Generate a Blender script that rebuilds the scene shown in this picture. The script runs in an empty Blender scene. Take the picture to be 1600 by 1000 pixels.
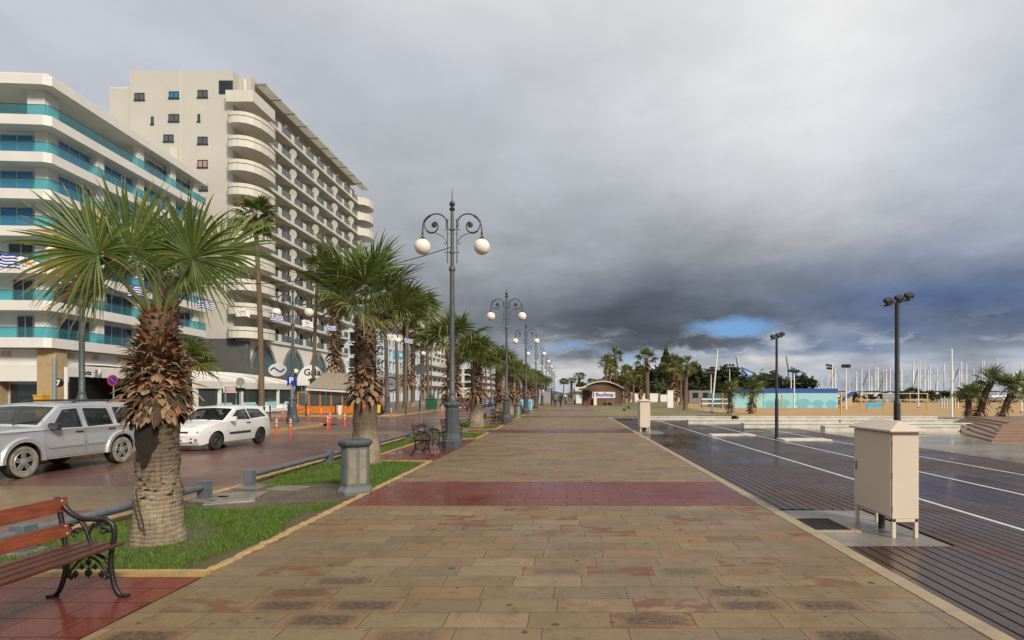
SUN_E, SKY_TOP = 4.0, 0.9
import bpy, bmesh, math, random
import numpy as np
from mathutils import Vector, Matrix
from mathutils.geometry import tessellate_polygon
R = math.radians
SC = bpy.context.scene
COL = SC.collection
F, CX, HY, EYE = 890.0, 886.0, 615.0, 1.7      # lens in photo pixels, vanishing point, eye height

def G(px, py, z0=0.0):
    Y = F*(EYE-z0)/(py-HY)
    return Vector(((px-CX)*Y/F, Y, z0))
def A(px, py, Y):
    return Vector(((px-CX)*Y/F, Y, EYE+(HY-py)*Y/F))
ORD = ['first','second','third','fourth','fifth','sixth','seventh','eighth','ninth','tenth','eleventh','twelfth',
       'thirteenth','fourteenth','fifteenth','sixteenth','seventeenth','eighteenth','nineteenth','twentieth',
       'twenty-first','twenty-second','twenty-third','twenty-fourth','twenty-fifth','twenty-sixth','twenty-seventh',
       'twenty-eighth','twenty-ninth','thirtieth','thirty-first','thirty-second','thirty-third','thirty-fourth']

# ---------------------------------------------------------------- materials
def S2L(c):
    f = lambda v: v/12.92 if v <= .04045 else ((v+.055)/1.055)**2.4
    return tuple(f(v/255) for v in c[:3])
def C4(c): return (c[0], c[1], c[2], 1)

class NT:
    """small wrapper to write node graphs tersely"""
    def __init__(s, nt): s.nt = nt
    def n(s, t, ins=None, **kw):
        x = s.nt.nodes.new(t)
        for k, v in kw.items(): setattr(x, k, v)
        for k, v in (ins or {}).items():
            if hasattr(v, 'is_linked') or isinstance(v, bpy.types.NodeSocket): s.nt.links.new(v, x.inputs[k])
            else:
                x.inputs[k].default_value = v
        return x
    def m(s, op, a, b=None, c=None, clamp=False):
        ins = {0: a}
        if b is not None: ins[1] = b
        if c is not None: ins[2] = c
        return s.n('ShaderNodeMath', ins, operation=op, use_clamp=clamp).outputs[0]
    def vm(s, op, a, b=None):
        ins = {0: a}
        if b is not None: ins[1] = b
        x = s.n('ShaderNodeVectorMath', ins, operation=op)
        return x.outputs['Value'] if op in ('LENGTH', 'DOT_PRODUCT', 'DISTANCE') else x.outputs[0]
    def noise(s, vec, scale, detail=4, rough=.55, dim='3D'):
        ins = {'Scale': scale, 'Detail': detail, 'Roughness': rough}
        if vec is not None: ins['Vector'] = vec
        return s.n('ShaderNodeTexNoise', ins, noise_dimensions=dim).outputs[0]
    def mr(s, v, a, b, c=0., d=1., smooth=False):
        return s.n('ShaderNodeMapRange', {0: v, 1: a, 2: b, 3: c, 4: d},
                   interpolation_type='SMOOTHSTEP' if smooth else 'LINEAR').outputs[0]
    def mix(s, f, a, b, mode='MIX'):
        x = s.n('ShaderNodeMix', data_type='RGBA', blend_type=mode)
        for i, v in ((0, f), (6, a), (7, b)):
            if isinstance(v, bpy.types.NodeSocket): s.nt.links.new(v, x.inputs[i])
            else: x.inputs[i].default_value = v if i == 0 else C4(v)
        return x.outputs[2]
    def ramp(s, f, stops):
        x = s.n('ShaderNodeValToRGB', {0: f})
        e = x.color_ramp.elements
        e[0].position, e[0].color = stops[0][0], C4(stops[0][1])
        e[1].position, e[1].color = stops[-1][0], C4(stops[-1][1])
        for p, c in stops[1:-1]:
            k = e.new(p); k.color = C4(c)
        return x.outputs[0]

def new_mat(name):
    m = bpy.data.materials.new(name); m.use_nodes = True
    nt = m.node_tree; nt.nodes.clear()
    t = NT(nt)
    b = t.n('ShaderNodeBsdfPrincipled'); o = t.n('ShaderNodeOutputMaterial')
    nt.links.new(b.outputs[0], o.inputs[0])
    return m, t, b
def lk(t, a, b): t.nt.links.new(a, b)

def mat(name, c1, c2=None, scale=4., rough=.6, rough2=None, metal=0., bump=0., bscale=None, spec=.5, detail=5, coat=0., stretch=None):
    """procedural material: two colours mixed by noise, noise roughness, noise bump"""
    m, t, b = new_mat(name)
    tc = t.n('ShaderNodeTexCoord').outputs['Object']
    if stretch: tc = t.vm('MULTIPLY', tc, stretch)
    if c2 is None: c2 = tuple(v*.82 for v in c1)
    nz = t.noise(tc, scale, detail)
    lk(t, t.mix(t.mr(nz, .3, .7), c1, c2), b.inputs['Base Color'])
    if rough2 is not None: lk(t, t.mr(t.noise(tc, scale*1.7, 3), .3, .7, rough, rough2), b.inputs['Roughness'])
    else: b.inputs['Roughness'].default_value = rough
    b.inputs['Metallic'].default_value = metal
    b.inputs['Specular IOR Level'].default_value = spec
    b.inputs['Coat Weight'].default_value = coat
    if bump:
        bn = t.n('ShaderNodeBump', {'Strength': bump, 'Distance': .02, 'Height': t.noise(tc, bscale or scale*3, 6, .65)})
        lk(t, bn.outputs[0], b.inputs['Normal'])
    return m

def paver_nodes(t, x, y, w, h, shift, gap, jitter=0.):
    """running-bond pavers: returns (random value, random colour, joint mask 0..1)"""
    v = t.m('DIVIDE', y, h); row = t.m('FLOOR', v)
    if jitter:
        wn = t.n('ShaderNodeTexWhiteNoise', {'W': row}, noise_dimensions='1D').outputs[0]
        sh = t.m('ADD', t.m('MULTIPLY', row, shift), t.m('MULTIPLY', wn, jitter))
    else: sh = t.m('MULTIPLY', row, shift)
    u = t.m('ADD', t.m('DIVIDE', x, w), sh); col = t.m('FLOOR', u)
    fu = t.m('FRACT', u); fv = t.m('FRACT', v)
    du = t.m('MULTIPLY', t.m('MINIMUM', fu, t.m('SUBTRACT', 1., fu)), w)
    dv = t.m('MULTIPLY', t.m('MINIMUM', fv, t.m('SUBTRACT', 1., fv)), h)
    d = t.m('MINIMUM', du, dv)
    joint = t.mr(d, gap*.4, gap, 1., 0.)
    cv = t.n('ShaderNodeCombineXYZ', {0: col, 1: row}).outputs[0]
    w_ = t.n('ShaderNodeTexWhiteNoise', {'Vector': cv}, noise_dimensions='2D')
    return w_.outputs[0], w_.outputs[1], joint, fu, fv

def ground_xyz(t):
    p = t.n('ShaderNodeNewGeometry').outputs['Position']
    s = t.n('ShaderNodeSeparateXYZ', {0: p})
    return p, s.outputs[0], s.outputs[1]

def paver_mat(name, cols, w, h, shift, gap, jc, dirt=None, rough=(.3, .6), bump=.25, jitter=0., grain=40., wet=.35, swap=False, stain=0., spec=None):
    m, t, b = new_mat(name)
    p, x, y = ground_xyz(t)
    if swap: x, y = y, x
    rv, rc, joint, fu, fv = paver_nodes(t, x, y, w, h, shift, gap, jitter)
    n = len(cols)
    c = t.ramp(rv, [(i/(n-1), cols[i]) for i in range(n)])
    fine = t.noise(p, grain, 5, .7)
    c = t.mix(t.mr(fine, .25, .75, 0., .5), c, tuple(v*.45 for v in cols[0]))
    big = t.noise(p, .55, 4, .6)
    c = t.mix(t.mr(big, .38, .66, 0., .42), c, tuple(v*.52 for v in cols[-1]))
    c = t.mix(t.mr(t.noise(t.vm('ADD', p, t.vm('SCALE', rc, (0, 0, 0))), 2.4, 5, .65), .45, .7, 0., .38), c, tuple(v*.5 for v in cols[0]))
    if stain:      # dark worn rectangles on single slabs, rust-coloured clouds on others
        sx = t.mr(t.m('ABSOLUTE', t.m('SUBTRACT', fu, .5)), .28, .46, 1., 0.)
        sy = t.mr(t.m('ABSOLUTE', t.m('SUBTRACT', fv, .5)), .22, .45, 1., 0.)
        rs = t.n('ShaderNodeSeparateColor', {0: rc})
        sel = t.mr(rs.outputs[0], .74, .76, 0., 1.)
        near = t.mr(y, 6.6, 4.9, .05, 1.)
        k = t.m('MULTIPLY', t.m('MULTIPLY', t.m('MULTIPLY', sx, sy), sel), near)
        k = t.m('MULTIPLY', k, t.mr(t.noise(p, 22, 6, .8), .34, .60, .15, stain))
        c = t.mix(k, c, (.035, .032, .03))
        sel2 = t.mr(rs.outputs[1], .84, .87, 0., .85)
        k2 = t.m('MULTIPLY', sel2, t.mr(t.noise(t.vm('MULTIPLY', p, (1., 1.8, 1.)), 3.2, 6, .6), .46, .54))
        c = t.mix(k2, c, (.185, .070, .032))
        dk = t.mr(t.noise(p, 5.5, 7, .72), .54, .68, 0., .55)
        c = t.mix(t.m('MULTIPLY', dk, t.mr(y, 9., 4.5, .35, 1.)), c, (.06, .05, .036))
        spots = t.mr(t.noise(p, 7.5, 1, .4), .725, .75, 0., .75)
        c = t.mix(spots, c, (.03, .027, .024))
    c = t.mix(joint, c, jc)
    if stain:
        gr2 = t.noise(p, 170, 3, .8); c = t.mix(t.mr(gr2, .35, .65, 0., .55), c, (.05, .04, .026)); b.inputs['Specular IOR Level'].default_value = .16
    lk(t, c, b.inputs['Base Color'])
    wetn = t.noise(p, wet, 5, .6)
    ro = t.mr(wetn, .36, .64, rough[0], rough[1])
    lk(t, t.m('ADD', ro, t.m('MULTIPLY', joint, .2)), b.inputs['Roughness'])
    hgt = t.m('SUBTRACT', t.m('ADD', t.m('MULTIPLY', fine, .35), t.m('MULTIPLY', rv, .25)), joint)
    if spec is not None: b.inputs['Specular IOR Level'].default_value = spec
    bn = t.n('ShaderNodeBump', {'Strength': bump, 'Distance': .006, 'Height': hgt})
    lk(t, bn.outputs[0], b.inputs['Normal'])
    return m

M = {}
# setting
M['paving'] = paver_mat('promenade_slabs', [(.25,.172,.092),(.345,.238,.124),(.30,.22,.122),(.40,.288,.162),(.265,.205,.13),(.36,.228,.12),(.385,.217,.108),(.30,.24,.15)], .62, .295, .37, .0055, (.10,.078,.05), rough=(.30,.62), jitter=.6, stain=.95, bump=.4, wet=.8)
M['redtile'] = paver_mat('red_tiles', [(.16,.034,.023),(.215,.050,.033),(.185,.04,.028),(.20,.052,.036)], .45, .33, .5, .010, (.05,.012,.009), rough=(.12,.42), wet=.5, grain=60, bump=.12, spec=.28)
M['road'] = paver_mat('road_brick', [(.175,.088,.072),(.215,.108,.086),(.155,.078,.066)], .22, .11, .5, .008, (.10,.052,.044), rough=(.16,.45), wet=.22, grain=30, bump=.3, spec=.35)
M['roadtan'] = paver_mat('road_brick_tan', [(.25,.165,.075),(.29,.19,.09),(.22,.145,.065)], .22, .11, .5, .008, (.12,.08,.04), rough=(.22,.5), wet=.3, grain=30, bump=.3)
M['sidewalk'] = paver_mat('sidewalk_tiles', [(.20,.145,.095),(.24,.175,.115),(.18,.13,.09)], .4, .4, .5, .008, (.09,.07,.05), rough=(.3,.6), grain=30)
M['plaza'] = paver_mat('plaza_tiles', [(.30,.25,.18),(.36,.30,.22),(.26,.22,.165)], .6, .6, .0, .008, (.16,.13,.1), rough=(.05,.28), wet=.25, grain=20, bump=.08)
M['yellow'] = mat('yellow_kerb_paint', (.50,.30,.085), (.26,.20,.125), 7, .7, bump=.6, bscale=35)
M['edging'] = mat('stone_edging', (.34,.265,.165), (.25,.195,.125), 4, .45, .7, bump=.3, bscale=40)
M['whiteline'] = mat('white_line_paint', (.62,.62,.60), (.42,.42,.41), 6, .4)
M['soil'] = mat('lawn_soil', (.06,.075,.022), (.095,.062,.034), 1.6, .75, .45, bump=.7, bscale=14)
M['mud'] = mat('wet_mud', (.115,.085,.052), (.06,.044,.028), 2.2, .5, .14, bump=.4, bscale=9)
M['concrete'] = mat('wet_concrete', (.235,.21,.175), (.13,.118,.105), 2.3, .16, .5, bump=.25, bscale=22)
M['white_stone'] = mat('white_stone', (.62,.60,.55), (.46,.43,.37), 2.5, .5, bump=.25, bscale=14)
M['sand'] = mat('beach_sand', (.42,.27,.12), (.33,.21,.095), .35, .9, bump=.5, bscale=6)
M['park'] = mat('park_ground', (.215,.17,.085), (.12,.12,.045), .3, .9, bump=.5, bscale=5)
M['ground'] = mat('earth', (.20,.17,.12), (.15,.13,.09), .1, .9)
M['brownstep'] = mat('brown_step_boards', (.26,.15,.095), (.19,.11,.072), 3, .5, .3, bump=.25, stretch=(1,8,8))
M['hill'] = mat('far_hill', (.06,.075,.11), (.045,.058,.09), .02, 1.)  # blue tint puts distance haze into the hill colour
def deck_mat():
    m, t, b = new_mat('dark_deck_boards')
    p, x, y = ground_xyz(t)
    bi = t.m('FLOOR', t.m('DIVIDE', x, .15))
    rv = t.n('ShaderNodeTexWhiteNoise', {'W': bi}, noise_dimensions='1D').outputs[0]
    gr = t.noise(t.vm('MULTIPLY', p, (40, 1.6, 1)), 1.5, 5, .65)
    c = t.mix(rv, (.050,.027,.019), (.090,.048,.033))
    c = t.mix(t.mr(gr, .3, .7, 0., .6), c, (.026,.016,.012))
    warm = t.mr(t.noise(p, .7, 3), .55, .7, 0., .6)
    c = t.mix(warm, c, (.085,.04,.024))
    lk(t, c, b.inputs['Base Color'])
    w = t.noise(p, .33, 5, .62)
    lk(t, t.m('ADD', t.mr(w, .40, .60, .07, .42), t.m('MULTIPLY', rv, .08)), b.inputs['Roughness']); b.inputs['Specular IOR Level'].default_value = .22
    bn = t.n('ShaderNodeBump', {'Strength': .22, 'Distance': .004, 'Height': t.m('ADD', gr, t.m('MULTIPLY', t.noise(t.vm('MULTIPLY', p, (1, .18, 1)), 55, 2), .5))})
    lk(t, bn.outputs[0], b.inputs['Normal'])
    return m
M['deck'] = deck_mat()
M['deck_gap'] = mat('deck_underside', (.008,.007,.006), (.006,.005,.005), 3, .9)
# metals, paints
M['lampgrey'] = mat('lamp_paint_grey', (.085,.10,.108), (.06,.07,.076), 7, .42, .6, metal=.2, bump=.12, bscale=60)
M['lampdark'] = mat('lamp_iron_dark', (.03,.033,.036), (.022,.022,.023), 8, .45)
M['globe'] = mat('opal_globe', (.78,.73,.62), (.76,.71,.60), 1, .4, spec=.3)
M['iron'] = mat('black_cast_iron', (.010,.010,.011), (.016,.014,.013), 18, .28, .45, bump=.3, bscale=50)
M['benchwood'] = mat('bench_wood_red', (.27,.068,.024), (.13,.032,.014), 5, .28, .5, bump=.25, stretch=(9, 1.2, 9))
M['benchwood_dark'] = mat('bench_wood_wet', (.10,.034,.019), (.055,.020,.012), 5, .18, .4, bump=.25, stretch=(9, 1.2, 9))
M['bolt'] = mat('bolt_white', (.6,.55,.48), rough=.4)
M['railgrey'] = mat('railing_grey', (.13,.155,.175), (.09,.105,.12), 6, .4, .6, metal=.1, bump=.1)
M['bingrey'] = mat('bin_grey_green', (.15,.17,.165), (.105,.12,.115), 4, .5, .65, bump=.15)
M['binwear'] = mat('bin_worn_panel', (.30,.27,.20), (.20,.175,.13), 5, .55)
M['cabinet'] = mat('cabinet_cream', (.62,.53,.43), (.58,.495,.40), 2, .42, .55, bump=.04)
M['cabinetroof'] = mat('cabinet_roof', (.56,.47,.385), (.50,.42,.34), 3, .3, .5)
M['steel'] = mat('steel_hinge', (.30,.28,.25), rough=.4, metal=.7)
M['blackpole'] = mat('floodlight_black', (.018,.018,.022), (.026,.026,.03), 6, .4, .6)
M['floodglass'] = mat('floodlight_lens', (.06,.06,.07), rough=.1)
M['redplastic'] = mat('bollard_red', (.60,.055,.025), (.48,.05,.025), 6, .45)
M['whiteplastic'] = mat('white_band', (.78,.76,.72), rough=.4)
M['signgrey'] = mat('sign_back_grey', (.36,.36,.35), (.29,.29,.28), 8, .5, metal=.3)
M['pole_grey'] = mat('pole_galvanised', (.28,.32,.34), (.22,.25,.27), 7, .45, metal=.4)
M['signblue'] = mat('sign_blue', (.012,.05,.36), rough=.35)
M['signred'] = mat('sign_red', (.55,.03,.03), rough=.35)
M['black'] = mat('matt_black', (.012,.012,.013), rough=.5)
M['white'] = mat('white_paint', (.76,.75,.72), (.70,.69,.66), 3, .45)
M['orange'] = mat('orange_terrace_boards', (.62,.19,.025), (.52,.15,.02), 3, .45)
M['yellowbin'] = mat('yellow_plastic', (.68,.38,.02), rough=.4)
M['greenbin'] = mat('green_plastic', (.02,.10,.05), rough=.4)
# buildings
M['b1white'] = mat('white_render', (.68,.665,.63), (.61,.595,.56), .5, .6, bump=.05)
M['b1soffit'] = mat('white_soffit', (.66,.64,.60), rough=.7)
M['stone'] = paver_mat('yellow_stone', [(.52,.38,.2),(.58,.43,.24),(.47,.35,.19)], .6, .4, .5, .012, (.35,.26,.15), rough=(.6,.8))
M['b2cream'] = mat('cream_render', (.50,.48,.425), (.455,.435,.385), .25, .75, bump=.06)
M['b2trim'] = mat('cream_trim', (.60,.575,.51), (.545,.52,.46), .4, .65)
M['slate'] = mat('slate_cladding', (.115,.115,.115), (.085,.085,.088), .8, .45)
M['archgrey'] = mat('arch_grey', (.20,.195,.185), (.16,.157,.15), 1.2, .6)
M['frame'] = mat('window_frame_dark', (.05,.055,.06), rough=.4, metal=.4)
M['framelight'] = mat('window_frame_alu', (.42,.42,.42), rough=.4, metal=.3)
M['bluewall'] = mat('pale_blue_render', (.56,.64,.68), (.50,.58,.62), .4, .7)
M['whitewall'] = mat('far_white_render', (.66,.645,.60), (.58,.565,.53), .3, .7)
M['tanwall'] = mat('far_tan_render', (.50,.43,.33), (.44,.38,.29), .3, .7)
M['tent'] = mat('tent_fabric', (.66,.645,.60), (.60,.585,.545), 1., .5)
M['awning'] = mat('awning_taupe', (.30,.255,.195), (.25,.21,.16), 2., .7)
M['brownwood'] = mat('kiosk_brown_boards', (.17,.085,.05), (.12,.06,.035), 2, .6, bump=.3, stretch=(1, 1, 9))
M['kioskroof'] = mat('kiosk_roof_cream', (.62,.54,.40), (.55,.48,.36), 1, .5)
def glass_mat(name, tint, alpha, rough=.05):
    m, t, b = new_mat(name)          # tinted see-through pane: coloured transmission, a little body colour, mirror reflection
    tr = t.n('ShaderNodeBsdfTransparent', {0: C4(tint)})
    b.inputs['Base Color'].default_value = C4(tuple(v*.6 for v in tint)); b.inputs['Roughness'].default_value = rough
    gl = t.n('ShaderNodeBsdfGlossy', {'Roughness': rough})
    ge = t.n('ShaderNodeNewGeometry')
    cs = t.m('ABSOLUTE', t.vm('DOT_PRODUCT', ge.outputs['Normal'], ge.outputs['Incoming']))
    fr = t.m('ADD', .04, t.m('MULTIPLY', t.m('POWER', t.m('SUBTRACT', 1., cs, clamp=True), 5.), .9))
    m1 = t.n('ShaderNodeMixShader', {0: alpha, 1: tr.outputs[0], 2: b.outputs[0]})
    m2 = t.n('ShaderNodeMixShader', {0: t.m('MULTIPLY', fr, 1.4, clamp=True), 1: m1.outputs[0], 2: gl.outputs[0]})
    out = [n for n in t.nt.nodes if n.type == 'OUTPUT_MATERIAL'][0]
    lk(t, m2.outputs[0], out.inputs[0])
    return m
M['tealglass'] = glass_mat('teal_balcony_glass', (.36,.78,.85), .12)
M['smokeglass'] = glass_mat('clear_balcony_glass', (.45,.52,.52), .2)
M['carglass'] = glass_mat('car_glass', (.34,.42,.41), .05, .02)
M['pane'] = mat('dark_pane', (.012,.018,.022), (.02,.03,.035), .6, .06, spec=.7)
M['panesoft'] = mat('curtained_pane', (.10,.115,.13), (.06,.07,.085), 1.2, .1, spec=.7)
M['paneblue'] = mat('blue_curtain_pane', (.010,.15,.32), (.012,.20,.40), .7, .12, spec=.6)
M['panegreen'] = mat('teal_arch_pane', (.03,.085,.085), (.05,.11,.09), .4, .1, spec=.6)
M['panepink'] = mat('pink_shutter', (.42,.27,.21), rough=.5)
# cars
def paint(name, c, dust=None):
    m, t, b = new_mat(name)
    tc = t.n('ShaderNodeTexCoord').outputs['Object']
    z = t.n('ShaderNodeSeparateXYZ', {0: tc}).outputs[2]
    nz = t.noise(tc, 6, 6, .65)
    k = t.m('MULTIPLY', t.mr(z, .75, .3), t.mr(nz, .3, .65, .15, .8))
    c0 = t.mix(t.mr(t.noise(tc, 1.5, 3), .3, .7), c, tuple(v*.93 for v in c))
    lk(t, t.mix(t.m('MULTIPLY', k, .7 if dust else .25), c0, dust or (.18,.15,.11)), b.inputs['Base Color'])
    lk(t, t.mr(k, 0, .6, .22, .6), b.inputs['Roughness'])
    b.inputs['Coat Weight'].default_value = .5; b.inputs['Coat Roughness'].default_value = .06
    b.inputs['Metallic'].default_value = .45 if dust else .0
    return m
M['silver'] = paint('silver_paint', (.50,.52,.55), (.36,.33,.27))
M['carwhite'] = paint('white_paint_car', (.74,.74,.73))
M['carred'] = paint('dark_red_paint', (.17,.018,.02))
M['carblue'] = paint('blue_paint', (.02,.075,.22))
M['cargrey'] = paint('grey_paint', (.30,.32,.34))
M['rubber'] = mat('tyre_rubber', (.018,.017,.016), (.03,.027,.024), 9, .7)
M['dustrubber'] = mat('dusty_tyre_wall', (.34,.30,.23), (.14,.12,.095), 7, .85)
M['alloy'] = mat('alloy_rim', (.46,.46,.45), (.36,.35,.33), 6, .35, metal=.6)
M['steelrim'] = mat('dark_steel_rim', (.07,.07,.068), (.045,.045,.044), 6, .5, metal=.5)
M['darkplastic'] = mat('dark_plastic', (.022,.023,.024), (.03,.03,.03), 6, .5)
M['seat'] = mat('car_seat_cloth', (.05,.055,.06), (.035,.04,.045), 8, .8)
M['headlamp'] = mat('headlamp_lens', (.42,.40,.33), (.25,.24,.2), 8, .1, metal=.3, coat=1.)
M['amber'] = mat('amber_lens', (.55,.42,.2), rough=.2)
# plants
def leafmat(name, c1, c2, rough=.45):
    m, t, b = new_mat(name)
    tc = t.n('ShaderNodeTexCoord').outputs['Object']
    lk(t, t.mix(t.mr(t.noise(tc, 6, 4), .3, .7), c1, c2), b.inputs['Base Color'])
    b.inputs['Roughness'].default_value = rough
    b.inputs['Specular IOR Level'].default_value = .35
    tr = t.n('ShaderNodeBsdfTranslucent', {0: C4(tuple(v*1.15 for v in c1))})
    mx = t.n('ShaderNodeMixShader', {0: .22, 1: b.outputs[0], 2: tr.outputs[0]})
    out = [n for n in t.nt.nodes if n.type == 'OUTPUT_MATERIAL'][0]
    lk(t, mx.outputs[0], out.inputs[0])
    return m
M['leaf'] = leafmat('palm_leaf_green', (.100,.145,.028), (.055,.095,.020))
M['leaflight'] = leafmat('palm_leaf_light', (.18,.215,.055), (.12,.165,.042))
M['leafdry'] = leafmat('palm_leaf_dry', (.38,.24,.075), (.27,.16,.055))
M['leaftip'] = leafmat('palm_leaf_tip', (.26,.24,.10), (.20,.19,.075))
M['petiole'] = leafmat('palm_petiole', (.17,.20,.065), (.12,.15,.05))
M['boot_red'] = mat('leaf_base_rust', (.30,.115,.045), (.17,.065,.03), 14, .7, bump=.4)
M['boot_tan'] = mat('leaf_base_tan', (.34,.215,.115), (.20,.115,.055), 14, .75, bump=.4)
M['boot_grey'] = mat('leaf_base_grey', (.33,.255,.17), (.19,.135,.085), 14, .8, bump=.4)
M['boot_dark'] = mat('leaf_base_dark', (.075,.045,.025), (.045,.027,.017), 14, .85, bump=.4)
def trunk_mat(name, c1, c2, c3, ring=16.):
    m, t, b = new_mat(name)
    tc = t.n('ShaderNodeTexCoord').outputs['Object']
    s = t.n('ShaderNodeSeparateXYZ', {0: tc})
    z = s.outputs[2]
    nz = t.noise(tc, 5, 6, .65)
    w = t.m('SINE', t.m('ADD', t.m('MULTIPLY', z, ring*6.283), t.m('MULTIPLY', nz, 16.)))
    fib = t.noise(t.vm('MULTIPLY', tc, (30, 30, 5)), 1., 6, .7)
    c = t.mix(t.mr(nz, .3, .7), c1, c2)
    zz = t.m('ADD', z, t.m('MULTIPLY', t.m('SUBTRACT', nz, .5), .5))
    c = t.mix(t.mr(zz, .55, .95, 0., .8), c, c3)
    c = t.mix(t.m('MULTIPLY', t.mr(w, .1, -1.), t.mr(fib, .4, .65, .0, .55)), c, tuple(v*.35 for v in c3))
    c = t.mix(t.mr(t.noise(tc, 2.2, 4, .6), .5, .7, 0., .6), c, c3)
    c = t.mix(t.mr(fib, .45, .75, 0., .55), c, tuple(v*.4 for v in c3))
    lk(t, c, b.inputs['Base Color']); b.inputs['Roughness'].default_value = .85
    bn = t.n('ShaderNodeBump', {'Strength': .8, 'Distance': .03, 'Height': t.m('ADD', t.m('MULTIPLY', w, .12), fib)})
    lk(t, bn.outputs[0], b.inputs['Normal'])
    return m
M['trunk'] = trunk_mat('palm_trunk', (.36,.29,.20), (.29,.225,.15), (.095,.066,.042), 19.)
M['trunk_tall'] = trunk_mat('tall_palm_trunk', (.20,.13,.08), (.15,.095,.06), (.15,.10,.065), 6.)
M['bark'] = mat('tree_bark', (.07,.055,.04), (.05,.04,.03), 6, .9)
M['foliage'] = leafmat('tree_foliage', (.040,.058,.020), (.026,.042,.016), .6)
M['foliage2'] = leafmat('tree_foliage_olive', (.066,.075,.028), (.044,.054,.02), .6)
M['shrub'] = leafmat('shrub_foliage', (.09,.10,.04), (.06,.07,.03), .6)
M['grassA'] = leafmat('grass_green', (.105,.205,.02), (.072,.15,.016), .55)
M['grassB'] = leafmat('grass_olive', (.14,.18,.035), (.10,.14,.028), .55)
# people
M['skin'] = mat('skin', (.45,.27,.18), rough=.55)
M['cloth_black'] = mat('black_cloth', (.015,.015,.018), (.024,.024,.027), 9, .85)
M['cloth_blue'] = mat('denim_cloth', (.05,.075,.13), (.035,.055,.10), 9, .85)
M['cloth_grey'] = mat('grey_cloth', (.20,.19,.18), (.15,.145,.14), 9, .85)
M['cloth_red'] = mat('red_cloth', (.42,.04,.035), rough=.85)
M['hair'] = mat('dark_hair', (.02,.015,.012), rough=.6)
M['flagblue'] = mat('flag_blue', (.012,.035,.33), (.010,.028,.27), 8, .7)
M['flagwhite'] = mat('flag_white', (.74,.74,.76), (.68,.68,.70), 8, .7)
M['flagcopper'] = mat('flag_copper', (.62,.25,.05), rough=.7)
M['flagolive'] = mat('flag_olive_green', (.10,.16,.06), rough=.7)
M['teal'] = mat('aqua_board_wall', (.25,.51,.55), (.29,.56,.59), .3, .6)
M['tealdark'] = mat('aqua_mural_shape', (.15,.40,.46), (.17,.43,.48), .5, .6)
M['bluetop'] = mat('royal_blue_board', (.012,.055,.27), (.015,.07,.31), .5, .55)
M['tanblock'] = mat('tan_block', (.50,.36,.17), rough=.7)
M['mast'] = mat('mast_white', (.80,.79,.76), (.70,.69,.66), .4, .4)
M['hull'] = mat('hull_white', (.74,.74,.73), rough=.35)
M['navy'] = mat('navy_cover', (.02,.035,.11), rough=.6)
M['water'] = mat('harbour_water', (.03,.05,.065), (.04,.06,.075), .3, .08, bump=.3, bscale=1.5)
M['rock'] = mat('breakwater_rock', (.36,.31,.23), (.26,.22,.165), .8, .9, bump=.5)
M['yellowpost'] = mat('yellow_post', (.62,.36,.04), (.54,.30,.035), 3, .5)
M['craneblue'] = mat('crane_blue', (.035,.12,.28), rough=.5)
M['cranegrey'] = mat('crane_pale', (.50,.48,.44), rough=.5)
M['cyan'] = mat('poster_cyan', (.03,.30,.55), (.10,.45,.65), 3, .35)

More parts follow.
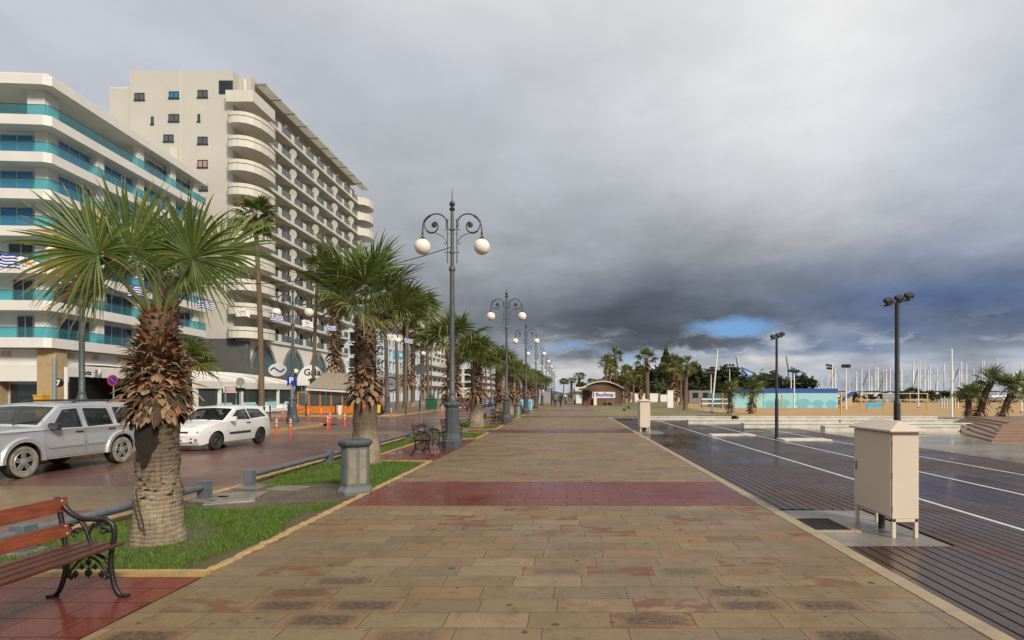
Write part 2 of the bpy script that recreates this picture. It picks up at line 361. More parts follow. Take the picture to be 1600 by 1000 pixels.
# ---------------------------------------------------------------- mesh builder
class MB:
    def __init__(s): s.v, s.f, s.mi, s.M = [], [], [], None
    def add(s, vs, fs, mi=0):
        o = len(s.v)
        if s.M is not None: vs = [s.M @ Vector(p) for p in vs]
        s.v += [tuple(p) for p in vs]
        s.f += [tuple(i+o for i in f) for f in fs]
        s.mi += [mi]*len(fs)
    def box(s, x0, x1, y0, y1, z0, z1, mi=0):
        vs = [(x, y, z) for z in (z0, z1) for y in (y0, y1) for x in (x0, x1)]
        s.add(vs, [(0,2,3,1),(4,5,7,6),(0,1,5,4),(1,3,7,5),(3,2,6,7),(2,0,4,6)], mi)
    def cbox(s, c, d, mi=0, rot=None):
        dx, dy, dz = d[0]/2, d[1]/2, d[2]/2
        vs = [Vector((x, y, z)) for z in (-dz, dz) for y in (-dy, dy) for x in (-dx, dx)]
        if rot is not None: vs = [rot @ v for v in vs]
        c = Vector(c)
        s.add([v+c for v in vs], [(0,2,3,1),(4,5,7,6),(0,1,5,4),(1,3,7,5),(3,2,6,7),(2,0,4,6)], mi)
    def prism(s, poly, z0, z1, mi=0, mi_top=None):
        n = len(poly)
        ar = sum(poly[i][0]*poly[(i+1) % n][1]-poly[(i+1) % n][0]*poly[i][1] for i in range(n))
        if ar < 0: poly = poly[::-1]
        vs = [(p[0], p[1], z0) for p in poly]+[(p[0], p[1], z1) for p in poly]
        fs = [(i, (i+1) % n, (i+1) % n+n, i+n) for i in range(n)]
        s.add(vs, fs, mi)
        s.add(vs, [tuple(range(n-1, -1, -1))], mi)
        s.add(vs, [tuple(range(n, 2*n))], mi if mi_top is None else mi_top)
    def tube(s, pts, r, n=8, mi=0, cap=True, flat=1.):
        pts = [Vector(p) for p in pts]; k = len(pts)
        rs = r if isinstance(r, (list, tuple)) else [r]*k
        vs = []; up = None
        for i in range(k):
            d = (pts[min(i+1, k-1)]-pts[max(i-1, 0)])
            d = d.normalized() if d.length > 1e-9 else Vector((0, 0, 1))
            if up is None:
                up = Vector((0, 0, 1)) if abs(d.z) < .9 else Vector((0, 1, 0))
            a = d.cross(up)
            a = a.normalized() if a.length > 1e-6 else d.orthogonal().normalized()
            b = a.cross(d); up = b
            for j in range(n):
                t = 2*math.pi*j/n
                vs.append(pts[i]+a*(math.cos(t)*rs[i])+b*(math.sin(t)*rs[i]*flat))
        fs = [(i*n+j, i*n+(j+1) % n, (i+1)*n+(j+1) % n, (i+1)*n+j) for i in range(k-1) for j in range(n)]
        if cap: fs += [tuple(range(n-1, -1, -1)), tuple(range((k-1)*n, k*n))]
        s.add(vs, fs, mi)
    def lathe(s, prof, n=16, c=(0, 0, 0), mi=0, axis='z', rot=0., cap=True):
        vs = []
        for r, z in prof:
            for j in range(n):
                t = 2*math.pi*j/n+rot
                a, b = math.cos(t)*r, math.sin(t)*r
                p = (a, b, z) if axis == 'z' else ((a, z, b) if axis == 'y' else (z, a, b))
                vs.append((p[0]+c[0], p[1]+c[1], p[2]+c[2]))
        k = len(prof)
        fs = [(i*n+j, i*n+(j+1) % n, (i+1)*n+(j+1) % n, (i+1)*n+j) for i in range(k-1) for j in range(n)]
        if cap: fs += [tuple(range(n-1, -1, -1)), tuple(range((k-1)*n, k*n))]
        s.add(vs, fs, mi)
    def sphere(s, c, r, n=16, m=10, mi=0, sc=(1, 1, 1)):
        prof = [(max(math.sin(math.pi*i/m), .004)*r, -math.cos(math.pi*i/m)*r) for i in range(m+1)]
        vs = []
        for rr, z in prof:
            for j in range(n):
                t = 2*math.pi*j/n
                vs.append((c[0]+math.cos(t)*rr*sc[0], c[1]+math.sin(t)*rr*sc[1], c[2]+z*sc[2]))
        fs = [(i*n+j, i*n+(j+1) % n, (i+1)*n+(j+1) % n, (i+1)*n+j) for i in range(m) for j in range(n)]
        s.add(vs, fs, mi)
    def build(s, name, mats, parent=None, smooth=None, bevel=0., seg=2, loc=None):
        me = bpy.data.meshes.new(name)
        me.from_pydata(s.v, [], s.f)
        mats = mats if isinstance(mats, (list, tuple)) else [mats]
        for m in mats: me.materials.append(M[m] if isinstance(m, str) else m)
        if len(mats) > 1: me.polygons.foreach_set('material_index', s.mi)
        if smooth:
            me.polygons.foreach_set('use_smooth', [True]*len(me.polygons))
            me.set_sharp_from_angle(angle=R(smooth))
        me.update()
        o = bpy.data.objects.new(name, me); COL.objects.link(o)
        if parent is not None: o.parent = parent
        if loc is not None: o.location = loc
        if bevel:
            bv = o.modifiers.new('bevel', 'BEVEL'); bv.width = bevel; bv.segments = seg; bv.limit_method = 'ANGLE'; bv.angle_limit = R(40)
        return o

def thing(name, label, cat, loc=(0, 0, 0), rz=0., group=None):
    o = bpy.data.objects.new(name, None); COL.objects.link(o)
    o.empty_display_size = .2
    o.location = loc; o.rotation_euler = (0, 0, rz)
    o['label'] = label; o['category'] = cat
    if group: o['group'] = group
    return o
def tag(o, label, cat, group=None):
    o['label'] = label; o['category'] = cat
    if group: o['group'] = group
    return o
def struct(mb, name, m, smooth=None, kind='structure', bevel=0.):
    o = mb.build(name, m, smooth=smooth, bevel=bevel); o['kind'] = kind
    return o
def dup(root, loc, rz=None, label=None, scale=None):
    r = root.copy(); COL.objects.link(r); r.location = loc
    if rz is not None: r.rotation_euler = (0, 0, rz)
    if scale: r.scale = scale
    if label: r['label'] = label
    for ch in list(root.children):
        c = ch.copy(); COL.objects.link(c); c.parent = r
        for g in list(ch.children):
            d = g.copy(); COL.objects.link(d); d.parent = c
    return r
def sheet(name, poly, z, m, kind='structure', div=None):
    mb = MB(); mb.add([(p[0], p[1], z) for p in poly], [tuple(range(len(poly)))])
    o = mb.build(name, m)
    if o.data.polygons[0].normal.z < 0: o.data.flip_normals()
    o['kind'] = kind
    return o
def rect(x0, x1, y0, y1): return [(x0, y0), (x1, y0), (x1, y1), (x0, y1)]
def text_into(mb, body, size, org, right, up, depth=.004, mi=0, bold=0., sx=1.):
    """letters as mesh: org is the centre, right / up are directions"""
    cu = bpy.data.curves.new('lettering', 'FONT'); cu.body = body; cu.size = size
    cu.align_x = 'CENTER'; cu.align_y = 'CENTER'; cu.extrude = depth; cu.resolution_u = 3; cu.offset = bold
    ob = bpy.data.objects.new('lettering', cu); COL.objects.link(ob)
    bpy.context.view_layer.update()
    dg = bpy.context.evaluated_depsgraph_get()
    me = bpy.data.meshes.new_from_object(ob.evaluated_get(dg))
    right, up, org = Vector(right).normalized(), Vector(up).normalized(), Vector(org)
    nn = right.cross(up)
    vs = [org+right*v.co.x*sx+up*v.co.y+nn*v.co.z for v in me.vertices]
    mb.add(vs, [tuple(p.vertices) for p in me.polygons], mi)
    bpy.data.objects.remove(ob); bpy.data.curves.remove(cu); bpy.data.meshes.remove(me)
def arc(cx, cz, r, a0, a1, n): return [(cx+r*math.cos(R(a0+(a1-a0)*i/n)), cz+r*math.sin(R(a0+(a1-a0)*i/n))) for i in range(n+1)]
def smooth_path(pts, n=6):
    """Catmull-Rom through points"""
    P = [Vector(p) for p in pts]; out = []
    for i in range(len(P)-1):
        p0, p1, p2, p3 = P[max(i-1, 0)], P[i], P[i+1], P[min(i+2, len(P)-1)]
        for k in range(n):
            t = k/n
            out.append(.5*((2*p1)+(p2-p0)*t+(2*p0-5*p1+4*p2-p3)*t*t+(3*p1-p0-3*p2+p3)*t**3))
    out.append(P[-1]); return out
# ---------------------------------------------------------------- camera
cd = bpy.data.cameras.new('camera'); cam = bpy.data.objects.new('camera', cd); COL.objects.link(cam)
cam.location = (0, 0, EYE); cam.rotation_euler = (R(90), 0, 0)
cd.sensor_width = 36.; cd.lens = F/1600*36.
cd.shift_x = (800-CX)/1600; cd.shift_y = (HY-500)/1600
cd.clip_start = .05; cd.clip_end = 6000
SC.camera = cam
SC.view_settings.view_transform = 'Standard'; SC.view_settings.look = 'None'
SC.view_settings.exposure = 0.; SC.view_settings.gamma = 1.
SC.cycles.max_bounces = 6; SC.cycles.transparent_max_bounces = 12
SC.cycles.use_denoising = True
# ---------------------------------------------------------------- light
SUN_EL, SUN_AZ = 33., 143.        # degrees; azimuth clockwise from +Y (behind the camera, to the right)
sd = bpy.data.lights.new('sun', 'SUN'); sd.energy = SUN_E; sd.angle = R(13); sd.color = (1., .90, .76)
so = bpy.data.objects.new('sun', sd); COL.objects.link(so)
sv = Vector((math.sin(R(SUN_AZ))*math.cos(R(SUN_EL)), math.cos(R(SUN_AZ))*math.cos(R(SUN_EL)), math.sin(R(SUN_EL))))
so.rotation_euler = (-sv).to_track_quat('-Z', 'Y').to_euler(); so.location = sv*50

W = bpy.data.worlds.new('World'); SC.world = W; W.use_nodes = True
W.node_tree.nodes.clear(); t = NT(W.node_tree)
d = t.n('ShaderNodeTexCoord').outputs['Generated']
sep = t.n('ShaderNodeSeparateXYZ', {0: d}); dz = t.m('MAXIMUM', sep.outputs[2], 0.)
den = t.m('ADD', dz, .13)
pl = t.n('ShaderNodeCombineXYZ', {0: t.m('DIVIDE', sep.outputs[0], den), 1: t.m('DIVIDE', sep.outputs[1], den)}).outputs[0]
n1 = t.n('ShaderNodeTexNoise', {'Vector': pl, 'Scale': .8, 'Detail': 6, 'Roughness': .48, 'Distortion': .0}, noise_dimensions='2D')
n2 = t.noise(pl, 2.6, 6, .55, '2D')
big = t.noise(t.vm('ADD', pl, (7.3, 2.1, 0)), .42, 5, .5, '2D')
wob = t.vm('SCALE', t.vm('SUBTRACT', n1.outputs[1], (.5, .5, .5)))
wob.node.inputs['Scale'].default_value = .13
dd = t.vm('ADD', d, wob)
n4 = t.n('ShaderNodeTexNoise', {'Vector': t.vm('MULTIPLY', d, (7., 7., 15.)), 'Scale': 1.5, 'Detail': 7, 'Roughness': .58})
wob2 = t.vm('SCALE', t.vm('SUBTRACT', n4.outputs[1], (.5, .5, .5))); wob2.node.inputs['Scale'].default_value = .055
dds = t.vm('ADD', d, wob2)
dzw = t.m('ADD', dz, t.m('MULTIPLY', t.m('SUBTRACT', n1.outputs[0], .5), .075))
col = t.ramp(dzw, [(0., S2L((178,186,198))), (.035, S2L((192,196,202))), (.062, S2L((166,174,185))), (.085, S2L((142,148,158))), (.13, S2L((128,134,142))), (.18, S2L((144,149,157))),
                   (.25, S2L((160,164,172))), (.34, S2L((173,177,185))), (.50, S2L((183,186,194))), (.62, S2L((222,222,222))), (.80, S2L((250,246,240))), (1., S2L((250,246,240)))])
def pdir(px, py):
    v = Vector(((px-CX)/F, 1., (HY-py)/F)); return v.normalized()
def blob(px, py, rx, rz, c, k, edge=0.):
    global col
    c0 = pdir(px, py)
    v = t.vm('MULTIPLY', t.vm('SUBTRACT', dd if rx > 200 else dds, tuple(c0)), (F/rx, F/rx, F/rz))
    f = t.m('MULTIPLY', t.mr(t.vm('LENGTH', v), edge, 1., 1., 0., True), k)
    col = t.mix(f, col, S2L(c))
    return f
blob(1290, 10, 420, 330, (236,236,236), .95)
blob(1010, 120, 260, 170, (200,203,206), .5)
blob(1620, 220, 330, 260, (172,179,194), .6)
blob(640, 300, 300, 190, (172,175,181), .6)
blob(100, 60, 420, 190, (186,191,202), .8)
blob(1420, 410, 400, 80, (118,131,155), .7)
blob(1470, 478, 430, 78, (84,105,145), .92)
blob(1040, 480, 380, 85, (100,109,124), .8)
blob(970, 510, 250, 42, (84,91,103), .75)
blob(1040, 520, 240, 42, (84,90,100), .9)
blob(1330, 535, 300, 30, (100,120,152), .7)
blob(1400, 585, 420, 26, (160,168,182), .7)
blob(1120, 590, 160, 16, (186,190,198), .6)
blob(1180, 440, 200, 28, (120,126,138), .6)
blob(1450, 420, 160, 22, (126,135,150), .5)
blob(915, 583, 190, 30, (205,206,204), .75)
blob(985, 556, 80, 14, (168,193,222), .7)
blob(1205, 563, 70, 17, (214,210,202), .85)
blob(1225, 532, 40, 20, (206,210,216), .75)
blob(1315, 520, 70, 22, (150,160,176), .5)
blob(1480, 545, 110, 24, (142,153,168), .5)
tex = t.m('MULTIPLY', t.mr(n2, .3, .7, .94, 1.06), t.m('ADD', 1., t.m('MULTIPLY', t.m('SUBTRACT', n4.outputs[0], .5), t.mr(dz, .02, .34, 1.25, .16))))
lump = t.n('ShaderNodeTexNoise', {'Vector': t.vm('MULTIPLY', dds, (8., 8., 30.)), 'Scale': 1.3, 'Detail': 7, 'Roughness': .6}).outputs[0]
lf = t.m('MULTIPLY', t.mr(lump, .50, .64, 0., .7, True), t.m('MULTIPLY', t.mr(dz, .0, .02), t.mr(dz, .125, .07)))
col = t.mix(lf, col, S2L((186,193,204)))
tex2 = t.mr(big, .32, .68, .88, 1.12)
col = t.mix(1., col, t.n('ShaderNodeCombineColor', {0: t.m('MULTIPLY', tex, tex2), 1: t.m('MULTIPLY', tex, tex2), 2: t.m('MULTIPLY', tex, tex2)}).outputs[0], 'MULTIPLY')
# gap in the clouds through which the blue sky shows
v = t.vm('MULTIPLY', t.vm('SUBTRACT', dds, tuple(pdir(1148, 513))), (F/85, F/85, F/21))
gap = t.mr(t.vm('LENGTH', v), .3, 1., 1., 0., True)
v = t.vm('MULTIPLY', t.vm('SUBTRACT', dds, tuple(pdir(880, 545))), (F/70, F/70, F/8))
gap = t.m('MAXIMUM', gap, t.m('MULTIPLY', t.mr(t.vm('LENGTH', v), .2, 1., 1., 0., True), .7))
sky = t.n('ShaderNodeTexSky', sky_type='NISHITA'); sky.sun_disc = False
sky.sun_elevation = R(SUN_EL); sky.sun_rotation = R(SUN_AZ); sky.air_density = 1.2; sky.dust_density = .6; sky.ozone_density = 3.
skyb = t.mix(.75, sky.outputs[0], tuple(v*9 for v in S2L((104,162,226))))       # deep blue of the clear patch, in sky units
bg1 = t.n('ShaderNodeBackground', {0: skyb, 1: .10})
over = t.mr(dz, .55, .8, 1., SKY_TOP)           # cloud overhead, out of view; level set for the light it sheds
bg2 = t.n('ShaderNodeBackground', {0: col, 1: over})
mx = t.n('ShaderNodeMixShader', {0: gap, 1: bg2.outputs[0], 2: bg1.outputs[0]})
wo = t.n('ShaderNodeOutputWorld'); t.nt.links.new(mx.outputs[0], wo.inputs[0])

# ---------------------------------------------------------------- setting
ZR, ZD, ZS = -.08, -.06, .03           # road, deck, far pavement heights
sheet('ground', rect(-1500, 1500, -300, 3000), -.30, 'ground')
sheet('promenade_paving', rect(-3.37, 2.93, -4, 420), 0., 'paving')
bands = [8.65+16.05*k for k in range(0, 9)]
PADS = [14.3+16.05*k for k in range(-1, 8)]
for b in bands:
    sheet('red_paving_band', rect(-3.37, 2.93, b, b+2.3), .004, 'redtile')
    if b > 12: sheet('red_paving_band', rect(-6.02, -3.49, b, b+2.3), .004, 'redtile')
    sheet('road_crossing_band', rect(-13.3, -6.16, b, b+2.3), ZR+.004, 'roadtan')
for b in PADS:
    sheet('red_bench_pad', rect(-5.1, -3.37, b, b+7.0), .006, 'redtile')
sheet('road', rect(-13.3, -6.1, -12, 420), ZR, 'road')
sheet('side_street', [(-13.31, 33.2), (-13.31, 44.5), (-16.5, 43.6), (-44, 43.6), (-44, 34.8), (-16.5, 34.8)], ZR+.001, 'road')
# lawn strip
sheet('lawn_soil', rect(-6.05, -3.37, -12, 420), -.012, 'soil')
rnd = random.Random(3)
mp = []
for i in range(44):
    a = 2*math.pi*i/44; r_ = 1+.16*math.sin(3*a+1)+.1*math.sin(7*a)+rnd.uniform(-.06, .06)
    mp.append((max(-6.0, min(-3.50, -4.86+1.5*r_*math.cos(a))), 9.62+1.15*r_*math.sin(a)))
sheet('mud_patch', mp, -.006, 'mud')
mb = MB()
for (x, y, a, w, l) in ((-5.55, 9.5, .2, .9, .5), (-5.0, 10.2, -.1, .6, .4), (-5.3, 8.95, .5, .7, .35), (-5.72, 10.4, 0, .45, .5), (-5.75, 9.15, 0, .45, .45)):
    mb.cbox((x, y, .004), (w, l, .03), 0, Matrix.Rotation(a, 3, 'Z'))
struct(mb, 'concrete_slab_scraps', 'concrete', bevel=.006)
# kerbs
KR = random.Random(17)
def kerb_line(mb, x0, x1, y0, y1, z0, z1, step=1.0, mi=0, jit=.0):
    y = y0
    while y < y1-.01:
        e = min(y+step-.008, y1)
        if jit and y < 34:                            # worn kerb: crumbled edges
            n = max(2, int((e-y)/.09)); vs = []
            for i in range(n+1):
                q = y+(e-y)*i/n; a, b = KR.uniform(-.2, 1)*jit, KR.uniform(-.2, 1)*jit; h = KR.uniform(-.9, .25)*jit*.5
                vs += [(x0+a, q, z0), (x0+a, q, z1+h-.012), (x0+a+.015, q, z1+h), (x1-b-.015, q, z1+h), (x1-b, q, z1+h-.012), (x1-b, q, z0)]
            mb.add(vs, [(i*6+j, i*6+j+1, i*6+j+7, i*6+j+6) for i in range(n) for j in range(5)]+[(5, 4, 3, 2, 1, 0), tuple(n*6+j for j in range(6))], mi)
        else: mb.box(x0, x1, y, e, z0, z1, mi)
        y += step
mb = MB()
kerb_line(mb, -6.17, -6.02, -6, 8.5, -.25, .055, 1., 0, .025); kerb_line(mb, -6.17, -6.02, 8.5, 11.0, -.25, .01, 1., 0, .025)
y = 11.0
for b in bands[1:]:
    kerb_line(mb, -6.17, -6.02, y, b, -.25, .055, 1., 0, .025); kerb_line(mb, -6.17, -6.02, b, b+2.3, -.25, -.02); y = b+2.3
struct(mb, 'road_kerb', 'yellow')
mb = MB()
prev = 5.35
for i, b in enumerate(PADS[1:]):
    seg = [(prev, bands[i]-.0), (bands[i]+2.3, b-.0)] if i > 0 else [(prev, b)]
    for s0, s1 in seg: kerb_line(mb, -3.49, -3.365, s0, s1, -.1, .022, 1., 0, .03)
    mb.box(-5.1, -3.372, b-.1, b-.002, -.1, .03); mb.box(-5.1, -3.372, b+7.002, b+7.1, -.1, .03); mb.box(-5.2, -5.102, b-.1, b+7.1, -.1, .03)
    prev = b+7.1
mb.box(-6.0, -3.372, 5.32, 5.42, -.1, .03); mb.box(-5.2, -5.102, -6, 5.31, -.1, .03)
for b in bands[1:]:
    mb.box(-6.0, -3.372, b-.1, b-.002, -.1, .028); mb.box(-6.0, -3.372, b+2.302, b+2.4, -.1, .028)
struct(mb, 'lawn_kerb', 'yellow')
# far pavement: two blocks with a side street between, rounded kerb corners
def pave_block(y0, y1, corner0, corner1, nm):
    r = 2.6; pts = []
    pts += [(-13.3-r+r*math.cos(a), y0+r+r*math.sin(a)) for a in [R(-90+90*i/8) for i in range(9)]] if corner0 else [(-13.3, y0)]
    pts += [(-13.3-r+r*math.cos(a), y1-r+r*math.sin(a)) for a in [R(90*i/8) for i in range(9)]] if corner1 else [(-13.3, y1)]
    inner = [(p[0]-.16, p[1]) if True else p for p in pts]
    mb = MB(); mb.prism(inner+[(-60, y1 if not corner1 else y1-.16), (-60, y0 if not corner0 else y0+.16)], -.25, ZS); o = struct(mb, 'far_pavement', 'sidewalk')
    mb = MB()
    full = pts+[]
    if corner1: full = full+[(-40, y1)]
    if corner0: full = [(-40, y0)]+full
    for i in range(len(full)-1):
        a, b = Vector(full[i]), Vector(full[i+1]); dv = (b-a); L = dv.length
        if L < .05: continue
        nrm = Vector((-dv.y, dv.x))/L*.17
        k = max(1, int(L/1.2))
        for j in range(k):
            p, q = a+dv*(j/k), a+dv*((j+.985)/k)
            mb.prism([tuple(p), tuple(q), tuple(q+nrm), tuple(p+nrm)], -.25, ZS+.012)
    struct(mb, 'far_kerb', 'yellow')
pave_block(-12, 33.2, False, True, 'a'); pave_block(44.5, 420, True, False, 'b')
# right of the promenade: edging, deck, plaza
mb = MB(); kerb_line(mb, 2.94, 3.10, -4, 41.5, -.3, .004, 1.2)
struct(mb, 'stone_edging', 'edging', bevel=.006)
sheet('deck_underside', rect(3.10, 11.5, -4, 41.3), ZD-.05, 'deck_gap')
mb = MB()
lines = (5.88, 7.92, 9.86)
nb = int((11.45-3.15)/.15)
for i in range(nb):
    x0 = 3.15+.15*i
    for (y0, y1) in ([(-4, 6.58), (8.67, 41.2)] if x0 < 4.45 else [(-4, 41.2)]):
        ys = [y0]+[yy for yy in np.arange(-3+(i*1.7) % 4.2, 41, 4.2) if y0+.4 < yy < y1-.4]+[y1]
        for a, b in zip(ys[:-1], ys[1:]): mb.box(x0+.009, x0+.141, a+.003, b-.003, ZD-.04, ZD)
struct(mb, 'boardwalk_deck', 'deck', bevel=.004)
for x in lines: sheet('white_lane_line', rect(x-.04, x+.04, -4, 37.6 if x < 9 else 30), ZD+.004, 'whiteline')
mb = MB(); mb.box(3.11, 4.47, 6.6, 8.65, -.3, ZD-.012); struct(mb, 'concrete_base_slab', 'concrete')
mb = MB(); mb.box(3.11, 4.3, 24.8, 27.2, -.3, ZD+.006); struct(mb, 'concrete_base_slab', 'concrete')
sheet('wet_plaza', rect(11.47, 60, -4, 39.5), ZD-.004, 'plaza')
sheet('wet_plaza', rect(3.1, 11.47, 41.25, 44), ZD-.004, 'concrete')
mb = MB()
x = 5.95
mb.box(5.95, 7.75, 23.4, 24.1, ZD, ZD+.07); mb.box(8.0, 9.75, 20.9, 21.75, ZD, ZD+.07)
struct(mb, 'white_floor_slab', 'white_stone', bevel=.012)
# park, beach, harbour
def wavy(pts): return pts
sheet('park_ground', [(3.1, 43.9), (13.5, 43.9), (14.2, 60), (15.0, 75), (19, 90), (24, 140), (40, 420), (2.93, 420), (2.93, 44)], -.035, 'park')
sheet('park_ground', [(13.4, 39.4), (60, 39.4), (60, 43), (14.0, 43.5)], -.05, 'park')
sheet('beach_sand', [(13.5, 40.4), (150, 40.4), (150, 118), (20, 118), (18, 90), (15.0, 75), (14.2, 60)], -.045, 'sand')
sheet('harbour_water', rect(24, 1400, 118, 1500), -.25, 'water')
mb = MB()                                         # hills behind the town
for i in range(14):
    x = -130+i*14; h = (7+3*math.sin(i*.5)+2*math.sin(i*1.9))*min(1, i/3, (14-i)/4)
    x2 = x+14; h2 = (7+3*math.sin((i+1)*.5)+2*math.sin((i+1)*1.9))*min(1, (i+1)/3, (13-i)/4)
    mb.add([(x, 900, -.3), (x2, 900, -.3), (x2, 960, h2), (x, 960, h), (x, 1100, -.3), (x2, 1100, -.3)], [(0,1,2,3), (3,2,5,4)])
struct(mb, 'far_hills', 'hill')
# ---------------------------------------------------------------- palms
LEAF = ['leaf', 'leaflight', 'leaftip', 'leafdry', 'petiole']
def add_fan(mb, hub, a, n, L, nl, spread, rng, droop=.18, cup=.25, S=5, fused=.42, dry=0., light=.25, wk=1.):
    a = a.normalized(); n = (n-a*n.dot(a)).normalized(); b = n.cross(a)
    dphi = 2*R(spread)/(nl-1)
    for i in range(nl):
        ph = -R(spread)+dphi*i+rng.uniform(-.03, .03)
        d = a*math.cos(ph)+b*math.sin(ph)
        Ln = L*(.40+.60*math.cos(ph*.58))*rng.uniform(.86, 1.08)
        w0 = math.tan(dphi*.5)*Ln*fused*1.12*wk
        dr = droop*rng.uniform(.5, 1.6)*(1+1.6*max(0, abs(ph)-1.2)); cp = cup*rng.uniform(.8, 1.2)
        side = (-a*math.sin(ph)+b*math.cos(ph))
        tw = rng.uniform(-.22, .22)
        r_ = rng.random()
        base = 3 if r_ < dry else (1 if r_ < dry+light else 0)
        vs = []; kink = rng.random() < .10; kt = rng.uniform(.55, .8)
        for s in range(S+1):
            t_ = s/S; r = Ln*t_
            w = (w0*t_/fused if t_ < fused else w0*(1-((t_-fused)/(1-fused))**1.5))
            w = max(w, .0015)
            p = hub+d*r+n*(cp*r*(1-.45*t_))+side*(tw*r*t_*.25)
            p.z -= dr*Ln*t_**2.6
            if kink and t_ > kt: p.z -= (t_-kt)*Ln*.9; p -= d*(t_-kt)*Ln*.45
            fold = n*(w*(.55 if t_ < fused else .38))
            vs += [p-side*w+fold, p-fold*.4, p+side*w+fold]
        for s in range(S):
            o = s*3
            m_ = base if s < S-1 or base == 3 else (2 if rng.random() < .55 else base)
            mb.add(vs, [(o, o+1, o+4, o+3), (o+1, o+2, o+5, o+4)], m_) if False else None
        k0 = len(mb.v); mb.v += [tuple(v) for v in vs]
        for s in range(S):
            o = k0+s*3
            m_ = base if s < S-1 or base == 3 else (2 if rng.random() < .5 else base)
            mb.f += [(o, o+1, o+4, o+3), (o+1, o+2, o+5, o+4)]; mb.mi += [m_, m_]
def add_petiole(mb, p0, p1, r0, r1, sag, mi=4):
    pts = []
    for i in range(7):
        t_ = i/6; p = Vector(p0).lerp(Vector(p1), t_); p.z += sag*math.sin(math.pi*t_); pts.append(p)
    mb.tube(pts, [r0+(r1-r0)*(i/6)**.7 for i in range(7)], 6, mi, flat=.55)
    return (pts[-1]-pts[-2]).normalized()
def add_boots(mb, z0, z1, rf, rng, n, size=1., curl=1., out=.75):
    """dried leaf bases spiralling round the trunk: rust and upright at the top, grey and hanging at the skirt"""
    ga = 2.39996
    for i in range(n):
        f = i/(n-1); z = z1+(z0-z1)*f+rng.uniform(-.03, .03)*size
        th = i*ga+rng.uniform(-.25, .25)
        o = Vector((math.cos(th), math.sin(th), 0)); s_ = Vector((-math.sin(th), math.cos(th), 0))
        r = rf((z-z0)/(z1-z0))
        up = 1.05-1.75*f*rng.uniform(.75, 1.2)
        L = (.13+.14*f)*size*rng.uniform(.7, 1.4); w = (.055+.026*f)*size*rng.uniform(.6, 1.3)
        if rng.random() < .06: L *= 1.6
        if f < .3: k = rng.choice([0, 0, 0, 1, 3])
        elif f < .7: k = rng.choice([0, 0, 1, 1, 3, 3])
        else: k = rng.choice([1, 2, 1, 0, 3, 3])
        vs = []; S = 4; p = o*(r-.035)+Vector((0, 0, z)); dirv = (o*out+Vector((0, 0, up))+s_*rng.uniform(-.35, .35)).normalized()
        bend = rng.uniform(-.5, .25)*curl-(.55*f*curl); tw = rng.uniform(-.5, .5)
        for s in range(S+1):
            t_ = s/S
            ww = w*(1.15-.55*t_)
            nn = dirv.cross(s_)
            sd_ = s_*math.cos(tw*t_)+nn*math.sin(tw*t_)
            l_, m_, r_ = p-sd_*ww-o*ww*.30, p+o*ww*.20, p+sd_*ww-o*ww*.30
            if s == S:                                # torn, forked or pointed end
                l_ += dirv*L*rng.uniform(-.22, .30)+sd_*ww*rng.uniform(.0, .8); r_ += dirv*L*rng.uniform(-.22, .30)-sd_*ww*rng.uniform(.0, .8)
                m_ += dirv*L*rng.uniform(-.34, .16)
            elif s == S-1:
                l_ += sd_*ww*rng.uniform(-.25, .35); r_ -= sd_*ww*rng.uniform(-.25, .35)
            vs += [l_, m_, r_]
            p = p+dirv*(L/S); dirv = (dirv+Vector((0, 0, bend*.42))+o*.05).normalized()
        k0 = len(mb.v); mb.v += [tuple(v) for v in vs]
        for s in range(S):
            q = k0+s*3; mb.f += [(q, q+1, q+4, q+3), (q+1, q+2, q+5, q+4)]; mb.mi += [k, k]
BOOT = ['boot_red', 'boot_tan', 'boot_grey', 'boot_dark']
def trunk_mb(prof, n=20, lean=(0, 0), rough=.012, rng=None, H=None):
    mb = MB(); H = H or prof[-1][1]
    out = []; zs = []
    for (r0, z0), (r1, z1) in zip(prof[:-1], prof[1:]):
        k = max(1, int((z1-z0)/.09) if H < 6 else max(1, int((z1-z0)/.8)))
        for i in range(k): out.append((r0+(r1-r0)*i/k, z0+(z1-z0)*i/k))
    out.append(prof[-1]); vs = []
    for i, (r, z) in enumerate(out):
        rr = r+(rng.uniform(-.5, .5)*rough if H < 6 else 0)
        for j in range(n):
            th = 2*math.pi*j/n; q = rr+rng.uniform(-1, 1)*rough*.7
            f = z/H
            vs.append((math.cos(th)*q+lean[0]*f*f, math.sin(th)*q+lean[1]*f*f, z))
    k = len(out)
    mb.add(vs, [(i*n+j, i*n+(j+1) % n, (i+1)*n+(j+1) % n, (i+1)*n+j) for i in range(k-1) for j in range(n)]+[tuple(range((k-1)*n, k*n))])
    return mb
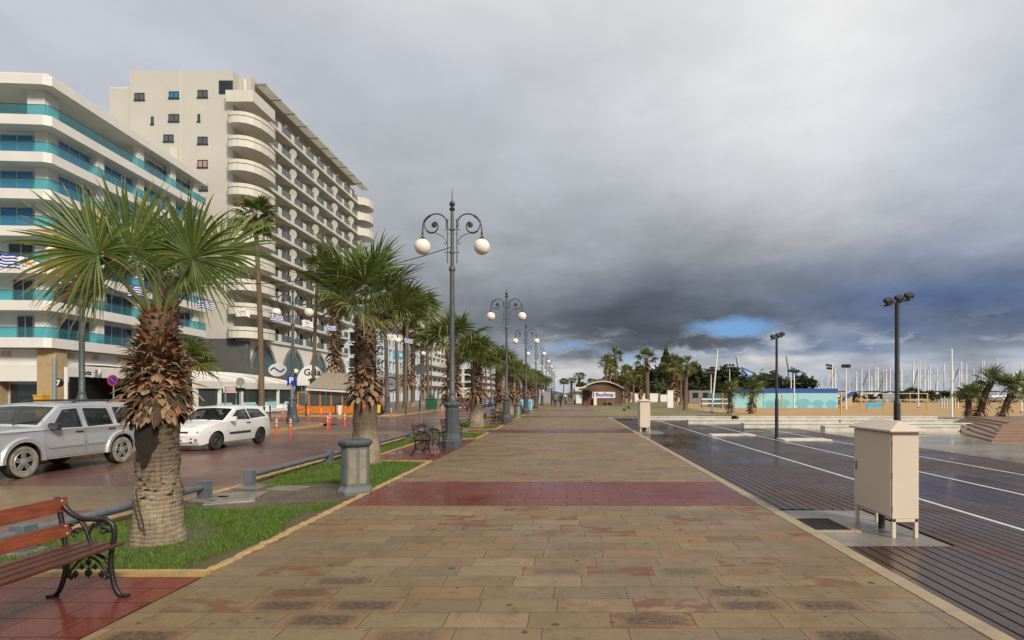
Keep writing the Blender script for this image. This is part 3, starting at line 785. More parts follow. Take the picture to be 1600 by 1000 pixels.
def crown_fans(mb, base, rng, nf, pl, L, nl, el=(-15, 80), S=4, droop=.2, dry=.03, light=.25, sag=.05, pr=.022, wk=1.):
    for i in range(nf):
        f = (i+.5)/nf
        az = i*2.39996+rng.uniform(-.3, .3); e = R(el[1]+(el[0]-el[1])*f+rng.uniform(-10, 10))
        h = Vector((math.cos(az), math.sin(az), 0))
        dr = h*math.cos(e)+Vector((0, 0, math.sin(e)))
        q = pl*rng.uniform(.8, 1.15)
        hub = base+dr*q
        add_petiole(mb, base+h*.04, hub, pr, pr*.5, sag)
        up = Vector((0, 0, 1))
        a = (dr*.9+h*.25-up*.12*rng.uniform(.3, 2)).normalized()
        n = (up*math.cos(e)-h*math.sin(e))*.85+h*.35
        roll = rng.uniform(-.7, .7); b = n.cross(a)
        n = n*math.cos(roll)+b*math.sin(roll)
        old = f > .82
        add_fan(mb, hub, a, n, L*rng.uniform(.85, 1.1), nl, rng.uniform(112, 150), rng, droop*(1.6 if old else 1), .3, S, dry=(.18 if old else dry), light=light, wk=wk)
def make_palm(label, loc, seed, H, zb, rb, rt, nf, pl, L, nl, el, S=4, group=None, boots=150, bsize=1., lean=(0, 0), bscale=None, droop=.2, tall=False, light=.25, wk=1., dry=.03):
    rng = random.Random(seed)
    root = thing('palm_tree', label, 'palm tree', loc, rng.uniform(0, 6.28), group)
    if not tall:
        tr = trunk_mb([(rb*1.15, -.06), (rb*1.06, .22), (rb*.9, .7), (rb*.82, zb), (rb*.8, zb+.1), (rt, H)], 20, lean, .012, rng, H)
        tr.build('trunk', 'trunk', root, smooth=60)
        bm_ = MB()
        add_boots(bm_, zb, H, lambda f: rb*.8+(bscale or .10)*(1-f)+(rt-rb*.8)*f, rng, boots, bsize)
        if lean != (0, 0): bm_.v = [(x+lean[0]*(z/H)**2, y+lean[1]*(z/H)**2, z) for x, y, z in bm_.v]
        bm_.build('leaf_base_skirt', BOOT, root)
    else:
        tr = trunk_mb([(rb*1.5, -.06), (rb*1.1, .6), (rb, 1.5), (rb*.82, H*.6), (rt, H)], 10, lean, .012, rng, H)
        tr.build('trunk', 'trunk_tall', root, smooth=60)
        if boots:
            bm_ = MB(); add_boots(bm_, zb, H+.05, lambda f: rb*.75+.04*(1-f), rng, boots, bsize)
            bm_.v = [(x+lean[0]*(z/H)**2, y+lean[1]*(z/H)**2, z) for x, y, z in bm_.v]
            bm_.build('leaf_base_skirt', BOOT, root)
    cr = MB(); crown_fans(cr, Vector((lean[0], lean[1], H-.02)), rng, nf, pl, L, nl, el, S, droop, dry, light, wk=wk, pr=.026 if not tall else .02)
    cr.build('crown', LEAF, root)
    return root

# the near palm: pruned to a few big fans, built frond by frond
rng = random.Random(11)
P1 = Vector((-4.74, 6.6, 0))
root = thing('palm_tree', 'stout nearest palm with few big fans and a black hollow-like patch below its shaggy collar', 'palm tree', P1)
H1 = 2.62
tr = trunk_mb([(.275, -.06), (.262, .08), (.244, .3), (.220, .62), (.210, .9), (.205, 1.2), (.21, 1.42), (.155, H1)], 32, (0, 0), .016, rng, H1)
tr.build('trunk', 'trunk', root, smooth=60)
hm = MB()                                          # near-black patch laid on the trunk; a hollow's dark put into its colour
vs = []; rows = 14; cols = 10
for i in range(rows+1):
    f = i/rows; z = 1.46-.60*f
    half = (.66 if f < .4 else .66*(1-(f-.4)/.66)+.04)
    for j in range(cols+1):
        th = R(-90)+(-half+2*half*j/cols)*(1+.12*rng.uniform(-1, 1) if j in (0, cols) else 1)
        r = .226-.028*math.sin(math.pi*j/cols)*0+rng.uniform(-.006, .006)
        vs.append((math.cos(th)*r, math.sin(th)*r, z+(rng.uniform(-.02, .02) if i in (0, rows) else 0)))
hm.add(vs, [(i*(cols+1)+j, (i+1)*(cols+1)+j, (i+1)*(cols+1)+j+1, i*(cols+1)+j+1) for i in range(rows) for j in range(cols)])
hm.build('hollow', mat('hollow_fibre', (.012,.009,.007), (.03,.02,.013), 30, .95, bump=.8, bscale=60, stretch=(3,3,.6)), root)
bm_ = MB()
add_boots(bm_, 1.47, H1, lambda f: .20+.07*math.sin(min(1, (1-f)*1.15)*math.pi*.5)-.055*f, rng, 760, .58, 1., .42)
add_boots(bm_, 1.50, 1.85, lambda f: .235, rng, 70, .60, 1.3, .5)
for i in range(150):
    th = rng.uniform(0, 6.28); z = rng.uniform(1.45, 2.3); o_ = Vector((math.cos(th), math.sin(th), 0)); L_ = rng.uniform(.08, .26); q_ = o_*.25+Vector((0, 0, z)); e_ = q_+o_*L_*.6+Vector((rng.uniform(-.1, .1), rng.uniform(-.1, .1), rng.uniform(-.12, .08)))
    bm_.tube([q_, q_.lerp(e_, .5)+Vector((0, 0, .03)), e_], [.008, .006, .002], 4, rng.choice([1, 2, 3]))
for i in range(170):  # leaf scars low on the trunk, built into the skirt mesh
    th = rng.uniform(0, 6.28); z = .35+1.05*rng.random()**.7; r = .262-.05*min(1, z/.9)+(.0 if z > .6 else .01); o_ = Vector((math.cos(th), math.sin(th), 0)); q_ = Vector((-o_.y, o_.x, 0)); w_ = rng.uniform(.015, .045); h_ = rng.uniform(.012, .035)
    p_ = o_*(r-.004)+Vector((0, 0, z)); bm_.add([p_-q_*w_, p_+q_*w_, p_+q_*w_*.6+o_*rng.uniform(.008, .02)+Vector((0, 0, h_)), p_-q_*w_*.7+o_*rng.uniform(.008, .02)+Vector((0, 0, h_*.8))], [(0, 1, 2, 3)], rng.choice([2, 3, 3]))
bm_.build('leaf_base_skirt', BOOT, root)
rt_ = MB()                                         # aerial roots running down the trunk
for pts in ([(.0, .62), (.10, .45), (.17, .27), (.2, .12)], [(-.02, .5), (.07, .33), (.13, .2), (.17, .17)]):
    q = []
    for dx, z in pts:
        th = R(-112)+dx*2.6; r = .236 if z > .5 else .259
        q.append((math.cos(th)*r, math.sin(th)*r, z))
    rt_.tube(smooth_path(q, 5), .009, 5)
rt_.build('aerial_root', 'boot_dark', root, smooth=60)
def frond(dx, dy, dz, ax, nx, L, nl, spread, dry=0., light=.2, droop=.16, cup=.22, pr=.03, b0=(0, 0), fused=.42, S=7):
    mb = MB(); base = Vector((b0[0], b0[1], H1-.06)); hub = Vector((dx, dy, H1-.08+dz)); L = L*.80
    add_petiole(mb, base, hub, pr, pr*.5, .03, 4)
    add_fan(mb, hub, Vector(ax), Vector(nx), L, nl, spread, rng, droop, cup, S, fused, dry, light)
    mb.build('frond', LEAF, root)
#       hub offset         blade axis          facing normal       length leaves spread
frond(-.325, -.45, .666, (-.72, -.12, .62), (-.22, -.95, .28), 1.16, 54, 150, light=.3, dry=.03, b0=(-.06, -.02))
frond(-.157, -.20, .76, (-.22, -.10, 1.0), (.05, -.98, .20), 1.18, 56, 150, light=.12, b0=(-.03, -.06), droop=.10)
frond(.55, -.22, .67, (.66, -.2, .66), (.28, -.93, .22), 1.14, 54, 148, light=.25, b0=(.07, -.03))
frond(.02, .30, .76, (.34, .2, .95), (-.25, -.95, .12), 1.12, 44, 120, light=.7, b0=(.03, .05), droop=.08)
frond(-.86, .20, .84, (-.9, .1, .32), (-.1, -.98, .22), 1.2, 42, 118, dry=.7, light=.2, b0=(-.05, .04))
frond(-.30, .42, .86, (-.30, .2, .95), (.15, -.97, .1), 1.05, 42, 112, light=.45, b0=(-.02, .06))
frond(.50, .40, .86, (.66, .3, .66), (-.2, -.93, .30), 1.05, 42, 120, light=.35, b0=(.05, .05))
frond(-.03, -.12, .98, (.0, .02, 1.0), (.55, -.8, .05), .62, 20, 22, light=.8, cup=.08, pr=.042, droop=.0, fused=.6)
frond(.0, .5, .55, (.2, .75, .5), (0, -.5, .85), .95, 40, 140, light=.3, b0=(0, .06))
frond(-.72, .1, .45, (-.9, .1, -.05), (-.1, -.85, .5), .85, 34, 125, dry=.55, light=.2, droop=.3, b0=(-.06, 0))
frond(.35, -.05, .50, (.5, -.2, .1), (.3, -.8, .5), .5, 22, 110, light=.3, droop=.35, b0=(.06, 0))

# palms of the lawn strip behind it: (x, y, height of leaf bases, ...)
PG = 'palms along the lawn strip'
make_palm('stout palm behind the grey octagonal litter bin on the lawn', (-4.9, 13.85, 0), 21, 3.55, 1.55, .33, .24, 13, 1.10, 1.34, 44, (8, 86), 6, PG, 420, .72, bscale=.11, light=.3, droop=.13)
pp = make_palm('palm with brown collar half hidden behind the first lamp post', (-4.75, 23.6, 0), 22, 3.5, 1.4, .30, .22, 17, .95, 1.15, 34, (0, 84), 5, PG, 170, 1.1, bscale=.14)
p3 = make_palm('palm with pale whitewashed-looking foot just beyond the second red band', (-4.55, 28.6, 0), 23, 3.25, 1.5, .36, .26, 17, .9, 1.12, 34, (-5, 82), 5, PG, 170, 1.15, bscale=.15)
for i, (x, y, src, s, lab) in enumerate([
    (-4.7, 39.2, pp, .98, 'lawn-strip palm just beyond the bench at the second lamp post'),
    (-4.5, 45.0, p3, .98, 'lawn-strip palm standing beside the grey litter bin of the second bay'),
    (-4.7, 54.6, pp, .95, 'lawn-strip palm just before the blue ice-cream boards'),
    (-4.5, 61.0, p3, 1.0, 'lawn-strip palm just past the blue ice-cream boards'),
    (-4.7, 71.0, p3, .96, 'lawn-strip palm in front of the white information board, seventh of its row'),
    (-4.6, 77.5, pp, 1.0, 'lawn-strip palm beside the bus shelter, eighth of its row'),
    (-4.8, 88.0, p3, 1.0, 'distant lawn-strip palm, ninth of its row'),
    (-4.6, 96.0, pp, 1.04, 'distant lawn-strip palm, tenth of its row'),
    (-4.7, 110.0, p3, 1.0, 'distant lawn-strip palm, eleventh of its row'),
    (-4.7, 128.0, pp, 1.1, 'far lawn-strip palm closing the row')]):
    dup(src, (x, y, 0), i*1.7+.4, lab, (s, s, s))

# far-pavement palms: tall thin ones and shaggy ones
TG = 'palms along the far pavement'
make_palm('tall shaggy palm whose crown shows behind the nearest palm', (-14.75, 21.2, 0), 31, 5.75, 1.6, .31, .24, 11, .75, .9, 34, (-5, 82), 5, TG, 300, 1.15, bscale=.08)
small = make_palm('small bushy palm with rusty trunk in front of the white pavilion', (-19.6, 29.2, 0), 32, 3.3, 1.0, .30, .24, 22, .8, 1.1, 30, (-30, 80), 4, TG, 170, 1.1, bscale=.12)
dup(small, (-21.6, 29.8, 0), 2.2, 'small bushy palm just left of the near palm trunk, by the shop front', (.88, .88, .88))
tall = make_palm('tall slender palm rising in front of the curved cream balconies', (-26.6, 49.6, 0), 33, 17.2, 15.6, .24, .17, 26, 1.1, 1.25, 24, (-55, 75), 4, TG, 60, 1.3, (.5, .1), tall=True, wk=1.25, dry=.06)
tb = make_palm('thick tall palm with brown fibre trunk beside the orange terrace', (-22.6, 55.5, 0), 34, 12.2, 3.0, .42, .36, 22, 1.3, 1.5, 28, (-50, 75), 4, TG, 260, 2.1, bscale=.08, dry=.06)
ty = make_palm('medium-tall palm with slim trunk and rounded crown right of the orange terrace', (-16.6, 52.5, 0), 35, 9.3, 8.2, .20, .16, 26, 1.0, 1.25, 24, (-50, 75), 4, TG, 50, 1.3, (.2, .3), tall=True, wk=1.25, dry=.05)
def far_palm(px, ptop, Y, src, Hs, lab, rz):
    x = (px-CX)*Y/F; top = EYE+(HY-ptop)*Y/F-1.6; s = top/Hs
    dup(src, (x, Y, 0), rz, lab, (min(1.15, max(.8, s)), min(1.15, max(.8, s)), s))
for i, a in enumerate([
    (490, 395, 58, tall, 17.2, 'slender palm behind the lamp post with globes in front of the arches'),
    (524, 452, 60, tb, 12.2, 'thick palm left of the litter-bin palm, in front of the last arch'),
    (605, 452, 57, tall, 17.2, 'slender palm beside the round sign of the pale blue building'),
    (621, 448, 62, tall, 17.2, 'second slender palm in front of the pale blue building'),
    (633, 450, 66, ty, 9.3, 'rounded-crown palm in front of the pale blue building'),
    (634, 478, 70, tb, 12.2, 'thick-trunked palm at the middle of the pale blue building'),
    (645, 500, 74, tb, 12.2, 'shaggy palm at the right part of the pale blue building'),
    (669, 462, 78, ty, 9.3, 'palm with high crown just left of the first lamp post'),
    (583, 486, 64, ty, 9.3, 'lower slender palm right of the litter-bin palm'),
    (660, 520, 84, tb, 12.2, 'shaggy palm behind the round sign back'),
    (716, 535, 90, ty, 9.3, 'slim palm over the dark red car'),
    (760, 548, 100, ty, 9.3, 'slim palm over the silver parked cars'),
    (768, 545, 106, tall, 17.2, 'slender palm over the white parked car'),
    (741, 540, 112, ty, 9.3, 'slim palm in front of the low white modern building'),
    (880, 586, 150, ty, 9.3, 'far palm at the end of the promenade, left of the vista'),
    (893, 586, 165, tb, 12.2, 'far palm right of the promenade vista'),
    (905, 578, 140, tb, 12.2, 'bushy far palm behind the white stall'),
    (925, 587, 170, ty, 9.3, 'far palm just left of the brown kiosk roof'),
    ]): far_palm(a[0], a[1], a[2], a[3], a[4], a[5], i*1.3)
# palms right of the kiosk
RG = 'palms of the park right of the promenade'
pk = make_palm('park palm with rough pale trunk and green round crown, second from the white cabinet', (11.3, 80, 0), 41, 6.6, 5.2, .33, .24, 19, 1.0, 1.05, 24, (-35, 80), 4, RG, 60, 1.6, (.2, 0), tall=True, wk=1.2)
pd = make_palm('park palm with dark reddish shaggy trunk', (13.3, 71.5, 0), 42, 5.3, 1.4, .32, .26, 19, .95, 1.05, 24, (-35, 80), 4, RG, 200, 1.7, bscale=.08, wk=1.2)
def park_palm(px, ptop, Y, src, Hs, lab, rz):
    x = (px-CX)*Y/F; s = (EYE+(HY-ptop)*Y/F-1.5)/Hs; q = min(.95, max(.7, s*.9))
    dup(src, (x, Y, 0), rz, lab, (q, q, s))
for i, a in enumerate([
    (1071, 549, 60.5, pk, 6.6, 'park palm with straight pale trunk beside the white flagpole'),
    (1057, 562, 78, pd, 5.3, 'park palm right behind the dark reddish one'),
    (1001, 567, 92, pd, 5.3, 'thick shaggy park palm left of the pale-trunked one'),
    (946, 555, 105, pk, 6.6, 'tall palm rising over the left half of the kiosk roof'),
    (953, 560, 116, pk, 6.6, 'palm close behind the tall pair over the kiosk'),
    (963, 546, 108, pk, 6.6, 'tallest palm over the right half of the kiosk roof'),
    (978, 569, 104, pd, 5.3, 'shaggy palm just right of the kiosk roof'),
    (971, 580, 96, pd, 5.3, 'lower shaggy palm at the right kiosk corner'),
    (984, 584, 99, pd, 5.3, 'short park palm between the kiosk and the white cabinet'),
    (958, 576, 122, pd, 5.3, 'shaggy palm behind the kiosk roof crest'),
    (1030, 592, 112, pk, 6.6, 'slender low palm in front of the dark trees'),
    (990, 575, 112, pk, 6.6, 'pale palm behind the short one left of the white cabinet'),
    (1064, 572, 88, pk, 6.6, 'slender palm behind the flagpole'),
    ]): park_palm(a[0], a[1], a[2], a[3], a[4], a[5], i*1.9)
BG = 'young palms on the beach'
bp = make_palm('young beach palm in front of the left end of the aqua wall', (14.05, 49, 0), 51, 1.95, .25, .22, .16, 15, .5, .80, 26, (-40, 80), 4, BG, 110, 1.2, bscale=.06)
dup(bp, (15.9, 49, 0), 2.5, 'young beach palm with wide drooping fans in front of the aqua wall', (1.1, 1.1, 1.05))
b3 = make_palm('leaning young palm, leftmost of the three by the brown steps', (23.4, 33.2, 0), 52, 1.5, .3, .20, .15, 12, .45, .75, 26, (-15, 80), 4, BG, 90, 1.1, (.0, 0), bscale=.05)
make_palm('tallest leaning palm, middle of the three by the brown steps', (23.9, 33.0, 0), 53, 2.35, .4, .22, .17, 13, .5, .80, 26, (-15, 80), 4, BG, 120, 1.1, (.75, .1), bscale=.05).rotation_euler = (0, 0, 0)
make_palm('right palm of the three by the brown steps, leaning right', (24.8, 32.4, 0), 54, 2.05, .3, .22, .17, 13, .5, .78, 26, (-15, 80), 4, BG, 110, 1.1, (.8, .1), bscale=.05).rotation_euler = (0, 0, 0)
dup(b3, (28.2, 34.5, 0), 1.2, 'young palm at the right edge beside the brown steps')
# ---------------------------------------------------------------- grass
def grass(y0, y1, x0, x1, n, hmin, hmax, w, seed, avoid):
    g = np.random.default_rng(seed)
    x = g.uniform(x0, x1, n); y = g.uniform(y0, y1, n)
    dens = .5+.5*np.sin(x*2.1+1.3*np.sin(y*1.7))*np.sin(y*1.3+x)
    keep = g.uniform(0, 1, n) < np.clip(1.15*dens+.12+.25*np.sin(x*7.3)*np.sin(y*5.1+2*x), .06, 1)
    for a in avoid: keep &= ~a(x, y)
    x, y = x[keep], y[keep]; k = len(x)
    a = g.uniform(0, 2*np.pi, k); h = g.uniform(hmin, hmax, k); l = g.uniform(.2, 1.1, k)*h
    la = g.uniform(0, 2*np.pi, k)
    ca, sa = np.cos(a)*w, np.sin(a)*w
    z = np.full(k, -.012)
    P = np.empty((k, 5, 3))
    P[:, 0] = np.stack([x-ca, y-sa, z], 1); P[:, 1] = np.stack([x+ca, y+sa, z], 1)
    mx_, my_ = x+np.cos(la)*l*.35, y+np.sin(la)*l*.35
    P[:, 2] = np.stack([mx_+ca*.8, my_+sa*.8, z+h*.6], 1); P[:, 3] = np.stack([mx_-ca*.8, my_-sa*.8, z+h*.6], 1)
    P[:, 4] = np.stack([x+np.cos(la)*l, y+np.sin(la)*l, z+h], 1)
    return P, g.integers(0, 10, k)
av = [lambda x, y: (((x+4.86)/1.42)**2+((y-9.62)/1.1)**2 < 1+.25*np.sin(3*x+2*y)) , lambda x, y: ((x+4.74)**2+(y-6.6)**2 < .33**2),
      lambda x, y: ((x+3.59)**2+(y-9.76)**2 < .42**2), lambda x, y: (x > -3.62+.1*np.sin(y*3)) & (y < 9),
      lambda x, y: (x < -5.75+.12*np.sin(y*2.3)) & (y > 7.5) & (y < 11.5)]
Ps = [grass(5.45, 9.0, -6.0, -3.5, 30000, .025, .065, .0035, 1, av), grass(10.2, 14.15, -6.0, -3.5, 22000, .03, .075, .005, 2, av),
      grass(-1, 5.3, -6.0, -5.22, 7000, .03, .07, .004, 3, []), grass(14.2, 21.4, -6.0, -5.22, 7000, .03, .08, .006, 4, []),
      grass(21.45, 24.65, -6.0, -3.5, 9000, .03, .08, .007, 5, []), grass(27.1, 30.2, -6.0, -3.5, 8000, .03, .08, .008, 6, []),
      grass(37.5, 40.6, -6.0, -3.5, 5000, .03, .09, .010, 7, []), grass(43.2, 46.2, -6.0, -3.5, 4000, .03, .09, .012, 8, []), grass(30.2, 37.4, -6.0, -5.22, 3500, .03, .09, .010, 9, []),
      grass(53.6, 62, -6.0, -3.5, 3500, .04, .1, .016, 10, [])]
P = np.concatenate([p[0] for p in Ps]); mi_ = np.concatenate([p[1] for p in Ps]); k = len(P)
me = bpy.data.meshes.new('grass'); me.vertices.add(k*5); me.vertices.foreach_set('co', P.reshape(-1).astype(np.float32))
idx = (np.arange(k)[:, None]*5+np.array([0, 1, 2, 3, 3, 2, 4])[None]).reshape(-1)
me.loops.add(k*7); me.loops.foreach_set('vertex_index', idx.astype(np.int32))
ls = (np.arange(k)[:, None]*7+np.array([0, 4])[None]).reshape(-1)
me.polygons.add(k*2); me.polygons.foreach_set('loop_start', ls.astype(np.int32))
me.materials.append(M['grassA']); me.materials.append(M['grassB'])
me.polygons.foreach_set('material_index', np.repeat((mi_ > 6).astype(np.int32), 2))
me.update(calc_edges=True); me.validate()
go = bpy.data.objects.new('grass', me); COL.objects.link(go); go['kind'] = 'stuff'; go['label'] = 'short green grass of the lawn strip'; go['category'] = 'grass'
# ---------------------------------------------------------------- lamp posts
def make_lamp(label, loc, group):
    root = thing('street_lamp', label, 'street lamp', loc, 0, group)
    b = MB(); o8 = R(22.5)
    b.lathe([(.335, -.02), (.335, .24), (.30, .27), (.30, .30), (.262, .44), (.245, .455)], 8, rot=o8)
    b.lathe([(.235, .45), (.205, 1.26), (.215, 1.27), (.255, 1.33), (.262, 1.37), (.235, 1.41), (.19, 1.44)], 8, rot=o8)
    for i in range(8):                                   # raised panels on the shaft
        th = 2*math.pi*(i+.5)/8+o8
        for rr, z0, z1 in ((.205, .56, 1.17),):
            m_ = Matrix.Rotation(th, 3, 'Z')
            b.cbox((math.cos(th)*.2005, math.sin(th)*.2005, (z0+z1)/2), (.012, .10, z1-z0), 0, m_)
    b.build('base', 'lampgrey', root, bevel=.008)
    p = MB()
    p.lathe([(.15, 1.43), (.155, 1.50), (.12, 1.60), (.10, 1.66), (.115, 1.70), (.085, 1.74), (.082, 3.2), (.075, 4.9), (.072, 5.55)], 14)
    p.lathe([(.10, 5.55), (.105, 5.60), (.09, 5.66), (.07, 5.70)], 14)
    p.lathe([(.056, 5.69), (.048, 7.45)], 12)
    p.build('pole', 'lampgrey', root, smooth=40)
    f = MB(); f.lathe([(.05, 7.42), (.085, 7.46), (.09, 7.50), (.05, 7.53), (.045, 7.56)], 12, cap=False)
    f.sphere((0, 0, 7.64), .09, 14, 8); f.lathe([(.035, 7.72), (.02, 7.78), (.016, 7.9), (.008, 8.12)], 8)
    f.build('finial', 'lampdark', root, smooth=40)
    c = MB()
    for z in (6.84, 6.12):
        c.box(-.21, .21, -.012, .012, z-.012, z+.012); c.lathe([(.075, z-.03), (.075, z+.03)], 10)
    c.box(-.16, .16, -.006, .006, 6.70, 6.71)
    for s in (-1, 1):
        c.tube([(s*.15, 0, 5.86), (s*.15, 0, 7.06)], .017, 8); c.sphere((s*.15, 0, 5.82), .028, 8, 6); c.sphere((s*.15, 0, 5.88), .02, 8, 6)
        for z in (6.12, 6.84): c.sphere((s*.22, 0, z), .02, 8, 6)
    c.build('crossbar', 'lampgrey', root, smooth=40)
    for s in (-1, 1):
        a = MB()
        P = lambda x, z: (s*x, 0, z)
        a.tube(smooth_path([P(.15, 6.90), P(.16, 7.06), P(.22, 7.20), P(.36, 7.31), P(.54, 7.33), P(.70, 7.27), P(.82, 7.16), P(.90, 7.02), P(.925, 6.86), P(.93, 6.70)], 5), .022, 8)
        a.tube(smooth_path([P(.68, 7.285), P(.80, 7.19), P(.88, 7.08)], 4), .036, 8)           # thicker leaf sheath
        a.tube(smooth_path([P(.15, 7.16), P(.165, 7.05), P(.155, 6.9)], 3), .036, 8)
        a.tube([P(.93, 6.74), P(.93, 6.70)], .035, 10); a.tube([P(.93, 6.71), P(.93, 6.62), P(.93, 6.55)], [.02, .03, .10], 12)
        sp = [P(.875, 7.08), P(.86, 6.93), P(.79, 6.80), P(.68, 6.745), P(.56, 6.76), P(.47, 6.84), P(.445, 6.96), P(.49, 7.06), P(.57, 7.085)]
        a.tube(smooth_path(sp, 5), [.012+.010*math.sin(math.pi*i/40) for i in range(41)], 7)
        a.tube(smooth_path([P(.78, 6.79), P(.68, 6.74), P(.60, 6.745)], 3), .03, 8)
        k = MB(); 
        a.lathe([(.04, -.02), (.085, -.014), (.088, 0), (.085, .014), (.04, .02)], 14, P(.565, 6.985), axis='y')
        a.tube(smooth_path([P(.60, 6.74), P(.46, 6.70), P(.33, 6.64), P(.22, 6.54), P(.17, 6.43), P(.20, 6.385), P(.245, 6.40), P(.24, 6.44)], 5), .011, 6)
        ao = a.build('arm', 'lampdark', root, smooth=40)
        g = MB(); g.sphere((s*.93, 0, 6.30), .25, 24, 16); g.build('globe', 'globe', ao, smooth=80)
    return root
LG = 'two-globe lamps along the promenade'
lamp = make_lamp('tall grey lamp post with two opal globes standing between the two nearest far benches', (-3.6, 17.85, 0), LG)
LN = ['second grey two-globe lamp post along the promenade, beside the dark bench pair', 'third two-globe lamp post along the promenade, by the litter bin and blue boards',
      'fourth two-globe lamp post counted along the promenade edge', 'fifth two-globe lamp post counted along the promenade edge', 'sixth two-globe lamp post counted along the promenade edge',
      'seventh two-globe lamp post counted along the promenade edge', 'eighth two-globe lamp post counted along the promenade edge', 'ninth two-globe lamp post counted along the promenade edge',
      'last visible two-globe lamp post of the promenade row']
for k, l in enumerate(LN): dup(lamp, (-3.6, 17.85+16.05*(k+1), 0), None, l)
LN2 = ['two-globe lamp post behind the silver car, its globes hidden by palm fans', 'two-globe lamp post on the kerb corner beside the blue parking sign', 'two-globe lamp post by the yellow sandwich board across the road',
       'two-globe lamp post in front of the pale blue building, third across the road', 'fourth two-globe lamp post across the road', 'fifth two-globe lamp post across the road']
FL = [(-16.1, 18.9), (-15.65, 33.4-.9), (-15.65, 49.6), (-15.65, 65.6), (-15.65, 81.6), (-15.65, 97.6)]
for (x, y), l in zip(FL, LN2): dup(lamp, (x, y, ZS), None, l)['group'] = 'two-globe lamps across the road'

# ---------------------------------------------------------------- benches
def make_bench(label, loc, group, L=1.38, wood='benchwood', fine=True):
    """local x = across (back at -x), y along; origin under the middle"""
    root = thing('park_bench', label, 'bench', loc, 0, group)
    for sgn in (-1, 1):
        e = MB(); y = sgn*(L/2-.06)
        T = lambda pts, r, n=8: e.tube(smooth_path([(p[0], y, p[1]) for p in pts], 5), r, n)
        T([(-.30, .0), (-.245, .05), (-.20, .18), (-.185, .34), (-.198, .46), (-.222, .62), (-.258, .80)], .019)      # back leg and back post
        T([(.30, .0), (.24, .04), (.20, .16), (.185, .30), (.20, .42), (.215, .52), (.20, .60), (.14, .645)], .020)   # front leg up to the arm
        T([(.15, .645), (.05, .645), (-.06, .655), (-.15, .70), (-.205, .76)], .022)                                   # arm rest
        T([(-.19, .40), (-.05, .395), (.10, .40), (.205, .42)], .016)                                                  # seat rail
        for fx in (-.30, .30): e.cbox((fx, y, .01), (.07, .05, .02))
        if fine:
            T([(-.185, .25), (-.12, .33), (0, .365), (.12, .33), (.185, .25)], .013)
            T([(-.18, .16), (-.135, .23), (-.075, .30), (0, .335), (.075, .30), (.135, .23), (.18, .16)], .010)
            for cx_, cz_, s_ in ((0, .20, 1.), (-.11, .19, .8), (.11, .19, .8), (0, .29, .8), (-.055, .25, .6), (.055, .25, .6)):
                e.lathe([(.004, -.016), (.03*s_, -.010), (.03*s_, .010), (.004, .016)], 6, (cx_, y, cz_), axis='y')
                e.tube([(cx_, y, cz_+.045*s_), (cx_, y, cz_), (cx_, y, cz_-.05*s_)], [.006, .016*s_, .003], 6)
            T([(-.19, .30), (-.16, .21), (-.15, .15), (-.13, .17)], .010); T([(.19, .30), (.16, .21), (.15, .15), (.13, .17)], .010)
            # vine scrolls under the arm
            T([(.03, .40), (.0, .50), (-.03, .58), (-.09, .66)], .014)
            T([(.0, .50), (.03, .58), (.10, .61), (.15, .57), (.13, .53), (.09, .55)], .009)
            T([(-.02, .55), (-.09, .57), (-.14, .53), (-.11, .50)], .009)
            for cx_, cz_ in ((.05, .60), (.12, .575), (.16, .61), (-.11, .55), (-.14, .60), (.09, .62), (-.04, .605), (.17, .55)):
                e.sphere((cx_, y, cz_), .022, 7, 5, sc=(1.3, .5, .8))
            e.sphere((-.262, y, .81), .026, 8, 6)
        e.build('end_frame', 'iron', root, smooth=50)
    def plank(x, z, w, ang, name):
        pb = MB(); rot = Matrix.Rotation(ang, 3, 'Y')
        pb.cbox((x, 0, z), (.026, L, w), 0, rot)
        nx = rot @ Vector((1, 0, 0))
        for yy in (-L/2+.055, L/2-.055):
            for dz in (-w*.28, w*.28):
                c = Vector((x, yy, z))+rot @ Vector((.015, 0, dz))
                pb.sphere(c, .0075, 7, 5, mi=1)
        pb.build(name, [wood, 'bolt'], root, bevel=.005)
    plank(-.235, .765, .118, R(-9), 'back_plank'); plank(-.203, .555, .112, R(-12), 'back_plank')
    dk = wood if not fine else 'benchwood_dark'
    for i, x in enumerate((-.13, -.015, .10, .205)):
        pb = MB(); pb.cbox((x, 0, .432-.004*(i == 3)), (.098, L, .028), 0, Matrix.Rotation(R(-3), 3, 'Y'))
        pb.build('seat_plank', dk if wood != 'benchwood' else 'benchwood_dark', root, bevel=.006)
    return root
BGp = 'cast iron and timber benches on the red pads'
make_bench('red-brown timber bench with black cast-iron arm, nearest the camera at left', (-3.99, 4.12, .006), BGp)
b2 = make_bench('dark wet bench just in front of the first lamp post', (-3.98, 16.25, .006), BGp, wood='benchwood_dark')
dup(b2, (-3.98, 19.75, .006), 0, 'bench half hidden behind the first lamp post')
dup(b2, (-3.98, 32.25, .006), 0, 'bench just in front of the second lamp post')
dup(b2, (-3.98, 35.8, .006), 0, 'bench half hidden behind the second lamp post')
dup(b2, (-3.98, 48.3, .006), 0, 'bench just in front of the third lamp post')

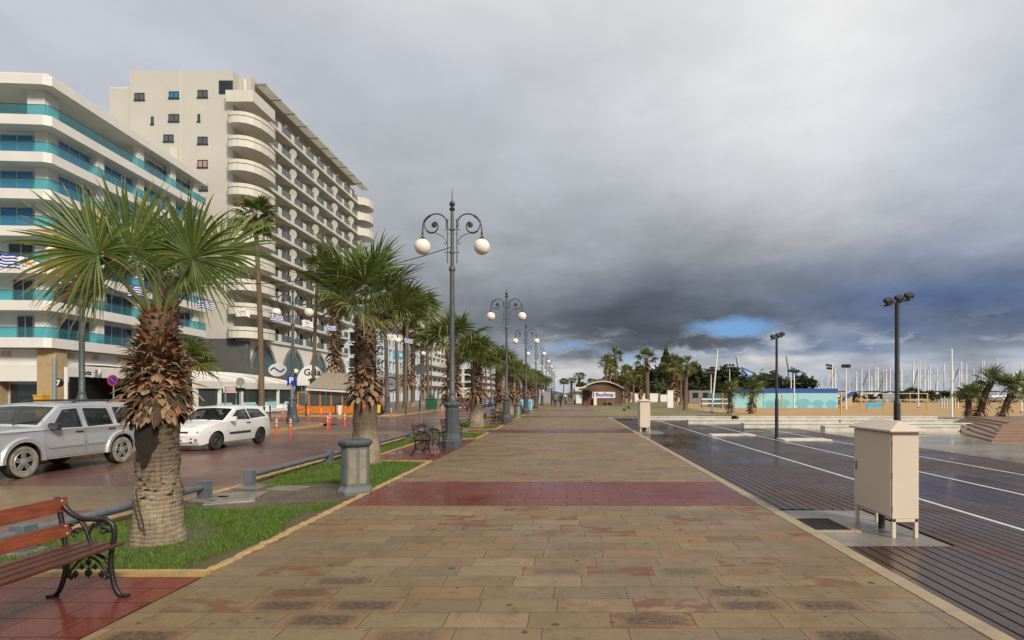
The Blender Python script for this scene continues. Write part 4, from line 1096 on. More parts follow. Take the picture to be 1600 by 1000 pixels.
# ---------------------------------------------------------------- litter bins
def make_bin(label, loc, group):
    root = thing('litter_bin', label, 'litter bin', loc, R(8), group); o8 = R(22.5)
    b = MB(); b.lathe([(.30, -.02), (.295, .05), (.235, .12), (.235, .80)], 8, rot=o8)
    b.build('body', 'bingrey', root, bevel=.006)
    pn = MB()
    for i in range(8):
        th = 2*math.pi*i/8; m_ = Matrix.Rotation(th, 3, 'Z'); r = .235*math.cos(o8)
        pn.cbox((math.cos(th)*r, math.sin(th)*r, .46), (.012, .125, .58), 1 if i in (6, 7) else 0, m_)
    pn.build('side_panel', ['bingrey', 'binwear'], root, bevel=.004)
    l = MB(); l.lathe([(.24, .79), (.285, .83), (.29, .87), (.265, .905), (.22, .92), (.15, .905), (.15, .85)], 8, rot=o8, cap=False)
    l.lathe([(.14, .80), (.14, .81)], 8); l.build('lid_rim', 'lampgrey', root, bevel=.006)
    h = MB(); h.box(-.06, .06, -.03, .03, .905, .935); h.build('lid_knob', 'lampgrey', root, bevel=.006)
    return root
lb = make_bin('grey octagonal litter bin with worn front panels on the lawn edge', (-3.64, 9.80, 0), 'octagonal litter bins')
dup(lb, (-3.62, 41.4, 0), R(30), 'octagonal litter bin at the lawn edge just past the second lamp post')

# ---------------------------------------------------------------- low tube railing
def make_rail(y0, y1, posts, label, group='low railings along the road kerb'):
    root = thing('tube_railing', label, 'railing', (-5.82, y0, 0), 0, group)
    for p in posts:
        b = MB(); b.box(-.075, .075, p-y0-.085, p-y0+.085, -.05, .30); b.build('post', 'railgrey', root, bevel=.008)
        f = MB(); f.box(-.14, .14, p-y0-.15, p-y0+.15, -.05, .025); f.build('post_footing', 'concrete', root, bevel=.01)
    r = MB(); r.tube([(-.0, posts[0]-y0-.02, .205), (0, posts[-1]-y0+.02, .205)], .05, 14); r.build('rail', 'railgrey', root, smooth=50)
make_rail(2.4, 9.2, (2.4, 6.1, 9.15), 'low grey tube railing beside the nearest bench and palm')
RN = ['low tube railing behind the litter bin, starting past the muddy gap', 'low tube railing behind the second palm group past the red band', 'low tube railing along the kerb beyond the second lamp post', 'low tube railing farthest along the kerb']
for k, l in enumerate(RN):
    y0 = bands[k]+2.3+(-.5 if k == 0 else .2); y1 = bands[k+1]-.2
    make_rail(y0, y1, [y0+(y1-y0)*i/4 for i in range(5)], l)

# ---------------------------------------------------------------- electric cabinets, grate
def make_cabinet(label, loc, w, d, z0, z1, group):
    root = thing('electric_cabinet', label, 'cabinet', loc, 0, group)
    b = MB(); b.box(-w/2, w/2, -d/2, d/2, z0, z1); b.build('body', 'cabinet', root, bevel=.004)
    dr = MB(); dr.box(-w/2-.016, -w/2-.001, -d/2+.018, d/2-.018, z0+.02, z1-.02); o = dr.build('door', 'cabinet', root, bevel=.004)
    hb = MB(); hb.box(-w/2-.03, -w/2-.017, d/2-.10, d/2-.07, z0+.5, z0+.62); hb.build('handle', 'steel', o, bevel=.003)
    for z in (z0+.12, (z0+z1)/2, z1-.14):
        h = MB(); h.tube([(-w/2-.008, -d/2-.006, z-.035), (-w/2-.008, -d/2-.006, z+.035)], .008, 8); h.build('hinge', 'steel', root)
    r = MB(); e = .055; x0, x1, y0, y1 = -w/2-e, w/2+e, -d/2-e, d/2+e
    vs = [(x0, y0, z1), (x1, y0, z1), (x1, y1, z1), (x0, y1, z1), (x0, y0, z1+.022), (x1, y0, z1+.022), (x1, y1, z1+.022), (x0, y1, z1+.022), (0, y0+.20, z1+.135), (0, y1-.20, z1+.135)]
    r.add(vs, [(3,2,1,0), (0,1,5,4), (1,2,6,5), (2,3,7,6), (3,0,4,7), (4,5,8), (5,6,9,8), (6,7,9), (7,4,8,9)])
    r.build('roof', 'cabinetroof', root, bevel=.004)
    for x in (-w/2+.025, w/2-.025):
        for y in (-d/2+.025, d/2-.025):
            l = MB(); l.box(x-.022, x+.022, y-.022, y+.022, -.01, z0); l.build('leg', 'cabinet', root, bevel=.003)
    f = MB(); f.box(-w/2+.003, w/2-.003, -d/2+.003, -d/2+.042, z0-.04, z0-.001)
    for x in (-w/2+.025, w/2-.025): f.box(x-.016, x+.016, -d/2-.002, -d/2+.002, z0-.03, z0-.006, 1)
    f.build('base_frame', ['cabinet', 'black'], root)
    c = MB(); c.tube([(-.02, .05, 0), (-.02, .05, z0)], .035, 10); c.tube([(.05, .12, 0), (.05, .12, z0)], .02, 8); c.build('cable_duct', 'darkplastic', root)
    return root
make_cabinet('cream metal electric cabinet with hipped roof standing on the wet deck', (4.155, 7.45, ZD-.012), .325, .92, .235, 1.30, 'electric cabinets')
make_cabinet('smaller cream cabinet on thin legs farther along the deck edge', (3.56, 26.3, ZD+.006), .46, .7, .25, 1.40, 'electric cabinets')
gr = thing('drain_grate', 'square iron grate in a stone frame beside the electric cabinet', 'grate', (3.39, 7.66, ZD))
g = MB()
for i in range(17): g.box(-.27+i*.033, -.262+i*.033, -.34, .34, -.02, .008)
for i in range(13): g.box(-.275, .275, -.335+i*.055, -.327+i*.055, -.02, .0075)
g.build('grid', 'blackpole', gr)
f = MB()
for a in ((-.33, -.278, -.42, .42), (.278, .36, -.42, .42), (-.277, .277, -.42, -.343), (-.277, .277, .343, .42)): f.box(*a, -.1, .012)
f.build('frame', 'edging', gr, bevel=.008)

# ---------------------------------------------------------------- black floodlight posts on the deck
def make_flood(label, loc, group, rz=0.):
    root = thing('floodlight_post', label, 'floodlight', loc, rz, group)
    p = MB(); p.lathe([(.074, -.05), (.074, 1.50), (.070, 1.54), (.054, 1.58), (.050, 3.92)], 16); p.lathe([(.15, 0), (.15, .02)], 16); p.build('pole', 'blackpole', root, smooth=40)
    a = MB(); a.cbox((0, 0, 3.93), (.62, .05, .05), 0, Matrix.Rotation(R(-14), 3, 'Y')); a.build('crossbar', 'blackpole', root)
    for i, x in enumerate((-.22, .04, .27)):
        h = MB(); z = 4.03+x*.25; rt = Matrix.Rotation(R(-14), 3, 'Y') @ Matrix.Rotation(R(35), 3, 'X')
        h.cbox((x, -.02, z), (.17, .16, .10), 0, rt); h.cbox((x, -.02, z-.07), (.05, .05, .10), 0)
        ho = h.build('lamp_head', 'blackpole', root, bevel=.015)
        q = MB(); q.cbox(Vector((x, -.02, z))+rt @ Vector((0, -.088, 0)), (.145, .006, .08), 0, rt); q.build('lens', 'floodglass', ho)
    return root
fl = make_flood('black floodlight post rising behind the cream cabinet', (7.88, 13.6, ZD), 'black floodlight posts')
dup(fl, (8.17, 22.2, ZD), R(20), 'black floodlight post standing at the white floor slab on the deck', (.92, .92, 1.0))

# ---------------------------------------------------------------- road signs, bollards, posts
def sign_root(label, loc, rz=0.): return thing('road_sign', label, 'road sign', loc, rz, 'road signs')
def disc_sign(label, loc, h, r, face='signgrey', rz=0., back=True, clamp=True):
    root = sign_root(label, loc, rz)
    p = MB(); p.tube([(0, 0, -.1), (0, 0, h+r*.5)], .03, 10); p.build('pole', 'pole_grey', root, smooth=40)
    q = MB(); q.lathe([(r, -.045), (r, -.037)], 28, (0, 0, h), axis='y'); q.lathe([(r+.008, -.042), (r+.008, -.036)], 28, (0, 0, h), axis='y'); q.build('sign_plate', face, root)
    return root
s1 = disc_sign('grey back of a round road sign on a pole behind the dark bench', (-6.3, 24.6, -.06), 2.82, .24)
cl = MB(); cl.cbox((0, -.03, 2.75), (.10, .05, .03)); cl.cbox((0, -.03, 2.95), (.10, .05, .03)); cl.build('clamp', 'pole_grey', s1)
s2 = disc_sign('dark round sign back with a small plate, seen above the white hatchback', (-17.3, 30.2, ZS), 2.3, .22)
q = MB(); q.box(-.24, .24, -.05, -.04, 1.78, 1.98); q.build('lower_plate', 'black', s2)
sp = thing('grey_post', 'plain thin grey post just left of the dark round sign back', 'post', (-18.1, 30.2, ZS)); 
q = MB(); q.tube([(0, 0, -.1), (0, 0, 2.05)], .03, 8); q.build('pole', 'pole_grey', sp)
pb = thing('notice_board', 'white notice board with red lines, left of the dark round sign back', 'notice', (-18.1, 30.6, ZS))
q = MB(); q.box(-.36, .36, -.02, .02, 1.72, 2.12); 
q.build('panel', 'white', pb)
q = MB()
for i in range(5): q.box(-.30, .30-.08*(i % 2), -.026, -.0215, 1.77+.065*i, 1.795+.065*i)
q.build('text_lines', 'signred', pb)
for x in (-.3, .3):
    q = MB(); q.tube([(x, .03, -.1), (x, .03, 2.0)], .025, 8); q.build('post', 'pole_grey', pb)
s3 = sign_root('blue square parking sign with white P on a pole at the kerb corner', (-14.55, 30.1, ZS))
q = MB(); q.tube([(0, 0, -.1), (0, 0, 2.6)], .03, 10); q.build('pole', 'pole_grey', s3)
q = MB(); q.box(-.22, .22, -.05, -.035, 2.06, 2.60); po = q.build('sign_plate', 'signblue', s3)
q = MB(); text_into(q, 'P', .44, (0, -.054, 2.36), (1, 0, 0), (0, 0, 1), .002, bold=.012); q.box(-.13, .02, -.055, -.051, 2.10, 2.13); q.build('lettering', 'white', po)
q = MB(); q.lathe([(.085, -.05), (.085, .06), (.05, .10), (.05, .9), (.06, .95), (.02, 1.0)], 10); q.build('post_sleeve', 'lampgrey', s3)
s4 = sign_root('round blue and red no-stopping sign above the silver car', (-20.3, 25.5, ZS))
q = MB(); q.tube([(0, 0, -.1), (0, 0, 2.5)], .03, 10); q.build('pole', 'pole_grey', s4)
q = MB(); q.lathe([(.235, -.045), (.235, -.037)], 26, (0, 0, 2.26), axis='y'); po = q.build('sign_plate', 'signblue', s4)
q = MB(); k = 24
for i in range(k):
    a0, a1 = 2*math.pi*i/k, 2*math.pi*(i+1)/k
    q.add([(math.cos(a)*r, yy, 2.26+math.sin(a)*r) for yy in (-.052, -.046) for a, r in ((a0, .25), (a1, .25), (a1, .19), (a0, .19))], [(0,1,2,3), (4,7,6,5), (0,4,5,1), (2,6,7,3)])
q.cbox((0, -.0495, 2.26), (.38, .005, .05), 0, Matrix.Rotation(R(45), 3, 'Y')); q.build('red_ring', 'signred', po)
def make_bollard(label, loc, group):
    root = thing('traffic_bollard', label, 'bollard', loc, 0, group)
    b = MB(); b.lathe([(.10, 0), (.10, .025), (.05, .04), (.043, .06), (.043, .70), (.03, .73)], 14); b.build('post', 'redplastic', root, smooth=40)
    for z in (.42, .56, .655):
        w = MB(); w.lathe([(.046, z-.022), (.046, z+.022)], 14, cap=False); w.build('white_band', 'whiteplastic', root)
    return root
BLL = 'red and white flexible bollards'
bo = make_bollard('red flexible bollard by the tail of the white hatchback, left of two', G(432, 680, ZR), BLL)
for px, py, l, z in ((454, 680, 'red flexible bollard by the kerb corner, right of the two at the white hatchback', ZR), (512, 671, 'red bollard in the side-street mouth, front one of the overlapping pair', ZR),
                  (515.5, 664, 'red bollard in the side-street mouth, rear one of the overlapping pair', ZR), (538.5, 666, 'red bollard in the side-street mouth, just left of the litter-bin palm', ZR),
                  (442, 655.5, 'red bollard in front of the white pavilion end', ZS), (482, 655, 'red bollard right of the lamp post, in front of the orange terrace', ZR), (502, 653, 'red bollard in front of the middle of the orange terrace', ZR),
                  (611, 652, 'red bollard at the far kerb right of the litter-bin palm', ZR), (691, 648, 'red bollard at the far kerb beside the first lamp post', ZR)):
    dup(bo, G(px, py, z), 0, l)
def make_chain_post(label, loc, group):
    root = thing('chain_post', label, 'post', loc, 0, group)
    b = MB(); b.lathe([(.10, 0), (.10, .04), (.06, .08), (.045, .16), (.04, .72), (.06, .76), (.04, .80)], 12); b.sphere((0, 0, .86), .065, 12, 8); b.build('shaft', 'blackpole', root, smooth=40)
    return root
CPs = [(422, 657), (413, 659), (450, 650), (478, 650.5), (524, 648), (634, 647.5)]
CL = ['dark chain post at the tail of the white hatchback', 'dark chain post half behind the white hatchback', 'dark chain post left of the lamp post at the pavilion corner', 'dark chain post right of the lamp post at the terrace', 'dark post before the right end of the orange terrace', 'dark post beside the sandwich board']
cp = None
for (px, py), l in zip(CPs, CL):
    if cp is None: cp = make_chain_post(l, G(px, py, ZS), 'dark pavement posts')
    else: dup(cp, G(px, py, ZS), 0, l)
def chain(a, b, label):
    a, b = Vector(a), Vector(b); pts = []
    for i in range(13):
        f = i/12; p = a.lerp(b, f); p.z -= .28*4*f*(1-f); pts.append(p)
    m_ = MB(); m_.tube(pts, .016, 5); tag(m_.build('hanging_chain', 'blackpole'), label, 'chain', 'hanging chains')
up = Vector((0, 0, .7))
chain(G(422, 657, ZS)+up, G(450, 650, ZS)+up, 'iron chain hanging between posts by the pavilion')
chain(G(450, 650, ZS)+up, G(478, 650.5, ZS)+up, 'iron chain hanging between posts before the terrace')
# ---------------------------------------------------------------- cars
def make_car(label, cat_, loc, rz, paint_, sp, group=None):
    root = thing(sp['name'], label, cat_, loc, rz, group)
    hw, belt, th = sp['hw'], sp['belt'], sp['tumble']
    def Wd(x, z):
        w = hw
        if z > belt: w -= (z-belt)*th+.02*min(1, (z-belt)/.05)
        elif z < .55: w -= (.55-z)*.10
        else: w -= .018*abs(z-.62)/.3
        f0, r0 = sp['front']-.75, sp['rear']+.75
        if x > f0: w -= sp.get('ft', .17)*((x-f0)/.75)**2.2
        if x < r0: w -= .10*((r0-x)/.75)**2.2
        return w
    ra = sp['arch']; zb = sp['sill']
    pts = list(sp['top'])                              # front bottom, over the top, to rear bottom
    nt_ = len(pts); glass_edges = sp['glass']
    def archpts(xc):
        h = sp['wr']; a0 = math.degrees(math.asin(max(-1, (zb-h)/ra)))
        return [(xc+ra*math.cos(R(a)), h+ra*math.sin(R(a))) for a in np.linspace(180-a0, a0, 13)]
    pts += archpts(sp['xr'])+archpts(sp['xf'])
    n = len(pts)
    def side(mb, poly, holes=(), off=0., both=(1, -1), mi=0):
        loops = [list(poly)]+[list(h) for h in holes]
        tri = tessellate_polygon([[Vector((p[0], p[1], 0)) for p in l] for l in loops])
        allp = [p for l in loops for p in l]
        bm = bmesh.new(); vs = [bm.verts.new((p[0], p[1], 0)) for p in allp]
        for tr in tri:
            try: bm.faces.new([vs[i] for i in tr])
            except ValueError: pass
        zs = [.4, .5, .6, .7, .8, .9, belt, belt+.05, belt+.2, belt+.35]
        for z in zs: bmesh.ops.bisect_plane(bm, geom=bm.verts[:]+bm.edges[:]+bm.faces[:], plane_co=(0, z, 0), plane_no=(0, 1, 0), dist=1e-5)
        for x in [sp['front']-.1*i for i in range(1, 8)]+[sp['rear']+.1*i for i in range(1, 8)]:
            bmesh.ops.bisect_plane(bm, geom=bm.verts[:]+bm.edges[:]+bm.faces[:], plane_co=(x, 0, 0), plane_no=(1, 0, 0), dist=1e-5)
        bm.verts.index_update()
        for sg in both:
            mb.add([(v.co.x, sg*(Wd(v.co.x, v.co.y)+off), v.co.y) for v in bm.verts],
                   [tuple(v.index for v in (f.verts if (f.normal.z > 0) != (sg > 0) else reversed(f.verts[:]))) for f in bm.faces], mi)
        bm.free()
    body, glass, rearglass = MB(), MB(), MB()
    cut = [d['poly'] for d in sp['doors']]
    side(body, pts, [w for w in sp['sidewin']]+cut)
    fr = [-1, -.9, -.5, 0, .5, .9, 1]
    def rimpt(p, f, gi=0):
        w = Wd(*p); z = p[1]; crown = sp['crown'] if z > belt-.25 and p in sp['top'] else 0.
        xc = (.05*(1-f*f) if p in sp['top'] and p[0] > 0 else (-.05*(1-f*f) if p in sp['top'] else 0))
        return (p[0]+xc, f*w, z+crown*(1-f*f))
    for i in range(n):
        a, b = pts[i], pts[(i+1) % n]
        isg = i in glass_edges
        under = i >= nt_-1
        ts = [0, .07, .93, 1] if isg else [0, 1]
        for k in range(len(ts)-1):
            p = (a[0]+(b[0]-a[0])*ts[k], a[1]+(b[1]-a[1])*ts[k]); q = (a[0]+(b[0]-a[0])*ts[k+1], a[1]+(b[1]-a[1])*ts[k+1])
            def rp(pt, t_, f):
                A_, B_ = rimpt(a, f), rimpt(b, f)
                return tuple(A_[j]+(B_[j]-A_[j])*t_ for j in range(3))
            for j in range(len(fr)-1):
                quad = [rp(p, ts[k], fr[j]), rp(q, ts[k+1], fr[j]), rp(q, ts[k+1], fr[j+1]), rp(p, ts[k], fr[j+1])]
                if isg and k == 1 and 0 < j < 5: (glass if i == glass_edges[0] else rearglass).add(quad, [(0, 1, 2, 3)])
                else: body.add(quad, [(0, 1, 2, 3)], 1 if under else 0)
    bo_ = body.build('body', [paint_, 'black'], root, smooth=32)
    glass.build('windscreen', 'carglass', root, smooth=50); rearglass.build('rear_window', 'carglass', root, smooth=50)
    for w in sp['sidewin']:
        for sg in (1, -1):
            g_ = MB(); side(g_, w, off=-.012, both=(sg,)); g_.build('side_window', 'carglass', root)
            s_ = MB()
            for p, q in zip(w, w[1:]+w[:1]): s_.tube([(p[0], sg*(Wd(*p)+.0), p[1]), (q[0], sg*(Wd(*q)+.0), q[1])], .014, 5)
            s_.build('window_seal', 'darkplastic', root)
    for d in sp['doors']:
        cx_ = sum(p[0] for p in d['poly'])/len(d['poly']); cz_ = sum(p[1] for p in d['poly'])/len(d['poly'])
        sh = [(p[0]+(.006 if p[0] < cx_ else -.006), p[1]+(.006 if p[1] < cz_ else -.006)) for p in d['poly']]
        for sg in (1, -1):
            m_ = MB(); side(m_, sh, [d['win']], both=(sg,)); do = m_.build('door', paint_, root, smooth=32)
            g_ = MB(); side(g_, d['win'], off=-.012, both=(sg,)); g_.build('window', 'carglass', do)
            s_ = MB(); w = d['win']
            for p, q in zip(w, w[1:]+w[:1]): s_.tube([(p[0], sg*(Wd(*p)+.0), p[1]), (q[0], sg*(Wd(*q)+.0), q[1])], .015, 5)
            s_.build('window_seal', 'darkplastic', do)
            hx, hz = d['handle']; y = sg*(Wd(hx, hz)+.012)
            h = MB(); h.cbox((hx, y, hz), (.20, .035, .035), 0); h.build('handle', sp['hcol'], do, bevel=.012)
            if sp.get('trim'):
                xs = [p[0] for p in d['poly'] if p[1] < .7]; x0, x1 = min(xs)+.03, max(xs)-.03; tz = sp['trim']
                if d.get('trimx'): x0, x1 = d['trimx']
                t_ = MB(); N = 6
                for i in range(N):
                    xa, xb = x0+(x1-x0)*i/N, x0+(x1-x0)*(i+1)/N
                    t_.add([(xa, sg*(Wd(xa, tz)+.016), tz-.03), (xb, sg*(Wd(xb, tz)+.016), tz-.03), (xb, sg*(Wd(xb, tz)+.016), tz+.03), (xa, sg*(Wd(xa, tz)+.016), tz+.03),
                            (xa, sg*(Wd(xa, tz)-.01), tz-.04), (xb, sg*(Wd(xb, tz)-.01), tz-.04), (xb, sg*(Wd(xb, tz)-.01), tz+.04), (xa, sg*(Wd(xa, tz)-.01), tz+.04)],
                           [(0,1,2,3), (4,7,6,5), (0,4,5,1), (3,2,6,7)], 0)
                t_.build('trim_strip', sp.get('trimmat', paint_), do)
    # cabin
    c = MB(); x0, x1 = sp['cab']
    c.box(x0, x1, -hw+.12, hw-.12, zb+.05, zb+.12)
    c.box(x1-.12, x1+.25, -hw+.10, hw-.10, zb+.1, belt-.03)
    c.box(x0-.35, x0+.02, -hw+.10, hw-.10, zb+.1, belt-.08)
    c.build('cabin_floor', 'darkplastic', root)
    for sx in sp['seats']:
        for sy in (-.36, .36):
            s_ = MB(); s_.cbox((sx+.2, sy, .60), (.5, .48, .16)); s_.cbox((sx-.08, sy, .90), (.14, .46, .62), 0, Matrix.Rotation(R(-12), 3, 'Y')); s_.cbox((sx-.16, sy, 1.24), (.09, .26, .17)); s_.build('seat', 'seat', root, bevel=.05)
    st = MB(); kx = x1-.32; ring = [(kx+.10*math.sin(a), .36+.18*math.cos(a), belt-.03+.16*math.sin(a)) for a in [2*math.pi*i/16 for i in range(17)]]
    st.tube(ring, .015, 6); st.build('steering_wheel', 'black', root)
    # wheels
    for xc in (sp['xf'], sp['xr']):
        for sg in (1, -1):
            y0 = sg*(hw-.10); r = sp['wr']; w = sp['tw']; rr = sp['rr']
            t_ = MB()
            P = [(rr, -w*.5), (r-.03, -w*.5), (r-.005, -w*.38), (r, 0), (r-.005, w*.38), (r-.03, w*.5)]
            t_.lathe([(a, sg*b) for a, b in P], 32, (xc, y0, r), 0, 'y', cap=False)
            t_.lathe([(r-.025, sg*w*.505), (r-.06, sg*w*.54), (rr+.02, sg*w*.53), (rr-.004, sg*w*.45)], 32, (xc, y0, r), 1, 'y', cap=False)
            wo_ = t_.build('wheel', ['rubber', sp['wall']], root, smooth=40)
            rm = MB()
            rm.lathe([(rr, sg*w*.46), (rr-.012, sg*w*.50), (rr-.03, sg*w*.46), (rr-.035, sg*w*.1), (.01, sg*w*.1)], 32, (xc, y0, r), 1, 'y', cap=False)
            if sp['rim'] == 'alloy':
                rm.lathe([(rr+.002, sg*w*.46), (rr-.012, sg*w*.52), (rr-.03, sg*w*.48)], 32, (xc, y0, r), 0, 'y', cap=False)
                for s in range(5):
                    a = 2*math.pi*s/5+.3
                    for da in (-.13, .13):
                        m_ = Matrix.Rotation(-a, 3, 'Y')
                        c0 = Vector((xc, y0+sg*w*.42, r))+m_ @ Vector((rr*.52, 0, da*rr*.62))
                        rm.cbox(c0, (rr*.92, .025, .052), 0, m_)
                rm.lathe([(.075, sg*w*.40), (.07, sg*w*.52), (.03, sg*w*.54), (.004, sg*w*.54)], 16, (xc, y0, r), 0, 'y', cap=False)
            else:
                rm.lathe([(rr-.005, sg*w*.46), (rr-.03, sg*w*.40), (rr-.06, sg*w*.22), (.11, sg*w*.30), (.085, sg*w*.40), (.05, sg*w*.44), (.004, sg*w*.44)], 32, (xc, y0, r), 0, 'y', cap=False)
                for s in range(8):
                    a = 2*math.pi*s/8; rm.lathe([(.012, sg*w*.30), (.012, sg*w*.36)], 6, (xc+math.cos(a)*.14, y0, r+math.sin(a)*.14), 1, 'y')
            rm.build('rim', [sp['rimmat'], 'darkplastic'], wo_, smooth=40)
    # mirrors
    for sg in (1, -1):
        mx_, mz_ = sp['mirror']; y = sg*(Wd(mx_, mz_)+.10)
        m_ = MB(); m_.cbox((mx_, y, mz_), (.12, .22, .16)); m_.cbox((mx_, sg*(Wd(mx_, mz_)+.01), mz_-.05), (.08, .10, .05)); m_.build('mirror', sp['mirmat'] or paint_, root, bevel=.035)
    # arch flares
    if sp.get('flare'):
        for xc in (sp['xf'], sp['xr']):
            for sg in (1, -1):
                m_ = MB(); h = sp['wr']; A0 = archpts(xc)
                prof = []
                for (x, z) in A0:
                    dx, dz_ = x-xc, z-h; L = math.hypot(dx, dz_); ux, uz = dx/L, dz_/L
                    k = sp['flare']; yb = hw
                    q = [(x, yb-.03, z), (x, yb+.035, z), (x+ux*k*.75, yb+.038, z+uz*k*.75), (x+ux*k, yb+.012, z+uz*k), (x+ux*k, yb-.03, z+uz*k)]
                    prof.append([(a, sg*b, c_) for a, b, c_ in q])
                vs = [v for p in prof for v in p]; K = 5
                m_.add(vs, [(i*K+j, i*K+j+1, (i+1)*K+j+1, (i+1)*K+j) for i in range(len(prof)-1) for j in range(K-1)])
                m_.build('wheel_arch_flare', paint_, root, smooth=35)
    # lamps, grille, plate
    fx = sp['front']
    for sg in (1, -1):
        lx, lz, ly, lw, lh = sp['lamp']
        m_ = MB(); m_.cbox((lx, sg*ly, lz), (.30, lw, lh), 0, Matrix.Rotation(R(18), 3, 'Y') @ Matrix.Rotation(sg*R(-22), 3, 'Z')); m_.build('headlight', 'headlamp', root, bevel=.04, seg=3)
        if sp.get('amber'):
            m_ = MB(); ax, az, ay = sp['amber']; m_.cbox((ax, sg*ay, az), (.16, .05, lh*.9), 0, Matrix.Rotation(sg*R(-30), 3, 'Z')); m_.build('indicator', 'amber', root, bevel=.02)
        if sp.get('fog'):
            m_ = MB(); m_.lathe([(.06, 0), (.06, .05), (.04, .06)], 14, (fx-.04, sg*.55, .36), 0, 'x'); m_.build('fog_lamp', 'headlamp', root)
        m_ = MB(); rx = sp['rear']; m_.cbox((rx+.06, sg*(hw-.17), sp['tailz']), (.10, .16, .30)); m_.build('tail_light', 'signred', root, bevel=.03)
    g_ = MB()
    for (z, h, w) in sp['grille']: g_.cbox((fx-.005, 0, z), (.07, w, h))
    g_.build('grille', 'black', root, bevel=.01)
    p_ = MB(); p_.cbox((fx+.045, 0, sp['platez']), (.015, .50, .115)); po_ = p_.build('number_plate', 'white', root, bevel=.004)
    t_ = MB(); text_into(t_, sp['plate'], .10, (fx+.0545, 0, sp['platez']), (0, 1, 0), (0, 0, 1), .001, bold=.004); t_.build('plate_lettering', 'black', po_)
    wp = MB()
    for yy in (-.35, .25):
        cx0, cz0 = sp['cowl']; wp.tube([(cx0+.02, yy, cz0+.045), (cx0-.14, yy+.5, cz0+.07+.08)], .011, 6)
    wp.build('wiper', 'black', root)
    if sp.get('rails'):
        for sg in (1, -1):
            m_ = MB(); ys = sp['rails'][2]; z = sp['rails'][3]
            m_.tube([(sp['rails'][0], sg*ys, z-.05), (sp['rails'][0]-.12, sg*ys, z), (sp['rails'][1]+.12, sg*ys, z), (sp['rails'][1], sg*ys, z-.05)], .022, 8); m_.build('roof_rail', 'darkplastic', root, smooth=40)
    if sp.get('spoiler'):
        m_ = MB(); x, z = sp['spoiler']; m_.cbox((x, 0, z), (.26, 1.10, .035), 0, Matrix.Rotation(R(6), 3, 'Y')); m_.build('rear_spoiler', paint_, root, bevel=.015)
    if sp.get('aerial'):
        m_ = MB(); x, y, z = sp['aerial']; m_.tube([(x, y, z), (x-.02, y, z+.12)], .012, 6); m_.build('aerial', 'black', root)
    return root
SUV = dict(name='offroad_car', hw=.865, belt=.98, tumble=.30, crown=.03, front=2.19, rear=-2.22, arch=.415, sill=.33, wr=.345, xf=1.32, xr=-1.315, tw=.225, rr=.225, rim='alloy', rimmat='alloy', wall='dustrubber',
    top=[(1.76, .33), (2.12, .34), (2.19, .48), (2.18, .72), (2.14, .92), (2.02, 1.0), (1.5, 1.035), (.92, 1.06), (.30, 1.50), (.12, 1.545), (-.8, 1.57), (-1.75, 1.55), (-2.02, 1.50), (-2.17, 1.02), (-2.22, .75), (-2.20, .45), (-2.10, .36), (-1.76, .33)],
    glass=(7, 12), sidewin=[[(-1.22, 1.03), (-1.19, 1.43), (-1.80, 1.41), (-1.93, 1.05)]],
    doors=[dict(poly=[(.80, .36), (.82, .97), (.74, 1.03), (.27, 1.455), (-.20, 1.49), (-.215, .36)], win=[(.62, 1.02), (.25, 1.40), (-.13, 1.425), (-.145, 1.01)], handle=(-.06, .90), trimx=(-.17, .74)),
           dict(poly=[(-.245, .36), (-.235, 1.49), (-1.06, 1.47), (-1.13, 1.0), (-1.13, .78), (-.99, .70), (-.87, .55), (-.85, .36)], win=[(-.31, 1.01), (-.305, 1.425), (-.98, 1.405), (-1.06, 1.03)], handle=(-1.0, .915), trimx=(-.83, -.27))],
    hcol='darkplastic', trim=.60, cab=(-1.2, .75), seats=(.05, -.85), mirror=(.66, 1.05), mirmat='darkplastic', flare=.10, lamp=(2.10, .85, .62, .22, .2), tailz=.95,
    grille=[(.85, .16, .75)], platez=.52, plate='KXA 204', cowl=(.92, 1.06), rails=(-.15, -1.85, .60, 1.615), aerial=(.95, -.62, 1.07), ft=.10)
make_car('silver boxy off-road car with dusty lower doors parked beside the nearest palm', 'car', (-12.27, 13.28, ZR), R(-90), 'silver', SUV)
HAT = dict(name='hatchback_car', hw=.81, belt=.90, tumble=.36, crown=.035, front=1.80, rear=-1.90, arch=.335, sill=.24, wr=.285, xf=1.15, xr=-1.15, tw=.17, rr=.175, rim='steel', rimmat='steelrim', wall='rubber',
    top=[(1.52, .24), (1.74, .20), (1.80, .30), (1.80, .50), (1.74, .64), (1.66, .70), (1.30, .80), (.82, .885), (.05, 1.30), (-.15, 1.345), (-.75, 1.36), (-1.30, 1.325), (-1.52, 1.27), (-1.78, .90), (-1.86, .70), (-1.90, .50), (-1.88, .30), (-1.52, .24)],
    glass=(7, 12), sidewin=[[(-.60, .945), (-.52, 1.255), (-1.18, 1.225), (-1.50, .97)]],
    doors=[dict(poly=[(.60, .27), (.66, .80), (.60, .95), (.02, 1.275), (-.48, 1.30), (-.575, .90), (-.55, .27)], win=[(.48, .945), (.01, 1.22), (-.42, 1.25), (-.505, .925)], handle=(-.42, .80), trimx=(-.53, .58))],
    hcol='darkplastic', trim=.50, trimmat='darkplastic', cab=(-1.1, .6), seats=(-.1,), mirror=(.50, .955), mirmat=None, lamp=(1.60, .60, .53, .30, .15), amber=(1.50, .60, .715), fog=True, tailz=.78,
    grille=[(.60, .045, .62), (.40, .05, .9), (.30, .05, .9)], platez=.35, plate='PM 430', cowl=(.82, .885), spoiler=(-1.55, 1.295), ft=.16)
make_car('white three-door hatchback with dark steel wheels parked across the road', 'car', (-11.72, 19.1, ZR), R(-93), 'carwhite', HAT)
